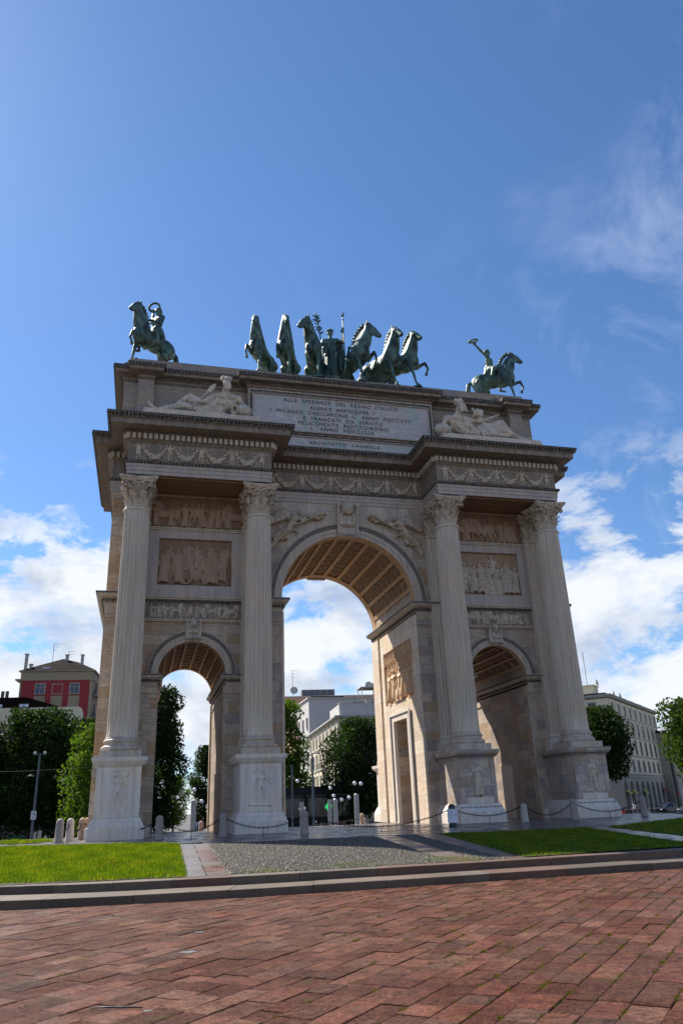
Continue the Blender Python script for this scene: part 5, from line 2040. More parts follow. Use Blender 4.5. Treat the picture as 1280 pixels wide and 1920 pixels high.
def slab_field(name, test, ang, w, l, z, mat, box, gap=.012, jz=.003, th=.06, tuft=None, bev=.008, curve=0.0):
    m = MB()
    ca, sa = math.cos(ang), math.sin(ang)
    u0, u1, v0, v1 = box
    v = v0
    edges = []
    while v < v1:
        ww = random.uniform(*w)
        u = u0 + random.uniform(0, l[0])
        while u < u1:
            ll = random.uniform(*l)
            cu, cv = u + ll / 2, v + ww / 2
            x, y = cu * ca - cv * sa, cu * sa + cv * ca
            if test((x, y)):
                j = lambda: random.uniform(-.5, .5) * gap
                dz = random.uniform(-jz, jz)
                tx, ty = random.uniform(-.004, .004), random.uniform(-.004, .004)
                qs = [(u + gap + j(), v + gap + j()), (u + ll - gap + j(), v + gap + j()), (u + ll - gap + j(), v + ww - gap + j()), (u + gap + j(), v + ww - gap + j())]
                b = bev
                ins = [(qs[0][0] + b, qs[0][1] + b), (qs[1][0] - b, qs[1][1] + b), (qs[2][0] - b, qs[2][1] - b), (qs[3][0] + b, qs[3][1] - b)]
                vs = []
                for ring, zz in ((qs, z - th), (qs, z - b * .8), (ins, z)):
                    for (a_, b_) in ring:
                        h = zz + dz + tx * (a_ - cu) + ty * (b_ - cv) if zz > z - th else zz
                        vs.append((a_ * ca - b_ * sa, a_ * sa + b_ * ca, h))
                fs = [(8, 9, 10, 11)] + [(k + i, k + (i + 1) % 4, k + 4 + (i + 1) % 4, k + 4 + i) for k in (0, 4) for i in range(4)]
                m.add(vs, fs, random.random())
                if tuft:
                    edges.append((x, y, u, v, ll, ww))
            u += ll
        v += ww
    o = m.build(name, mat)
    tag(o, kind='structure')
    return o, edges


# red stone square below the steps
def red_ok(p):
    return not on_platform(p[0], p[1], -TW - .10) and -19 < p[0] < 16 and p[1] > -36


ANG = rad(46)
_, red_edges = slab_field('plaza_paving', red_ok, ANG, (.22, .31), (.27, .55), -H2, M_RED, (-40, 2, -28, 16), .0022, .006, .06, True, .006)
m = MB()
m.add([(-40, -60, -H2 - .012), (40, -60, -H2 - .018), (40, -5, -H2 - .012), (-40, -5, -H2 - .012)], [(0, 1, 2, 3)])
tag(m.build('plaza_bed', M_SOIL), kind='structure')
# wedge of stones that closes the paving against the lower step
ring_blocks('plaza_edge_course', TW + .01, TW + .32, -.8, -H2 - .001, .55, M_RED, -150, -40, False)

# pavement round the arch
P_LAWN = [(-24, 1.5), (-13.4, -1.1), (-12.7, -1.8), (-11.7, -2.15), (-9.4, -3.05), (-7.98, -4.3), (-8.33, -15.1), (-12, -14.6), (-24, -9)]
P_LAWN2 = [(-17.5, 5.2), (-14.2, 4.9), (-13.0, 4.4), (-12.4, 2.2), (-13.4, 1.2), (-17.5, 3.2)]
P_LAWNR = [(.42, -5.95), (3.4, -6.65), (5.4, -6.6), (3.35, -15.0), (-1.25, -15.15)]
P_LAWNR2 = [(6.1, -6.8), (8.4, -5.4), (11.5, -3.7), (15, -1.6), (24, 3), (27, -2), (15, -11), (5.6, -14.6), (5.1, -12)]


def pave_ok(p):
    if any(inpoly(p, q) for q in (P_LAWN, P_LAWN2, P_LAWNR2)):
        return False
    if p[1] < -5.0 and p[0] > -7.7 and p[0] < .9:
        return False
    if inpoly(p, P_LAWNR):
        return False
    return on_platform(p[0], p[1], .7) and p[1] < 25 and abs(p[0]) < 24


slope(slab_field('arch_pavement', pave_ok, rad(0), (.6, .9), (1.1, 2.0), 0, M_PAVE, (-26, 22, -16, 26), .006, .0015, .06)[0])


def sheet(name, poly, z, mat):
    m = MB()
    m.add([(x, y, z) for x, y in poly], [tuple(range(len(poly)))])
    o = slope(m.build(name, mat))
    tag(o, kind='structure')
    return o


def strip(name, a0, a1, b0, b1, rows, ncols, mat, z=.006):
    """slabs in a band from edge a0-a1 (near arch) to edge b0-b1 (near steps)"""
    m = MB()
    A0, A1, B0, B1 = map(Vector, (a0, a1, b0, b1))
    for k in range(rows):
        for c in range(ncols):
            off = .5 if c % 2 else 0
            f0, f1 = (k + off * .6) / rows, min(1, (k + 1 + off * .6) / rows)
            if k == 0 and c % 2:
                f0 = 0
            g0, g1 = c / ncols, (c + 1) / ncols
            P = lambda f, g: (A0.lerp(A1, g)).lerp(B0.lerp(B1, g), f)
            e = .0012
            q = [P(f0 + e, g0 + .015), P(f1 - e, g0 + .015), P(f1 - e, g1 - .015), P(f0 + e, g1 - .015)]
            vs = [(p.x, p.y, -.05) for p in q] + [(p.x, p.y, z) for p in q]
            m.add(vs, [(4, 5, 6, 7), (0, 1, 5, 4), (1, 2, 6, 5), (2, 3, 7, 6), (3, 0, 4, 7)], (c + .4) / ncols * .6 + random.uniform(-.1, .25))
    o = slope(m.build(name, mat))
    tag(o, kind='structure')


strip('stone_path', (-7.98, -4.5), (-7.09, -5.0), (-8.36, -15.18), (-7.52, -15.24), 8, 2, M_STRIP)
strip('stone_path', (-1.69, -5.3), (-1.04, -5.55), (-2.92, -15.24), (-2.32, -15.24), 9, 1, M_STRIP)
strip('stone_path', (-.32, -5.55), (.42, -5.9), (-1.72, -15.24), (-1.25, -15.24), 9, 1, M_STRIP)
strip('stone_path', (5.36, -6.3), (6.1, -6.7), (3.36, -15.0), (4.5, -14.8), 7, 2, M_PAVE)
sheet('lawn_bed', P_LAWN, .012, M_SOIL)
sheet('lawn_bed', P_LAWN2, .012, M_SOIL)
sheet('lawn_bed', P_LAWNR, .012, M_SOIL)
sheet('lawn_bed', P_LAWNR2, .012, M_SOIL)

_Rn, _Un, _Fn, _Cn = (np.array(v) for v in (_R, _U, _F, cam.matrix_world.translation))


def seen(xy, z=0.0, mar=.18):
    d = np.column_stack([xy, np.full(len(xy), z)]) - _Cn
    w = d @ _Fn
    u = (d @ _Rn) / w * 1405.3 / 640
    return (w > .5) & (np.abs(u) < 1 + mar)


def scatter(poly, dens, mar=.18, z=0.0, extra=None):
    P = np.array(poly)
    lo, hi = P.min(0), P.max(0)
    n = int(dens * (hi - lo).prod())
    pts = lo + np.random.rand(n, 2) * (hi - lo)
    ins = np.zeros(n, bool)
    j = len(P) - 1
    for i in range(len(P)):
        a, b = P[i], P[j]
        c = ((a[1] > pts[:, 1]) != (b[1] > pts[:, 1])) & (pts[:, 0] < (b[0] - a[0]) * (pts[:, 1] - a[1]) / (b[1] - a[1] + 1e-9) + a[0])
        ins ^= c
        j = i
    ins &= ((pts[:, 0] - CX) / (EA - .34)) ** 4 + ((pts[:, 1] - CY) / np.where(pts[:, 1] < CY, EB - .34, EC - .34)) ** 4 < 1
    ins &= seen(pts, z, mar)
    pts = pts[ins]
    return pts + np.random.normal(0, .035, pts.shape)


def blades(name, pts, z0, h, w, mat, label=None, lean=.5):
    n = len(pts)
    z = z0 + (SLOPE * np.minimum(0, pts[:, 1]) if z0 > -.3 else np.zeros(n))
    a = np.random.rand(n) * 2 * PI
    hh = h * (.6 + .8 * np.random.rand(n))
    clump = .5 + .5 * np.sin(pts[:, 0] * 5.1 + 2 * np.sin(pts[:, 1] * 3.3)) * np.sin(pts[:, 1] * 4.3 + pts[:, 0])
    hh *= .7 + .6 * clump
    dx, dy = np.cos(a) * w / 2, np.sin(a) * w / 2
    b = np.random.rand(n) * 2 * PI
    ln = lean * hh * np.random.rand(n)
    co = np.empty((n, 3, 3))
    co[:, 0] = np.column_stack([pts[:, 0] - dx, pts[:, 1] - dy, z])
    co[:, 1] = np.column_stack([pts[:, 0] + dx, pts[:, 1] + dy, z])
    co[:, 2] = np.column_stack([pts[:, 0] + np.cos(b) * ln, pts[:, 1] + np.sin(b) * ln, z + hh])
    o = raw_mesh(name, co.reshape(-1, 3), np.arange(3 * n), 3, np.clip(np.random.rand(n) * .7 + .3 * clump, 0, 1), mat)
    tag(o, label, None, None, 'stuff')
    return o


blades('grass', scatter(P_LAWN, 1500), .01, .06, .014, M_GRASS)
blades('grass', scatter(P_LAWN2, 250), .01, .09, .03, M_GRASS)
blades('grass', scatter(P_LAWNR, 900), .01, .045, .016, M_GRASS)
blades('grass', scatter(P_LAWNR2, 350), .01, .05, .024, M_GRASS)

M_WEED = grass_mat('joint_weed', [(0, (0.035, 0.040, 0.006)), (0.6, (0.07, 0.085, 0.008)), (1, (0.14, 0.15, 0.03))], (1.6, 1.4, 0.4))
# weeds in the joints of the red square
pts = []
for (x, y, u, v, ll, ww) in red_edges:
    f = .5 + .5 * math.sin(x * 1.3 + 1.0) * math.cos(y * 1.7 + x * .6)
    right = 1 / (1 + math.exp(-(x + 7.4 - (y + 25) * .1) * 2.2))
    if random.random() < .25 + .6 * right * (.4 + .6 * f):
        s = random.random() * .6
        k = int(10 + 110 * random.random() * (.25 + right))
        L = random.uniform(.08, .35 + .4 * right)
        for q in range(k):
            uu = u + (s + random.random() * L) * ll
            vv = v + random.gauss(0, .008)
            pts.append((uu * math.cos(ANG) - vv * math.sin(ANG), uu * math.sin(ANG) + vv * math.cos(ANG)))
    if random.random() < .12:
        for q in range(10):
            uu, vv = u + random.gauss(0, .008), v + random.random() * ww
            pts.append((uu * math.cos(ANG) - vv * math.sin(ANG), uu * math.sin(ANG) + vv * math.cos(ANG)))
pts = np.array(pts)
pts = pts[seen(pts, -H2, .25)]
blades('joint_weeds', pts, -H2 - .010, .020, .010, M_WEED, lean=1.8)
# weeds and moss where the cobbles meet the curb
pts = scatter([(-7.5, -15.3), (-1.7, -15.3), (-1.8, -14.5), (-3.4, -14.1), (-7.2, -14.8)], 500)
pts = pts[(np.sin(pts[:, 0] * 3.1 + pts[:, 1]) + np.random.rand(len(pts)) * 1.4) > .75]
blades('cobble_weeds', pts, .0, .04, .012, M_GRASS)

# pebbles set on edge
def pebbles(name, poly):
    P = np.array(poly)
    lo, hi = P.min(0), P.max(0)
    sx, sy = .050, .060
    gx, gy = np.meshgrid(np.arange(lo[0], hi[0], sx), np.arange(lo[1], hi[1], sy))
    gx = gx + (np.arange(gy.shape[0])[:, None] % 2) * sx / 2
    pts = np.column_stack([gx.ravel(), gy.ravel()]) + np.random.uniform(-.010, .010, (gx.size, 2))
    keep = np.array([inpoly(p, poly) for p in pts])
    keep &= ((pts[:, 0] - CX) / (EA - .36)) ** 4 + ((pts[:, 1] - CY) / (EB - .36)) ** 4 < 1
    keep &= np.random.rand(len(pts)) > .03 + .25 * (np.sin(pts[:, 0] * 2.1 + 1.3 * np.sin(pts[:, 1] * 1.7)) * np.sin(pts[:, 1] * 2.6) > .75)
    pts = pts[keep]
    n = len(pts)
    ang = np.random.normal(.5, .5, n)
    big = 1 + .45 * (np.random.rand(n) > .8)
    ra, rb = big * .030 * np.random.uniform(.6, 1.2, n), big * .022 * np.random.uniform(.65, 1.25, n)
    h = np.random.uniform(.012, .026, n)
    co = np.zeros((n, 13, 3))
    for k in range(6):
        t = k * PI / 3
        for ring, (s, zz) in enumerate(((1.0, 0.0), (.72, .75))):
            x, y = ra * s * math.cos(t), rb * s * math.sin(t)
            co[:, ring * 6 + k] = np.column_stack([pts[:, 0] + x * np.cos(ang) - y * np.sin(ang), pts[:, 1] + x * np.sin(ang) + y * np.cos(ang), h * zz])
    co[:, 12] = np.column_stack([pts, h])
    tri = []
    for k in range(6):
        j = (k + 1) % 6
        tri += [k, j, 6 + j, k, 6 + j, 6 + k, 6 + k, 6 + j, 12]
    tri = np.array(tri)
    faces = (np.arange(n)[:, None] * 13 + tri[None, :]).ravel()
    co[:, :, 2] += SLOPE * np.minimum(0, co[:, :, 1])
    o = raw_mesh(name, co.reshape(-1, 3), faces, 3, np.repeat(np.random.rand(n), 18), M_COB)
    o.data.polygons.foreach_set('use_smooth', [True] * len(o.data.polygons))
    tag(o, kind='structure')


pebbles('cobble_paving', [(-7.07, -5.1), (-1.69, -5.3), (-2.92, -15.4), (-7.5, -15.4)])
pebbles('cobble_paving', [(-1.04, -5.55), (-.32, -5.55), (-1.72, -15.4), (-2.32, -15.4)])
sheet('cobble_bed', [(-7.1, -5.0), (.3, -5.4), (-1.3, -15.3), (-7.6, -15.3)], -.004, M_SOIL)

# ------------------------------------------------------------------ bollards, chains, sign boards
def unproj(u, v, z=0.0):
    d = _F + _R * ((u - 640) / 1405.345) - _U * ((v - 960) / 1405.345)
    if z == 0.0:
        t = (SLOPE * -31.33 - .848) / (d.z - SLOPE * d.y)
    else:
        t = (z - .848) / d.z
    return cam.matrix_world.translation + d * t


def at(u, v, t):
    d = _F + _R * ((u - 640) / 1405.345) - _U * ((v - 960) / 1405.345)
    return cam.matrix_world.translation + d * t


m = MB()
m.lathe([(.165, 0), (.165, .06), (.150, .08), (.140, .60), (.125, .602), (.125, .616), (.140, .618), (.140, .68), (.130, .74), (.10, .79), (.055, .82), (.0, .83)], 24)
bol = m.build('bollard', M_GRAN, None, smooth=True, auto=True)
bol_d = bol.data
B = {}
GB = 'stone bollards ringed round the arch'
BL = [('L0', 110, 1580, M_GRAN, 'grey domed stone bollard at the far left, nearest the lawn edge'),
      ('L1', 130, 1576.5, M_GRANL, 'pale domed stone bollard with chain hanging down its side, second from the left'),
      ('L2', 153, 1571.5, M_GRANP, 'pinkish domed stone bollard just left of the leftmost pedestal, chain looped at its waist'),
      ('L3', 163.5, 1568.5, M_GRANP, 'pink stone bollard half hidden behind the leftmost pedestal'),
      ('B0', 298, 1574.5, M_GRAN, 'brown-grey stone bollard right of the leftmost pedestal, before the left small arch'),
      ('B1', 418, 1568.5, M_GRAN, 'grey stone bollard just left of the second pedestal'),
      ('B2', 571, 1565, M_GRAN, 'grey stone bollard standing alone in front of the great central opening'),
      ('B3', 849, 1550, M_POLED, 'dark stone bollard with a white notice board on its front'),
      ('B4', 984, 1541, M_GRANL, 'pale squat stone bollard between the two right pedestals'),
      ('B5', 1077, 1537, M_GRAN, 'grey stone bollard in front of the rightmost pedestal'),
      ('B6', 1208, 1530, M_GRAN, 'grey stone bollard right of the rightmost pedestal at the lawn'),
      ('R0', 377, 1558.5, M_GRANP, 'orange sunlit stone bollard seen through the left small arch'),
      ('R1', 679, 1546.5, M_GRANP, 'orange sunlit stone bollard seen through the central opening, white board behind it')]
for key, u, v, mt, lab in BL:
    p = at(u, v, 45) if key[0] == 'R' else unproj(u, v)
    if key == 'L0':
        o = bol
    else:
        o = bpy.data.objects.new('bollard', bol_d.copy())
        COL.objects.link(o)
    o.data.materials.clear()
    o.data.materials.append(mt)
    o.location = (p.x, p.y, gz(p.y))
    if key == 'B4':
        o.scale = (1, 1, .86)
    elif key == 'R0':
        o.scale = (1, 1, 1)
    elif key == 'R1':
        o.scale = (.95, .95, .95)
    B[key] = o
    tag(o, lab, 'bollard', GB)


def chain(a, b, lab, sag=.34, za=.60, zb=.60, stake=True):
    pa, pb = B[a].location + Vector((0, 0, za)), B[b].location + Vector((0, 0, zb))
    d = (pb - pa)
    d.z = 0
    d.normalize()
    pa, pb = pa + d * .14, pb - d * .14
    L = (pb - pa).length
    n = max(8, int(L / .085))
    m = MB()
    pt = lambda f: pa.lerp(pb, f) - Vector((0, 0, sag * 4 * f * (1 - f)))
    for k in range(n):
        p0, p1 = pt(k / n), pt((k + 1) / n)
        t = (p1 - p0).normalized()
        side = t.cross(Vector((0, 0, 1))).normalized()
        w = side if k % 2 else side.cross(t)
        c = (p0 + p1) / 2
        hl, hw = (p1 - p0).length * .62, .028
        ring = [c + t * hl * math.cos(2 * PI * q / 8) + w * hw * math.sin(2 * PI * q / 8) for q in range(9)]
        m.tube(ring, .011, 4)
    o = m.build('chain', M_IRON)
    tag(o, lab, 'chain', 'iron chains between the bollards')
    if stake:
        m = MB()
        q = pt(.5)
        m.tube([(q.x, q.y, gz(q.y) - .01), (q.x, q.y, q.z + .02)], .014, 6)
        m.lathe([(.035, 0), (.03, .015), (.0, .02)], 8, c=(q.x, q.y, gz(q.y)))
        m.build('stake', M_IRON, o)


chain('L2', 'B0', 'long black chain drooping in front of the leftmost pedestal', .36)
chain('L0', 'L1', 'short chain between the two leftmost bollards', .22, stake=False)
chain('L1', 'L2', 'chain from the second bollard to the pinkish one left of the arch', .30, stake=False)
chain('B0', 'B1', 'black chain drooping across the left small arch', .36)
chain('B1', 'B2', 'black chain drooping in front of the second pedestal from the left', .33)
chain('B2', 'B3', 'longest black chain, drooping across the great central opening nearly to the ground', .46)
chain('B3', 'B4', 'black chain right of the notice board, in front of the third pedestal', .28)
chain('B4', 'B5', 'black chain drooping across the gap between the right pedestals', .33, .52, stake=False)
chain('B5', 'B6', 'black chain in front of the rightmost pedestal', .34)
chain('R0', 'R1', 'chain behind the arch seen low in the small left opening', .3, .48, .48, stake=False)


def board(loc, w, h, z0, lab, rz):
    root = empty('notice_board', loc, rz)
    tag(root, lab, 'notice board')
    m = MB()
    m.box(-w / 2, w / 2, -.012, .012, z0, z0 + h, bev=.003)
    m.build('panel', M_SIGNW, root)
    m = MB()
    rr = random.Random(3)
    for k in range(9):
        z = z0 + h * (.90 - k * .075)
        if k in (3, 6):
            continue
        m.box(-w * .42, -w * .42 + w * rr.uniform(.35, .62), -.014, -.0125, z, z + .010)
    x, z = w * .30, z0 + h * .52
    for a, b in (((x - .04, z), (x + .04, z)), ((x + .04, z), (x, z + .07)), ((x, z + .07), (x - .04, z))):
        m.tube([(a[0], -.014, a[1]), (b[0], -.014, b[1])], .006, 4)
    for q in (-1, 1):
        m.box(q * w * .42 - .012, q * w * .42 + .012, -.0145, -.0125, z0 + .02, z0 + .045)
    m.build('print', M_SIGNT, root)
    m = MB()
    m.arc(0, 0, .143, .155, -.01, .01, 14, 0, 2 * PI)
    m.v = [(x_, z_ + .16, y_ + z0 + h - .06) for x_, y_, z_ in m.v]
    m.build('strap', M_POLED, root)
    return root


p = B['B3'].location
board((p.x - .05, p.y - .17, gz(p.y)), .40, .50, .14, 'white notice board with small print and a warning triangle, strapped to a dark bollard', rad(-14))
p = B['R1'].location
board((p.x + .10, p.y + .16, gz(p.y)), .30, .36, .18, 'small cream board behind the sunlit bollard in the central opening', rad(-10))

# twig and puddles on the square
m = MB()
a, b = unproj(170, 1890, -H2 + .01), unproj(268, 1889, -H2 + .01)
m.tube([a, a.lerp(b, .3) + Vector((.01, -.02, .008)), a.lerp(b, .6) + Vector((0, -.015, .004)), b], [.004, .008, .007, .004], 6)
tag(m.build('twig', M_POLED, smooth=True), 'thin dark twig lying on the red paving in the lower left', 'twig')
M_PUD = NT('puddle_water').fin((0.05, 0.045, 0.045), 0.02)
for (u, v, r) in ((354, 1785, .07), (374, 1748, .05), (279, 1895, .04), (1065, 1640, .06)):
    c = unproj(u, v, -H2 + .003)
    m = MB()
    rr = [r * random.uniform(.6, 1.3) for _ in range(14)]
    m.add([(c.x + rr[k] * math.cos(2 * PI * k / 14) * 1.3, c.y + rr[k] * math.sin(2 * PI * k / 14), c.z + .0015) for k in range(14)], [tuple(range(14))])
    tag(m.build('puddle', M_PUD), kind='structure')

# ------------------------------------------------------------------ buildings round the square
M_CREAM = simple('cream_plaster', (0.76, 0.66, 0.47), 0.8, 0, .08, 3)
M_OCHRE = simple('dull_ochre_plaster', (0.33, 0.27, 0.185), 0.85, 0, .1, 3)
M_CREAMG = simple('grey_cream_plaster', (0.46, 0.43, 0.36), 0.8, 0, .1, 3)
M_TRIM = simple('grey_stone_trim', (0.40, 0.39, 0.36), 0.75, 0, .1, 5)
M_REDW = simple('crimson_plaster', (0.30, 0.03, 0.035), 0.8, 0, .08, 3)
M_WHITE = simple('white_plaster', (0.52, 0.50, 0.49), 0.8, 0, .05, 2)
M_PINK = simple('salmon_plaster', (0.48, 0.26, 0.19), 0.8, 0, .08, 3)
M_SHUT = simple('brown_shutter', (0.09, 0.065, 0.05), 0.6)
M_SHUTG = simple('grey_shutter', (0.17, 0.17, 0.16), 0.6)
M_YEL = simple('yellow_awning', (0.55, 0.45, 0.03), 0.6)
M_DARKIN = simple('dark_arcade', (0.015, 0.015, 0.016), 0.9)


def rooftile():
    t = NT('roof_tile')
    p = t.pos()
    w = t.node('ShaderNodeTexWave', {'Vector': p, 'Scale': 2.2, 'Distortion': .5}).outputs['Fac']
    n = t.noise(p, 1.5, 5, .7)
    c = t.mix(n, (0.007, 0.005, 0.005), (0.016, 0.012, 0.010))
    return t.fin(c, .95, t.bump(w, .3, .03), spec=.05)


M_ROOF = rooftile()


def b_window(root, x, z, w, h, frame=.12, mat=M_TRIM, pane=M_GLASS, shut=None, y=0.0, proto={}):
    key = (w, h, frame, mat.name, pane.name, shut.name if shut else '')
    if key not in proto:
        m = MB()
        f = frame
        m.box(-w / 2 - f, w / 2 + f, -.10, .02, h, h + f)
        m.box(-w / 2 - f * 1.5, w / 2 + f * 1.5, -.20, .02, -f * .8, 0)
        m.box(-w / 2 - f, -w / 2, -.10, .02, 0, h)
        m.box(w / 2, w / 2 + f, -.10, .02, 0, h)
        fr = m.build('window', mat)
        m = MB()
        m.box(-w / 2, w / 2, -.02, .01, 0, h)
        pn = m.build('pane', pane, fr)
        mm = None
        if shut:
            m = MB()
            m.box(-w / 2, -w / 2 + w * .22, -.07, -.03, 0.02, h - .02)
            m.box(w / 2 - w * .22, w / 2, -.07, -.03, 0.02, h - .02)
            for q in range(int(h / .12)):
                m.box(-w / 2 + .02, -w / 2 + w * .20, -.085, -.07, .04 + q * .12, .09 + q * .12)
                m.box(w / 2 - w * .20, w / 2 - .02, -.085, -.07, .04 + q * .12, .09 + q * .12)
            mm = m.build('shutters', shut, fr)
        else:
            m = MB()
            m.box(-.025, .025, -.05, -.015, 0, h)
            m.box(-w / 2, w / 2, -.05, -.015, h * .68, h * .68 + .05)
            mm = m.build('glazing_bars', mat, fr)
        proto[key] = fr
        o = fr
    else:
        o = copy_tree(proto[key])
    o.parent = root
    o.location = (x, y, z)
    return o


def b_root(name, a, b, label, cat='building'):
    a, b = Vector(a), Vector(b)
    d = b - a
    root = empty(name, (a.x, a.y, -H2), math.atan2(d.y, d.x))
    tag(root, label, cat)
    return root, d.length


def turned(o, root, x, y, rz):
    """move a window (built for the front) onto another face"""
    o.location = (x, y, o.location.z)
    o.rotation_euler = (0, 0, rz)


# cream palace with arcade on the right
root, L = b_root('arcaded_palace', (71, 90.3), (100.9, 118.8), 'long cream palace with tall windows and a dark ground-floor arcade, right of the arch')
HT = 18.4
m = MB()
m.box(0, L, 0, 24, 4.4, HT - .5)
m.build('wall', M_CREAM, root)
m = MB()
n = 9
pw = L / n
for k in range(n + 1):
    m.box(max(0, k * pw - .85), min(L, k * pw + .85), -.12, .8, -1.3, 4.4)
for k in range(n):
    c = (k + .5) * pw
    r = pw / 2 - .85
    for q in range(12):
        a0, a1 = PI * q / 12, PI * (q + 1) / 12
        x0, x1 = c + r * math.cos(a1), c + r * math.cos(a0)
        z0 = 2.6 + r * .9 * min(math.sin(a0), math.sin(a1))
        m.box(x0, x1, -.12, .8, z0, 4.4)
m.box(-.1, 0, 0, 24, -1.3, 4.4)
m.build('arcade', M_CREAMG, root)
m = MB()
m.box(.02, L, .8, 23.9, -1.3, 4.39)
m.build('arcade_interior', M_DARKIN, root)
m = MB()
for z, d in ((4.4, .25), (4.9, .3), (8.2, .18), (11.6, .15), (15.0, .15)):
    m.box(-d, L + d, -d, 24, z, z + .22)
m.box(-.5, L + .5, -.5, 24.5, HT - .35, HT - .1)
m.box(-.7, L + .7, -.7, 24.7, HT - .1, HT + .12)
for k in range(n + 1):
    m.box(max(0, k * pw - .18), min(L, k * pw + .18), -.06, .01, 11.8, HT - .4)
m.build('cornice', M_TRIM, root)
m = MB()
m.box(.5, L - .5, .5, 23.5, HT + .12, HT + .5)
m.build('roof', M_ROOF, root)
m = MB()
m.box(.8, 4.2, 2.5, 22, HT + .1, HT + 2.0)
m.box(.6, 4.4, 2.3, 22.2, HT + 2.0, HT + 2.15)
m.build('roof_box', M_CREAM, root)
for k in range(n):
    x = (k + .5) * pw
    for z, w, h in ((5.6, 1.3, 1.9), (8.7, 1.35, 2.5), (12.1, 1.35, 2.4), (15.5, 1.2, 1.7)):
        b_window(root, x, z, w, h, .18, M_TRIM, M_GLASS, M_SHUT)
for k in range(5):
    for z, w, h in ((8.7, 1.35, 2.5), (12.1, 1.35, 2.4), (15.5, 1.2, 1.7)):
        o = b_window(root, 0, z, w, h, .18, M_TRIM, M_GLASS, M_SHUT)
        turned(o, root, 0, 3 + k * 4.6, -PI / 2)
for k in (0, 1, 3):
    m = MB()
    x = (k + .5) * pw
    m.add([(x - 1.4, -.2, 2.3), (x + 1.4, -.2, 2.3), (x + 1.4, -.9, 1.7), (x - 1.4, -.9, 1.7), (x - 1.4, -.2, 2.25), (x + 1.4, -.2, 2.25), (x + 1.4, -.9, 1.65), (x - 1.4, -.9, 1.65)],
          [(0, 1, 2, 3), (7, 6, 5, 4), (3, 2, 6, 7), (0, 3, 7, 4), (1, 5, 6, 2)])
    m.build('awning', M_YEL, root)
m = MB()
x = 7.6 * pw
m.add([(x - 1.2, -.2, 2.5), (x + 1.2, -.2, 2.5), (x + 1.2, -1.3, 1.7), (x - 1.2, -1.3, 1.7), (x - 1.2, -.2, 2.45), (x + 1.2, -.2, 2.45), (x + 1.2, -1.3, 1.65), (x - 1.2, -1.3, 1.65)],
      [(0, 1, 2, 3), (7, 6, 5, 4), (3, 2, 6, 7), (0, 3, 7, 4), (1, 5, 6, 2)])
m.build('awning', M_SIGNR, root)
for x, zz, dz in ((3, HT + 2.1, 6.5), (10, HT + .3, 3.5)):
    m = MB()
    m.tube([(x, 4, zz), (x, 4, zz + dz)], .05, 5)
    for q in range(4):
        m.tube([(x - .6 + q * .05, 4, zz + dz - .3 - q * .5), (x + .6 - q * .05, 4, zz + dz - .25 - q * .5)], .03, 4)
    m.build('antenna', M_POLE, root)
for x, r in ((3.1, .6), (8, .6), (13, .75)):
    m = MB()
    m.lathe([(.02, 0), (r * .6, .05), (r, .22), (r, .26), (r * .58, .10), (.02, .05)], 16, M=Matrix.Translation((x, 2.4 if x < 4 else .8, HT + (2.7 if x < 4 else .9))) @ Matrix.Rotation(rad(80), 4, 'X'))
    m.tube([(x, 2.6 if x < 4 else 1, HT + .3), (x, 2.6 if x < 4 else 1, HT + (2.7 if x < 4 else .9))], .05, 5)
    m.build('satellite_dish', M_TRIM, root, smooth=True)
for x in (18, 20.5, 26, 27, 33, 35):
    m = MB()
    m.box(x, x + .6, 1.5, 2.1, HT + .3, HT + 1.2)
    m.box(x - .08, x + .68, 1.42, 2.18, HT + 1.2, HT + 1.32)
    m.build('chimney', M_TRIM, root)

# houses beyond the palace on the right
root, L = b_root('gabled_house', (100, 114), (117, 121), 'pale house end with a sloping roof beyond the right end of the palace')
m = MB()
m.prism([(0, -1.3), (L, -1.3), (L, 11.5), (L * .25, 13.8), (0, 13.8)], 0, 14, 'y')
m.build('wall', M_CREAMG, root)
m = MB()
m.prism([(-.3, 13.8), (L * .25, 13.8), (L + .3, 11.4), (L + .3, 11.8), (L * .25, 14.25), (-.3, 14.25)], -.3, 14.3, 'y')
m.build('roof', M_ROOF, root)
for x in (3, 7, 11):
    for z in (2.5, 6.2):
        b_window(root, x, z, 2.2, 1.5, .15, M_SHUT, M_GLASSB)
root, L = b_root('grey_office_block', (86.6, 81), (108, 77), 'low grey modern block with wide dark window bands at the far right edge')
m = MB()
m.box(0, L, 0, 14, -1.3, 7.4)
m.box(-.3, L + .3, -.3, 14.3, 7.4, 7.8)
m.build('wall', M_SHUTG, root)
for k in range(5):
    for z in (2.0, 4.9):
        b_window(root, 2.6 + k * 5.0, z, 3.4, 1.4, .12, M_TRIM, M_GLASSB)

# red house on the left, with the cream parapet house before it
root, L = b_root('red_house', (-27.2, 87.5), (-17.0, 86.6), 'crimson house with cream bands and a dark hipped roof, rising above the trees at left')
HT = 21.6
m = MB()
m.box(0, L, 0, 15, -1.3, HT)
m.build('wall', M_OCHRE, root)
m = MB()
m.box(L, L + .04, .35, 14.9, 4, HT - .05)
m.build('side_wall', M_SHUT, root)
m = MB()
for x0, x1, z0, z1 in ((.25, 2.1, 12.0, 20.3), (3.7, 4.5, 12.0, 20.3), (6.1, 6.9, 12.0, 20.3), (8.5, L - .45, 12.0, 20.3), (2.1, 3.7, 18.1, 20.3), (4.5, 6.1, 18.1, 20.3), (6.9, 8.5, 18.1, 20.3)):
    m.box(x0, x1, -.06, .02, z0, z1)
m.build('red_panels', M_REDW, root)
for x in (2.9, 7.7):
    b_window(root, x, 18.35, 1.25, 1.45, .10, M_TRIM, M_GLASSB, y=-.06)
m = MB()
m.box(4.6, 6.0, -.10, -.06, 18.3, 18.38)
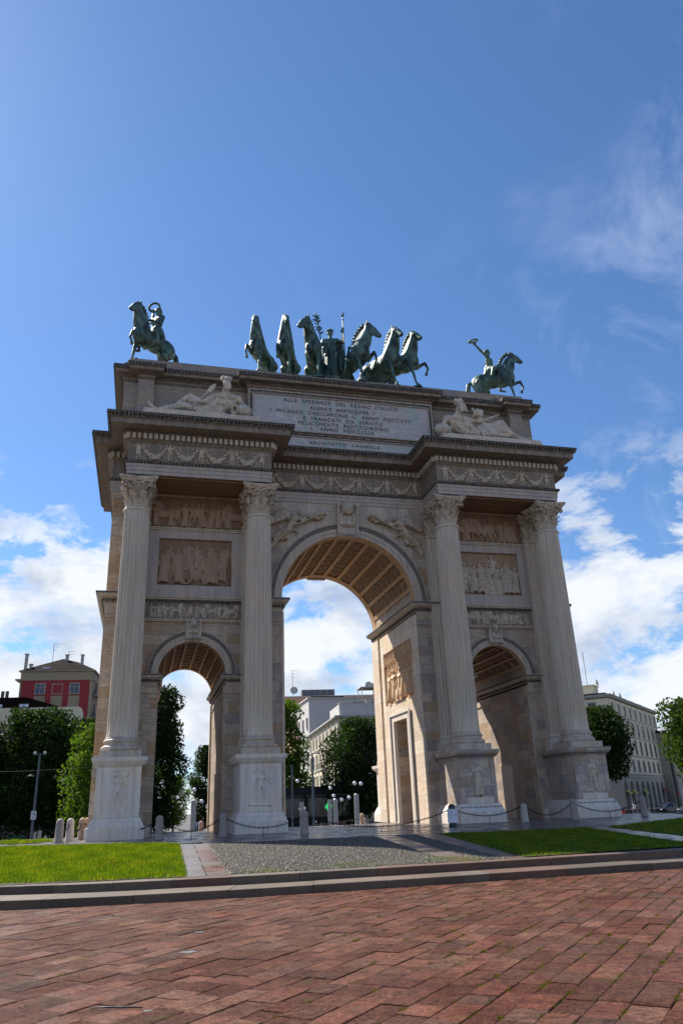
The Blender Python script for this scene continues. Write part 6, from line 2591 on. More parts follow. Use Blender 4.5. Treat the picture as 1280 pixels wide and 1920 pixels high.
m.box(4.6, 6.0, -.10, -.06, 19.72, 19.8)
m.box(4.55, 4.63, -.10, -.06, 18.3, 19.8)
m.box(5.97, 6.05, -.10, -.06, 18.3, 19.8)
m.build('blind_window', M_TRIM, root)
m = MB()
m.box(-.6, .3, -.5, 15, 20.3, 20.5)
m.box(-.15, L + .15, -.15, 15.15, 20.3, 20.48)
m.box(-.3, L + .3, -.3, 15.3, HT, HT + .12)
m.build('cornice', M_OCHRE, root)
m = MB()
e = .3
z0, z1 = HT + .12, HT + 3.0
m.add([(-e, -e, z0), (L + e, -e, z0), (L + e, 15 + e, z0), (-e, 15 + e, z0), (L * .45, 6, z1), (L * .62, 9, z1)], [(0, 1, 5, 4), (1, 2, 5), (2, 3, 4, 5), (3, 0, 4), (3, 2, 1, 0)])
m.build('roof', M_ROOF, root)
m = MB()
m.box(2.8, 3.8, .6, 1.3, HT + .55, HT + .75)
m.build('skylight', M_SIGNW, root)
for x, y, h in ((.4, .6, 2.6), (1.0, 1.2, 1.2), (5.3, 5, 3.3), (7.6, 5, 3.3)):
    m = MB()
    m.box(x - .2, x + .2, y - .2, y + .2, HT, HT + h)
    m.box(x - .28, x + .28, y - .28, y + .28, HT + h, HT + h + .15)
    m.build('chimney', M_TRIM, root)
for x, h in ((3.6, 4.8), (5.9, 3.6)):
    m = MB()
    m.tube([(x, 3, HT + .5), (x, 3, HT + h)], .035, 4)
    for q in range(3):
        m.tube([(x - .1, 3, HT + h - .05 - q * .45), (x + .95 - q * .25, 3, HT + h - .1 - q * .45)], .025, 4)
    m.build('antenna', M_POLE, root)
for k in range(3):
    for z in (15.2, 18.4):
        m = MB()
        m.box(L, L + 1.1, 1.5 + k * 4.5, 4.4 + k * 4.5, z - .2, z)
        m.box(L + 1.02, L + 1.1, 1.5 + k * 4.5, 4.4 + k * 4.5, z, z + .95)
        m.build('balcony', M_TRIM, root)
        o = b_window(root, 0, z, 1.1, 1.9, .08, M_SHUT, M_GLASS)
        turned(o, root, L, 3 + k * 4.5, PI / 2)

root, L = b_root('parapet_house', (-46, 84), (-17.6, 80.6), 'cream house with a curved parapet and dark attic roof, below the crimson house at left')
m = MB()
m.box(0, L, 0, 6, -1.3, 13.6)
m.build('wall', M_CREAMG, root)
m = MB()
m.box(0, L - .7, 0, .4, 13.6, 15.7)
for k in range(8):
    a0, a1 = PI / 2 * k / 8, PI / 2 * (k + 1) / 8
    m.box(L - .7 + .7 * math.sin(a0), L - .7 + .7 * math.sin(a1), 0, .4, 13.6, 14.6 + 1.1 * math.cos(a1))
m.box(-.2, L + .25, -.25, 6, 13.4, 13.65)
for k in range(8):
    x = L - 2.3 - k * 3.9
    m.box(x, x + .75, -.06, .0, 13.65, 15.72)
m.build('parapet', M_CREAM, root)
m = MB()
m.prism([(L - 9.5, 13.7), (L - 2.8, 13.7), (L - 3.4, 15.9), (L - 8, 17.3), (L - 24, 17.3), (L - 27, 13.7)], 1.2, 5.8, 'y')
m.build('roof', M_ROOF, root)
for x in (L - 12.3, L - 8.8):
    m = MB()
    m.box(x, x + .55, 1.05, 1.25, 15.95, 16.35)
    m.box(x + .65, x + 1.2, 1.05, 1.25, 15.95, 16.35)
    m.build('skylight', M_SIGNW, root)
for x in (L - 11.7, L - 11.1):
    m = MB()
    m.box(x, x + .35, 2, 2.4, 16.5, 18.3)
    m.build('chimney', M_SHUT, root)
for k in range(6):
    for z in (1.5, 5.5, 9.5):
        b_window(root, L - 3 - k * 4.2, z, 1.2, 2.1, .15, M_TRIM, M_GLASS, M_SHUT)

# through the central opening: cream corner palace, white house, salmon house
root, L = b_root('corner_palace', (19.7, 85.1), (40, 83.6), 'cream corner palace with grey parapet and tall narrow windows, seen through the central opening')
HT = 14.7
m = MB()
m.box(0, L, 0, 34, -1.3, HT - .3)
m.build('wall', M_CREAM, root)
m = MB()
m.box(-.55, L + .5, -.55, 34, HT - .3, HT - .05)
m.box(-.35, L + .3, -.35, 34, HT - .5, HT - .3)
for z in (3.6, 7.4, 11.0):
    m.box(-.12, L, -.12, 34, z, z + .2)
for k in range(9):
    m.box(-.07, .01, .1 + k * 4.2, .7 + k * 4.2, 3.8, HT - .5)
m.build('cornice', M_TRIM, root)
m = MB()
m.box(.4, L, .4, .8, HT - .05, HT + 1.75)
m.box(.4, .8, .4, 10, HT - .05, HT + 1.75)
m.box(.3, L, .3, .9, HT + 1.75, HT + 1.9)
for k in range(4):
    m.box(.35 + k * 4.4, 1.1 + k * 4.4, .32, .4, HT, HT + 1.75)
m.build('parapet', M_WHITE, root)
m = MB()
m.add([(.9, 1, HT + .1), (L, 1, HT + .1), (L, 33, HT + .1), (.9, 33, HT + .1), (3.5, 5, HT + 2.6), (L, 5, HT + 2.6), (L, 29, HT + 2.6), (3.5, 29, HT + 2.6)],
      [(0, 1, 5, 4), (1, 2, 6, 5), (2, 3, 7, 6), (3, 0, 4, 7), (4, 5, 6, 7)])
m.build('roof', M_ROOF, root)
for k in range(8):
    for z, h in ((4.4, 2.2), (8.0, 2.2), (11.5, 1.8)):
        o = b_window(root, 0, z, .95, h, .14, M_TRIM, M_GLASS, M_SHUT)
        turned(o, root, 0, 2.4 + k * 4.2, -PI / 2)
for k in range(4):
    for z, h in ((4.4, 2.2), (8.0, 2.2), (11.5, 1.8)):
        b_window(root, 2.5 + k * 4.4, z, 1.0, h, .14, M_TRIM, M_GLASS, M_SHUT)
m = MB()
m.box(-1.2, 0, 10, 18, 7.2, 7.45)
for q in range(20):
    m.box(-1.15, -1.10, 10.1 + q * .4, 10.16 + q * .4, 7.45, 8.4)
m.box(-1.18, -1.08, 10, 18, 8.4, 8.48)
m.build('balcony', M_TRIM, root)
for x, y, h in ((1.2, 3, 2.2), (5.2, 3, 2.6), (6.6, 3, 4.2), (7.6, 3.4, 2.9), (2.2, 8, 2.2)):
    m = MB()
    m.box(x, x + .7, y, y + .6, HT, HT + h)
    m.box(x - .1, x + .8, y - .1, y + .7, HT + h, HT + h + .15)
    m.build('chimney', M_PINK if h > 4 else M_TRIM, root)
m = MB()
for x in (4.6, 9.4):
    m.box(x, x + .1, 3, 3.1, HT + 2.5, HT + 4.6)
    m.box(x, x + .1, 6, 6.1, HT + 2.5, HT + 4.6)
m.box(4.4, 9.7, 2.8, 6.2, HT + 4.6, HT + 4.75)
m.build('roof_pergola', M_TRIM, root)

root, L = b_root('white_house', (22.6, 120.5), (42, 120.5), 'tall white house with a blank side wall, behind the cream corner palace')
HT = 22.0
m = MB()
m.box(0, L, 0, 26, -1.3, HT)
m.build('wall', M_WHITE, root)
m = MB()
m.box(-.3, L, -.3, 26, HT, HT + .25)
m.box(-1.3, 0, 14, 26, HT - 2.2, HT - 1.9)
m.box(-1.3, -1.2, 14, 26, HT - 1.9, HT - .9)
m.build('balcony', M_WHITE, root)
m = MB()
m.box(1, 8, 2, 8, HT + .25, HT + .8)
m.box(9.5, 18, 2, 8, HT + .25, HT + .6)
m.build('roof', M_ROOF, root)
m = MB()
m.box(-.05, 0.01, 12, 25.9, 12, HT - 2.4)
m.build('brick_panel', M_PINK, root)
for k in range(6):
    for z in (9.2, 12.8, 16.4):
        o = b_window(root, 0, z, 1.1, 2.0, .1, M_WHITE, M_GLASS, M_SHUT)
        turned(o, root, -.05, 1.8 + k * 4.2, -PI / 2)

root, L = b_root('salmon_house', (25.5, 172), (56, 168), 'salmon-pink block with roof terraces and antennas, farthest back in the central opening')
HT = 29.3
m = MB()
m.box(0, L, 0, 18, -1.3, HT)
m.box(-3.4, 0, 2, 16, 0, HT - 2)
m.build('wall', M_PINK, root)
m = MB()
m.box(-.2, L + .2, -.2, 18.2, HT, HT + .3)
m.build('cornice', M_TRIM, root)
for x in (3.5, 9.5, 15.5):
    b_window(root, x, HT - 4.2, 3.6, 1.9, .15, M_TRIM, M_GLASSB)
m = MB()
m.box(6, 15, 1, 5, HT + .3, HT + 2.1)
m.build('roof_room', M_SHUTG, root)
m = MB()
for q in range(5):
    m.box(6.3 + q * 1.7, 7.6 + q * 1.7, .9, 1.0, HT + .5, HT + 1.9)
m.build('roof_panels', M_GLASSB, root)
for x, h in ((3.6, 7.5), (-2.2, 5.0)):
    m = MB()
    m.tube([(x, 2, HT - 1), (x, 2, HT + h)], .06, 4)
    for q in range(3):
        m.tube([(x - .3, 2, HT + h - q * .9), (x + 1.7 - q * .4, 2, HT + h - q * .9)], .04, 4)
    m.build('antenna', M_POLE, root)
for x in (3.9, -2.2, 24.4, 26.4):
    m = MB()
    m.lathe([(.02, 0), (.7, .08), (1.05, .3), (1.05, .36), (.6, .14), (.02, .06)], 14, M=Matrix.Translation((x, .6, HT + (1.8 if x > 0 else -.4) + (1.0 if x > 20 else 0))) @ Matrix.Rotation(rad(75), 4, 'X'))
    m.build('satellite_dish', M_TRIM, root, smooth=True)

# dark shop fronts at the foot of the corner palace
root, L = b_root('shop_row', (4, 82), (19.4, 76), 'dark row of shop fronts under awnings, low behind the trees in the central opening', 'shops')
m = MB()
m.box(0, L, 0, 6, -1.3, 4.2)
m.build('wall', M_DARKIN, root)
m = MB()
for k in range(5):
    m.box(.4 + k * 3.2, 3.2 + k * 3.2, -1.3, 0, 2.9, 3.1)
m.build('awning', M_POLED, root)
for k in range(5):
    b_window(root, 1.8 + k * 3.2, .4, 2.4, 2.3, .1, M_SHUTG, M_GLASS)

# ------------------------------------------------------------------ trees
def make_tree(name, h, r, h0, lobes, nleaf, leaf, mat, seed, trunk=.22, loose=.0, squash=1.0, rx=1.0):
    rg = np.random.RandomState(seed)
    rr = random.Random(seed)
    root = empty(name)
    m = MB()
    hc = (h + h0) / 2
    pts = [(0, 0, -.1), (rr.uniform(-.1, .1), rr.uniform(-.1, .1), h0 * .6), (rr.uniform(-.2, .2), rr.uniform(-.2, .2), hc), (0, 0, h * .85)]
    m.tube(pts, [trunk * 1.25, trunk * .9, trunk * .6, .03], 8)
    for k in range(9):
        a = rr.uniform(0, 2 * PI)
        z = rr.uniform(h0 * .8, h * .7)
        q = r * rr.uniform(.5, .85)
        m.tube([(0, 0, z), (q * .5 * math.cos(a), q * .5 * math.sin(a), z + q * .35), (q * math.cos(a), q * math.sin(a), z + q * .6)], [trunk * .45, trunk * .25, .02], 5)
    m.build('trunk', M_BARK, root, smooth=True)
    cs, rs = [], []
    for k in range(lobes):
        f = (k + .5) / lobes
        z = h0 + (h - h0) * (f ** .9)
        t = (z - h0) / (h - h0)
        prof = math.sin(PI * (.12 + .80 * t)) ** .65
        a = k * 2.4 + rr.uniform(-.5, .5)
        q = r * prof * rr.uniform(.35, .80)
        cs.append((q * math.cos(a) * rx, q * math.sin(a), z))
        rs.append(r * rr.uniform(.26, .44) * (.7 + .5 * prof))
    cs, rs = np.array(cs), np.array(rs)
    w = rs ** 2
    idx = rg.choice(lobes, nleaf, p=w / w.sum())
    d = rg.normal(size=(nleaf, 3))
    d /= np.linalg.norm(d, axis=1)[:, None]
    rad_ = rs[idx] * (rg.rand(nleaf) ** (1 / 2.4)) * (1 + loose * rg.rand(nleaf))
    c = cs[idx] + d * rad_[:, None] * np.array([1, 1, .8 * squash])
    c = c[c[:, 2] < h + .2]
    n = len(c)
    # drop leaves in noisy pockets so the sky shows through
    k = np.sin(c[:, 0] * 2.7 + seed) * np.sin(c[:, 1] * 2.3) * np.sin(c[:, 2] * 2.9 + c[:, 0]) + .35 * rg.rand(n)
    c = c[k > -.20]
    n = len(c)
    u = rg.normal(size=(n, 3))
    u /= np.linalg.norm(u, axis=1)[:, None]
    v = np.cross(u, rg.normal(size=(n, 3)))
    v /= np.linalg.norm(v, axis=1)[:, None]
    s = leaf * (.55 + .9 * rg.rand(n))[:, None]
    co = np.empty((n, 4, 3))
    co[:, 0], co[:, 1], co[:, 2], co[:, 3] = c - u * s, c - v * s * .55, c + u * s, c + v * s * .55
    cl = np.sin(c[:, 0] * 1.3) * np.sin(c[:, 1] * 1.5 + 1) * np.sin(c[:, 2] * 1.1)
    o = raw_mesh('crown', co.reshape(-1, 3), np.arange(4 * n), 4, np.clip(.45 + .3 * cl + .35 * (rg.rand(n) - .5), 0, 1), mat, root)
    return root


GT = 'trees round the square'
T1 = make_tree('chestnut_tree', 11.5, 5.0, 1.2, 34, 26000, .17, M_LEAFD, 3, .3)
T2 = make_tree('lime_tree', 8.8, 3.0, 1.0, 26, 11000, .15, M_LEAFL, 8, .18, .25)
T3 = make_tree('hornbeam_tree', 13.0, 3.1, .8, 36, 22000, .15, M_LEAFD, 5, .22, .15)
T4 = make_tree('plane_tree', 12.0, 2.8, 1.6, 30, 13000, .16, M_LEAFL, 12, .2, .35)
T5 = make_tree('holm_oak', 10.6, 4.2, 4.0, 30, 24000, .15, M_LEAFD, 21, .28)
T6 = make_tree('maple_tree', 9.6, 3.9, 2.6, 30, 22000, .16, M_LEAFM, 33, .25, .2)
first = {}


def tree(src, x, y, lab, s=1.0, rz=0.0, sz=None, mat=None, far=None):
    far = far or (1.2 if x < -12.6 and y < 60 else 1.42)
    x, y = -9.258 + (x + 9.258) * far, -31.33 + (y + 31.33) * far
    s, sz = s * far, (sz or s) * far
    if id(src) not in first:
        first[id(src)] = 1
        o = src
    else:
        o = copy_tree(src)
    o.location = (x, y, -HB)
    o.scale = (s, s, sz * 1.05)
    o.rotation_euler = (0, 0, rz)
    if mat:
        for c in kids(o):
            if c.name.startswith('crown'):
                c.data = c.data.copy()
                c.data.materials[0] = mat
    tag(o, lab, 'tree', GT)


tree(T1, -19.4, 51, 'broad dark tree right of centre in the left-hand mass, under the crimson house', 1.02)
tree(T1, -26.2, 53, 'broad dark tree at the left edge of the picture', 1.02, 2.0)
tree(T1, -15.3, 57, 'broad dark tree behind the bright green one, against the arch', .98, 4.0)
tree(T1, -33, 56, 'broad dark tree mostly outside the left edge of the picture', 1.0, 1.0)
tree(T2, -12.9, 36.5, 'bright yellow-green sunlit tree just left of the arch', 1.0)
tree(T3, -8.2, 47.5, 'tall dark tree filling the left side of the small left opening', 1.0)
tree(T3, -1.2, 72, 'rounder dark tree on the right side of the small left opening', .76, 1.2, .72)
tree(T2, -5.6, 60, 'small light green tree low between the two dark trees in the left opening', .62, 2.2)
tree(T4, 5.0, 50.5, 'slender light green tree at the left side of the central opening', 1.0)
tree(T1, 11.7, 44.5, 'big rounded dark tree on the right side of the central opening', .68, 3.0, .83)
tree(T3, 16.2, 58, 'dark tree behind the big rounded one, against the right pier', .8, 0.5)
tree(T4, 8.4, 63, 'small thin tree low in front of the corner palace, over the street lamps', .40, 2.0)
tree(T5, 40.6, 47.5, 'big dark round-headed tree right of the arch, in front of the arcaded palace', 1.0, 5.0)
tree(T6, 41.2, 30.9, 'light green tree cut by the right edge of the picture', 1.0, 1.5)
tree(T2, 82, 75, 'small tree on the roof line beyond the palace, far right', 1.3, 1.5, far=1.0)
tree(T3, -12.5, 66, 'dark tree far behind the left small opening', .9, 2.6)
tree(T1, 24, 66, 'dark tree hidden mostly behind the right piers', .8, 2.2)

# ------------------------------------------------------------------ street furniture
def globe_lamp(t, base, globes, lab, ht=1.5):
    """stone pillar with a hooped iron bracket and opal globes; globes given as picture places at depth t"""
    b = at(base[0], base[1], t)
    fz = floor_z(b.x, b.y)
    root = empty('globe_lamp', (b.x, b.y, floor_z(b.x, b.y)), rad(-12))
    tag(root, lab, 'street lamp', 'globe lamps round the square')
    m = MB()
    for k in range(5):
        z = k * (ht - fz) / 5
        m.box(-.27, .27, -.27, .27, z, z + (ht - fz) / 5 - .015, bev=.012)
    m.build('pillar', M_TRIM, root)
    I = root.matrix_basis.inverted()
    bpy.context.view_layer.update()
    I = root.matrix_world.inverted()
    m = MB()
    for (u, v) in globes:
        g = I @ at(u, v, t)
        g.y = 0
        pts = [Vector((0, 0, ht - fz)), Vector((g.x * .3 + .12, 0, (ht - fz + g.z) / 2 - .05)), Vector((g.x, 0, g.z - .23))]
        m.tube(pts, .022, 6)
        m.lathe([(.08, -.27), (.10, -.21), (.06, -.2)], 10, c=tuple(g))
        q = MB()
        q.ball(tuple(g), .235, 16, 10)
        q.build('globe', M_GLOBE, root, smooth=True)
    pts = [Vector((.8 * math.sin(a) + .1, 0, ht - fz + .9 + .8 * -math.cos(a))) for a in [PI * k / 12 for k in range(13)]]
    m.tube(pts, .02, 6)
    m.build('bracket', M_IRON, root)


globe_lamp(90, (670, 1546), ((666, 1467.5), (678, 1468.5), (668, 1491.5)), 'globe lamp with three white globes right of centre in the central opening', 2.2)
globe_lamp(94, (630, 1543), ((628, 1500.5), (641, 1499.5), (655, 1495)), 'globe lamp with three low globes in the middle of the central opening', 1.7)
globe_lamp(98, (619, 1538), ((619.5, 1477), (626, 1492)), 'distant globe lamp against the corner palace', 1.8)
globe_lamp(88, (362, 1551), ((361, 1480), (363, 1504.5), (376, 1502.5)), 'globe lamp seen through the small left opening', 2.2)
globe_lamp(96, (566, 1545), ((557, 1463.5), (564, 1517), (570, 1515.5)), 'globe lamp half hidden by the slender tree in the central opening', 1.6)


def pole(u, v0, v1, t, lab, mat, r=.09, heads=0):
    b, a = at(u[0], v0, t), at(u[1], v1, t)
    root = empty('street_lamp', (b.x, b.y, floor_z(b.x, b.y)))
    tag(root, lab, 'lamp post', 'lamp posts round the square')
    h = a.z - floor_z(b.x, b.y)
    m = MB()
    m.tube([(0, 0, 0), (0, 0, h * .5), (0, 0, h)], [r * 1.3, r, r * .8], 10)
    m.lathe([(r * 2, 0), (r * 2, .25), (r * 1.5, .4), (r * 1.2, .45)], 12)
    m.build('pole', mat, root, smooth=True, auto=True)
    if heads == 2:
        m = MB()
        m.tube([(-.45, 0, h - .15), (.45, 0, h - .15)], .04, 6)
        m.build('crossbar', mat, root)
        for q in (-1, 1):
            m = MB()
            m.lathe([(.02, -.12), (.13, -.10), (.17, .08), (.15, .10), (.02, .12)], 12, M=Matrix.Translation((q * .48, 0, h)) @ Matrix.Rotation(rad(60), 4, 'X'))
            m.build('lamp_head', M_TRIM, root, smooth=True)
    elif heads == 1:
        m = MB()
        m.tube([(0, 0, h - .05), (.5, 0, h + .02)], .03, 6)
        m.lathe([(.03, .1), (.30, 0), (.28, -.06), (.10, -.12), (.02, -.13)], 14, c=(.75, 0, h))
        m.build('lamp_head', mat, root, smooth=True)
    return root, h


root, h = pole((57, 70), 1571, 1408, 75, 'tall grey lamp post with two floodlights in front of the dark trees at left', M_POLE, .12, 2)
root.location.x = at(60, 1565, 75).x
root.location.y = at(60, 1565, 75).y
m = MB()
m.box(-.26, .26, -.17, -.14, 2.6, 3.4)
m.build('plate', M_SIGNW, root)
m = MB()
m.box(-.10, .12, -.176, -.171, 3.15, 3.22)
m.box(.06, .12, -.176, -.171, 2.98, 3.15)
m.box(-.12, .12, -.176, -.171, 2.80, 2.85)
m.build('mark', M_POLED, root)
pole((588, 588), 1548, 1409, 95, 'tall dark post with a flat round lamp head in the central opening', M_POLE, .15, 1)
pole((549, 548), 1552, 1432, 100, 'slim blue-green post left of the tall post in the central opening', M_POLE, .12, 0)
root, h = pole((1272, 1266), 1515, 1368, 100, 'tall post with round lamps before the tree at the right edge', M_POLED, .20, 2)


def hanging(u, v, t, lab):
    p = at(u, v, t)
    root = empty('hanging_lamp', tuple(p))
    tag(root, lab, 'hanging lamp')
    m = MB()
    m.lathe([(.03, .10), (.06, .06), (.34, -.04), (.30, -.06), (.10, -.04), (.02, -.05)], 14)
    m.build('shade', M_TRIM, root, smooth=True)
    m = MB()
    m.tube([(0, 0, .08), (0, 0, .4)], .012, 5)
    m.tube([(-14, 4, .9), (-7, 2, .5), (0, 0, .4), (5, -1, .5)], .006, 4)
    m.build('cable', M_POLED, root)


hanging(58, 1454, 68, 'small shaded lamp hanging on a cable over the street at left')

# no-entry sign
p = at(1270, 1489, 104)
root = empty('traffic_sign', (p.x, p.y, -HB), rad(-35))
tag(root, 'round red no-entry sign with white bar at the right edge', 'road sign')
zc_ = p.z + HB
m = MB()
m.tube([(0, .03, 0), (0, .03, zc_ + .3)], .03, 8)
m.build('post', M_POLE, root)
m = MB()
m.lathe([(.0, -.012), (.30, -.012), (.31, 0), (.30, .012), (.0, .012)], 28, M=Matrix.Translation((0, 0, zc_)) @ Matrix.Rotation(PI / 2, 4, 'X'))
m.build('disc', M_SIGNR, root)
m = MB()
m.box(-.22, .22, -.018, -.0125, zc_ - .045, zc_ + .045)
m.build('bar', M_SIGNW, root)
p = at(1279, 1482, 100)
root = empty('traffic_sign', (p.x, p.y, -HB), rad(-35))
tag(root, 'white rectangular sign on a post at the extreme right edge', 'road sign')
m = MB()
m.tube([(0, .03, 0), (0, .03, p.z + HB)], .03, 8)
m.build('post', M_POLE, root)
m = MB()
m.box(-.1, .4, -.012, .012, p.z + HB - .3, p.z + HB + .3)
m.build('plate', M_SIGNW, root)

# pharmacy cross
p = at(616, 1512.5, 100)
root = empty('pharmacy_sign', tuple(p), rad(0))
tag(root, 'glowing green pharmacy cross low in the central opening', 'shop sign')
M_GREEN = NT('green_neon')
M_GREEN.set(M_GREEN.b, 'Emission Color', (0.02, 0.9, 0.22, 1))
M_GREEN.set(M_GREEN.b, 'Emission Strength', 1.0)
M_GREEN = M_GREEN.fin((0.01, 0.3, 0.08), .4)
m = MB()
m.box(-.5, .5, .02, .14, -.5, .5)
m.build('case', M_POLED, root)
m = MB()
P8 = [(-.15, .45), (.15, .45), (.15, .15), (.45, .15), (.45, -.15), (.15, -.15), (.15, -.45), (-.15, -.45), (-.15, -.15), (-.45, -.15), (-.45, .15), (-.15, .15), (-.15, .45)]
m.tube([(a, 0, b) for a, b in P8], .035, 5)
m.tube([(a * .55, 0, b * .55) for a, b in P8], .03, 5)
m.build('tubes', M_GREEN, root)


# cars, scooters, bicycles
M_CARD = simple('dark_blue_car_paint', (0.012, 0.016, 0.028), 0.22, 0.3, .05, 2, 0)
M_CARG = simple('grey_car_paint', (0.05, 0.055, 0.07), 0.25, 0.3, .05, 2, 0)
M_TYRE = simple('tyre', (0.015, 0.015, 0.015), 0.9)
M_RIM = simple('wheel_rim', (0.35, 0.36, 0.38), 0.3, .8)
M_LAMP = simple('lamp_glass', (0.7, 0.7, 0.68), 0.1)
M_TAIL = simple('tail_lamp_glass', (0.4, 0.02, 0.02), 0.2)


def car(x, y, rz, lab, paint):
    root = empty('parked_car', (x, y, floor_z(x, y)), rz)
    tag(root, lab, 'car', 'cars parked at the right')
    # rounded side sections from tail (-2) to nose (2)
    prof = [(-2.05, .50, .72, .80), (-1.98, .30, .98, .84), (-1.6, .24, 1.02, .87), (-.9, .22, 1.0, .88), (0, .22, .98, .88), (.8, .22, .96, .88), (1.3, .24, .90, .86), (1.85, .28, .78, .80), (2.08, .38, .62, .70)]
    m = MB()
    m.rings([[(X, -w, z0), (X, -w * 1.03, (z0 + z1) / 2), (X, -w * .93, z1), (X, -w * .5, z1 + .03), (X, w * .5, z1 + .03), (X, w * .93, z1), (X, w * 1.03, (z0 + z1) / 2), (X, w, z0)] for X, z0, z1, w in prof])
    m.build('body', paint, root, smooth=True, auto=True)
    m = MB()
    cab = [(-1.75, 1.0, 1.02), (-1.35, 1.0, 1.42), (-.6, 1.0, 1.50), (.2, 1.0, 1.48), (.95, .96, 1.0)]
    m.rings([[(X, -.80, z0 - .06), (X, -.62, z1 - .03), (X, -.35, z1), (X, .35, z1), (X, .62, z1 - .03), (X, .80, z0 - .06)] for X, z0, z1 in cab])
    m.build('cabin_glass', M_GLASS, root, smooth=True, auto=True)
    m = MB()
    m.rings([[(X, -.60, z), (X, -.35, z + .03), (X, .35, z + .03), (X, .60, z), (X, .60, z - .03), (X, -.60, z - .03)] for X, z in ((-1.42, 1.40), (-.6, 1.495), (.22, 1.475), (.34, 1.40))])
    for s in (-1, 1):
        m.tube([(-1.72, s * .79, 1.0), (-1.38, s * .64, 1.40)], .04, 5)
        m.tube([(-.45, s * .81, .98), (-.42, s * .64, 1.46)], .035, 5)
        m.tube([(.95, s * .79, .95), (.24, s * .63, 1.45)], .03, 5)
    m.build('roof', paint, root)
    for X in (-1.28, 1.28):
        for s in (-1, 1):
            m = MB()
            Mw = Matrix.Translation((X, s * .80, .31)) @ Matrix.Rotation(PI / 2, 4, 'X')
            m.lathe([(.19, -.10), (.30, -.10), (.315, -.05), (.315, .05), (.30, .10), (.19, .10)], 22, M=Mw)
            w = m.build('wheel', M_TYRE, root, smooth=True, auto=True)
            m = MB()
            m.lathe([(.0, -.085), (.19, -.095), (.19, .095), (.0, .085)], 18, M=Mw)
            m.build('rim', M_RIM, w)
    for s in (-1, 1):
        m = MB()
        m.ball((1.92, s * .55, .68), (.12, .18, .08), 10, 6)
        m.build('headlight', M_LAMP, root, smooth=True)
        m = MB()
        m.ball((-1.98, s * .66, .82), (.06, .12, .11), 10, 6)
        m.build('tail_light', M_TAIL, root, smooth=True)
        m = MB()
        m.ball((.75, s * .93, 1.0), (.08, .08, .07), 8, 5)
        m.build('mirror', paint, root, smooth=True)
    m = MB()
    m.box(-2.09, -2.05, -.25, .25, .52, .64)
    m.build('number_plate', M_SIGNW, root)


c = at(1249, 1520, 102)
car(c.x, c.y, rad(200), 'dark blue hatchback parked right of the arch, lamps toward the square', M_CARD)
c = at(1296, 1518, 98)
car(c.x, c.y, rad(195), 'grey-blue car cut off by the right edge of the picture', M_CARG)


def scooter(x, y, rz, lab, paint):
    root = empty('parked_scooter', (x, y, floor_z(x, y)), rz)
    tag(root, lab, 'scooter', 'scooters parked at the right')
    m = MB()
    m.rings([[(X, -w, z0), (X, -w * .8, z1), (X, w * .8, z1), (X, w, z0)] for X, z0, z1, w in ((-.85, .62, .72, .08), (-.6, .42, .80, .16), (-.2, .30, .74, .17), (.05, .22, .34, .16), (.40, .24, .34, .16), (.5, .3, .9, .2), (.56, .5, 1.0, .12))])
    m.build('body', paint, root, smooth=True, auto=True)
    m = MB()
    m.rings([[(X, -w, .78), (X, -w * .8, .86), (X, w * .8, .86), (X, w, .78)] for X, w in ((-.8, .10), (-.4, .16), (-.05, .10))])
    m.build('seat', M_TYRE, root)
    m = MB()
    m.tube([(.50, -.30, 1.10), (.46, 0, 1.05), (.50, .30, 1.10)], .022, 6)
    m.tube([(.46, 0, 1.05), (.62, 0, .30)], .03, 6)
    for s in (-1, 1):
        m.tube([(.5, s * .22, 1.1), (.48, s * .30, 1.28)], .01, 4)
        m.ball((.47, s * .32, 1.32), (.02, .06, .04), 6, 4)
    m.build('handlebar', M_IRON, root)
    for X in (-.58, .66):
        m = MB()
        m.lathe([(.14, -.05), (.21, -.05), (.225, 0), (.21, .05), (.14, .05)], 18, M=Matrix.Translation((X, 0, .225)) @ Matrix.Rotation(PI / 2, 4, 'X'))
        w = m.build('wheel', M_TYRE, root, smooth=True)
        m = MB()
        m.lathe([(.0, -.04), (.14, -.045), (.14, .045), (.0, .04)], 12, M=Matrix.Translation((X, 0, .225)) @ Matrix.Rotation(PI / 2, 4, 'X'))
        m.build('rim', M_RIM, w)
    m = MB()
    m.ball((.60, 0, .92), (.05, .09, .08), 8, 5)
    m.build('headlight', M_LAMP, root, smooth=True)


M_REDP = simple('red_scooter_paint', (0.35, 0.03, 0.02), 0.3)
for u, rz, lab, pt in ((1168, 200, 'reddish scooter at the left of the parked row beside the right pedestal', M_REDP), (1178, 215, 'black scooter parked second from the left beside the right pedestal', M_CARD),
                       (1222, 205, 'dark scooter parked just right of the right-hand bollard', M_CARG), (1232, 190, 'black scooter parked nearest the dark hatchback', M_CARD),
                       (1199, 210, 'grey scooter with bright lamp, just left of the right-hand bollard', M_CARG)):
    c = at(u, 1522, 100)
    scooter(c.x, c.y, rad(rz + 60), lab, pt)
c = at(640, 1545, 102)
scooter(c.x, c.y, rad(20), 'red scooter parked low in the central opening', M_REDP)
c = at(600, 1548, 98)
scooter(c.x, c.y, rad(200), 'dark scooter parked beside the tall post in the central opening', M_CARG)
c = at(652, 1546, 98)
scooter(c.x, c.y, rad(-20), 'black scooter parked left of the stone lamp pillar in the central opening', M_CARD)
c = at(690, 1544, 94)
scooter(c.x, c.y, rad(190), 'black scooter parked between the sunlit bollard and the right pier', M_CARD)
M_GBIKE = simple('green_bike_paint', (0.02, 0.22, 0.09), 0.4)


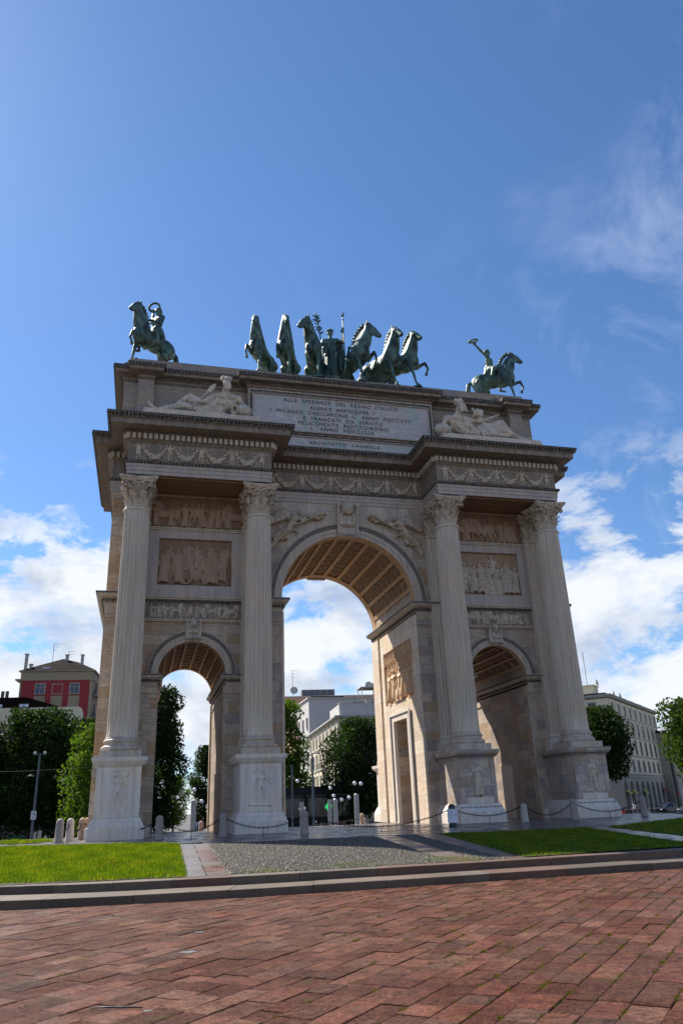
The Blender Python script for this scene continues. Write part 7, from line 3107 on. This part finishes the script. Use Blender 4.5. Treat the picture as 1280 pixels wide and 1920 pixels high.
def bicycle(x, y, rz, lab):
    root = empty('hire_bicycle', (x, y, floor_z(x, y)), rz)
    tag(root, lab, 'bicycle', 'green hire bicycles in a row at left')
    for X in (-.52, .52):
        m = MB()
        m.arc(X, .33, .30, .335, -.018, .018, 26, 0, 2 * PI)
        w = m.build('wheel', M_TYRE, root)
        m = MB()
        for k in range(8):
            a = k * PI / 4
            m.tube([(X, 0, .33), (X + .30 * math.cos(a), 0, .33 + .30 * math.sin(a))], .004, 3)
        m.build('spokes', M_RIM, w)
        m = MB()
        m.arc(X, .33, .355, .37, -.035, .035, 14, .2, 2.6)
        m.build('mudguard', M_GBIKE, root)
    m = MB()
    for a, b in (((-.52, 0, .33), (-.10, 0, .30)), ((-.10, 0, .30), (-.22, 0, .82)), ((-.52, 0, .33), (-.2, 0, .72)), ((-.10, 0, .30), (.36, 0, .82)), ((-.18, 0, .60), (.36, 0, .86)),
                 ((.34, 0, .98), (.52, 0, .33))):
        m.tube([a, b], .024, 6)
    m.build('frame', M_GBIKE, root)
    m = MB()
    m.tube([(.25, -.28, 1.05), (.34, -.12, 1.02), (.34, .12, 1.02), (.25, .28, 1.05)], .014, 6)
    m.build('handlebar', M_IRON, root)
    m = MB()
    m.ball((-.24, 0, .88), (.13, .08, .035), 8, 5)
    m.build('saddle', M_TYRE, root, smooth=True)
    m = MB()
    m.box(.42, .72, -.16, .16, .72, .92)
    m.build('basket', M_GBIKE, root)


BLB = ['leftmost green hire bicycle, brightest basket', 'second green hire bicycle from the left', 'third green hire bicycle from the left', 'fourth green hire bicycle from the left', 'fifth green hire bicycle from the left', 'rightmost green hire bicycle, by the lamp post foot']
for k in range(6):
    c = at(12 + k * 5.6, 1574, 84)
    bicycle(c.x, c.y, rad(62), BLB[k] + ', parked at left under the trees')

# small boards and a street hoarding at left
c = at(71, 1552, 72)
root = empty('notice_board', (c.x, c.y, floor_z(c.x, c.y)), rad(5))
tag(root, 'pair of small pale boards on thin legs under the dark trees at left', 'notice board')
m = MB()
m.box(-.30, -.05, 0, .03, .7, 1.5)
m.box(.06, .42, 0, .03, .9, 1.6)
m.build('panel', M_TRIM, root)
m = MB()
for x in (-.18, .24):
    m.tube([(x, .02, 0), (x, .02, .95)], .02, 5)
m.build('leg', M_POLED, root)
c = at(87, 1560, 70)
root = empty('folding_sign', (c.x, c.y, floor_z(c.x, c.y)), rad(30))
tag(root, 'white triangular folding sign standing under the trees, left of the bollards', 'folding sign')
m = MB()
m.tube([(-.3, 0, .35), (0, 0, 1.15), (.35, 0, .55)], .05, 5)
m.tube([(-.12, -.1, .35), (.22, -.1, .42)], .09, 5)
m.build('panel', M_SIGNW, root)
m = MB()
m.tube([(-.3, 0, .4), (-.34, 0, 0)], .02, 5)
m.tube([(.35, 0, .55), (.40, 0, 0)], .02, 5)
m.build('leg', M_POLED, root)

# people
M_SKIN = simple('skin', (0.42, 0.26, 0.19), 0.6, 0, .05)
M_SHIRT = simple('white_shirt', (0.6, 0.62, 0.66), 0.8)
M_SHIRTB = simple('pale_blue_shirt', (0.35, 0.48, 0.62), 0.8)
M_TROU = simple('dark_trousers', (0.03, 0.03, 0.04), 0.8)
M_HAIR = simple('dark_hair', (0.02, 0.015, 0.012), 0.6)


def person(loc, rz, lab, shirt, J):
    root = empty('person', loc, rz)
    tag(root, lab, 'person')
    put(blob(human(J), .02, 1, .4), 'body', M_SKIN, root)
    j = dict(HJ)
    j.update(J)
    V = {k: Vector(v) for k, v in j.items()}
    sh = [cap(V['sl'], .10, V['sr'], .10), cap(V['chest'], .16, V['waist'], .15), cap(V['waist'], .15, V['pelvis'], .165), cap(V['sl'], .085, V['sl'].lerp(V['el'], .8), .065), cap(V['sr'], .085, V['sr'].lerp(V['er'], .8), .065)]
    put(blob(sh, .02, 2, .4), 'shirt', shirt, root)
    tr = [cap(V['hl'], .13, V['kl'], .08), cap(V['kl'], .08, V['al'], .065), cap(V['hr'], .13, V['kr'], .08), cap(V['kr'], .08, V['ar'], .065), cap(V['hl'] + Vector((0, 0, .04)), .135, V['hr'] + Vector((0, 0, .04)), .135),
          cap(V['al'], .055, V['tl'], .045), cap(V['ar'], .055, V['tr'], .045)]
    put(blob(tr, .02, 1, .4), 'trousers', M_TROU, root)
    put(blob(hair_cap(J), .018, 1, .4), 'hair', M_HAIR, root)


WALK = dict(kl=(-.10, -.16, .50), al=(-.10, -.20, .10), tl=(-.11, -.36, .06), kr=(.10, .04, .50), ar=(.10, .28, .14), tr=(.11, .16, .04), el=(-.26, .10, 1.14), wl=(-.26, .02, .90), er=(.26, -.10, 1.16), wr=(.25, -.26, .96))
c = at(368.5, 1558, 98)
person((c.x, c.y, floor_z(c.x, c.y)), rad(170), 'person in a white shirt walking away, seen small through the left opening', M_SHIRT, WALK)
c = at(1190, 1524, 100)
person((c.x, c.y, floor_z(c.x, c.y)), rad(-60), 'person in a pale blue and white top beside the scooters at the right', M_SHIRTB, WALK)
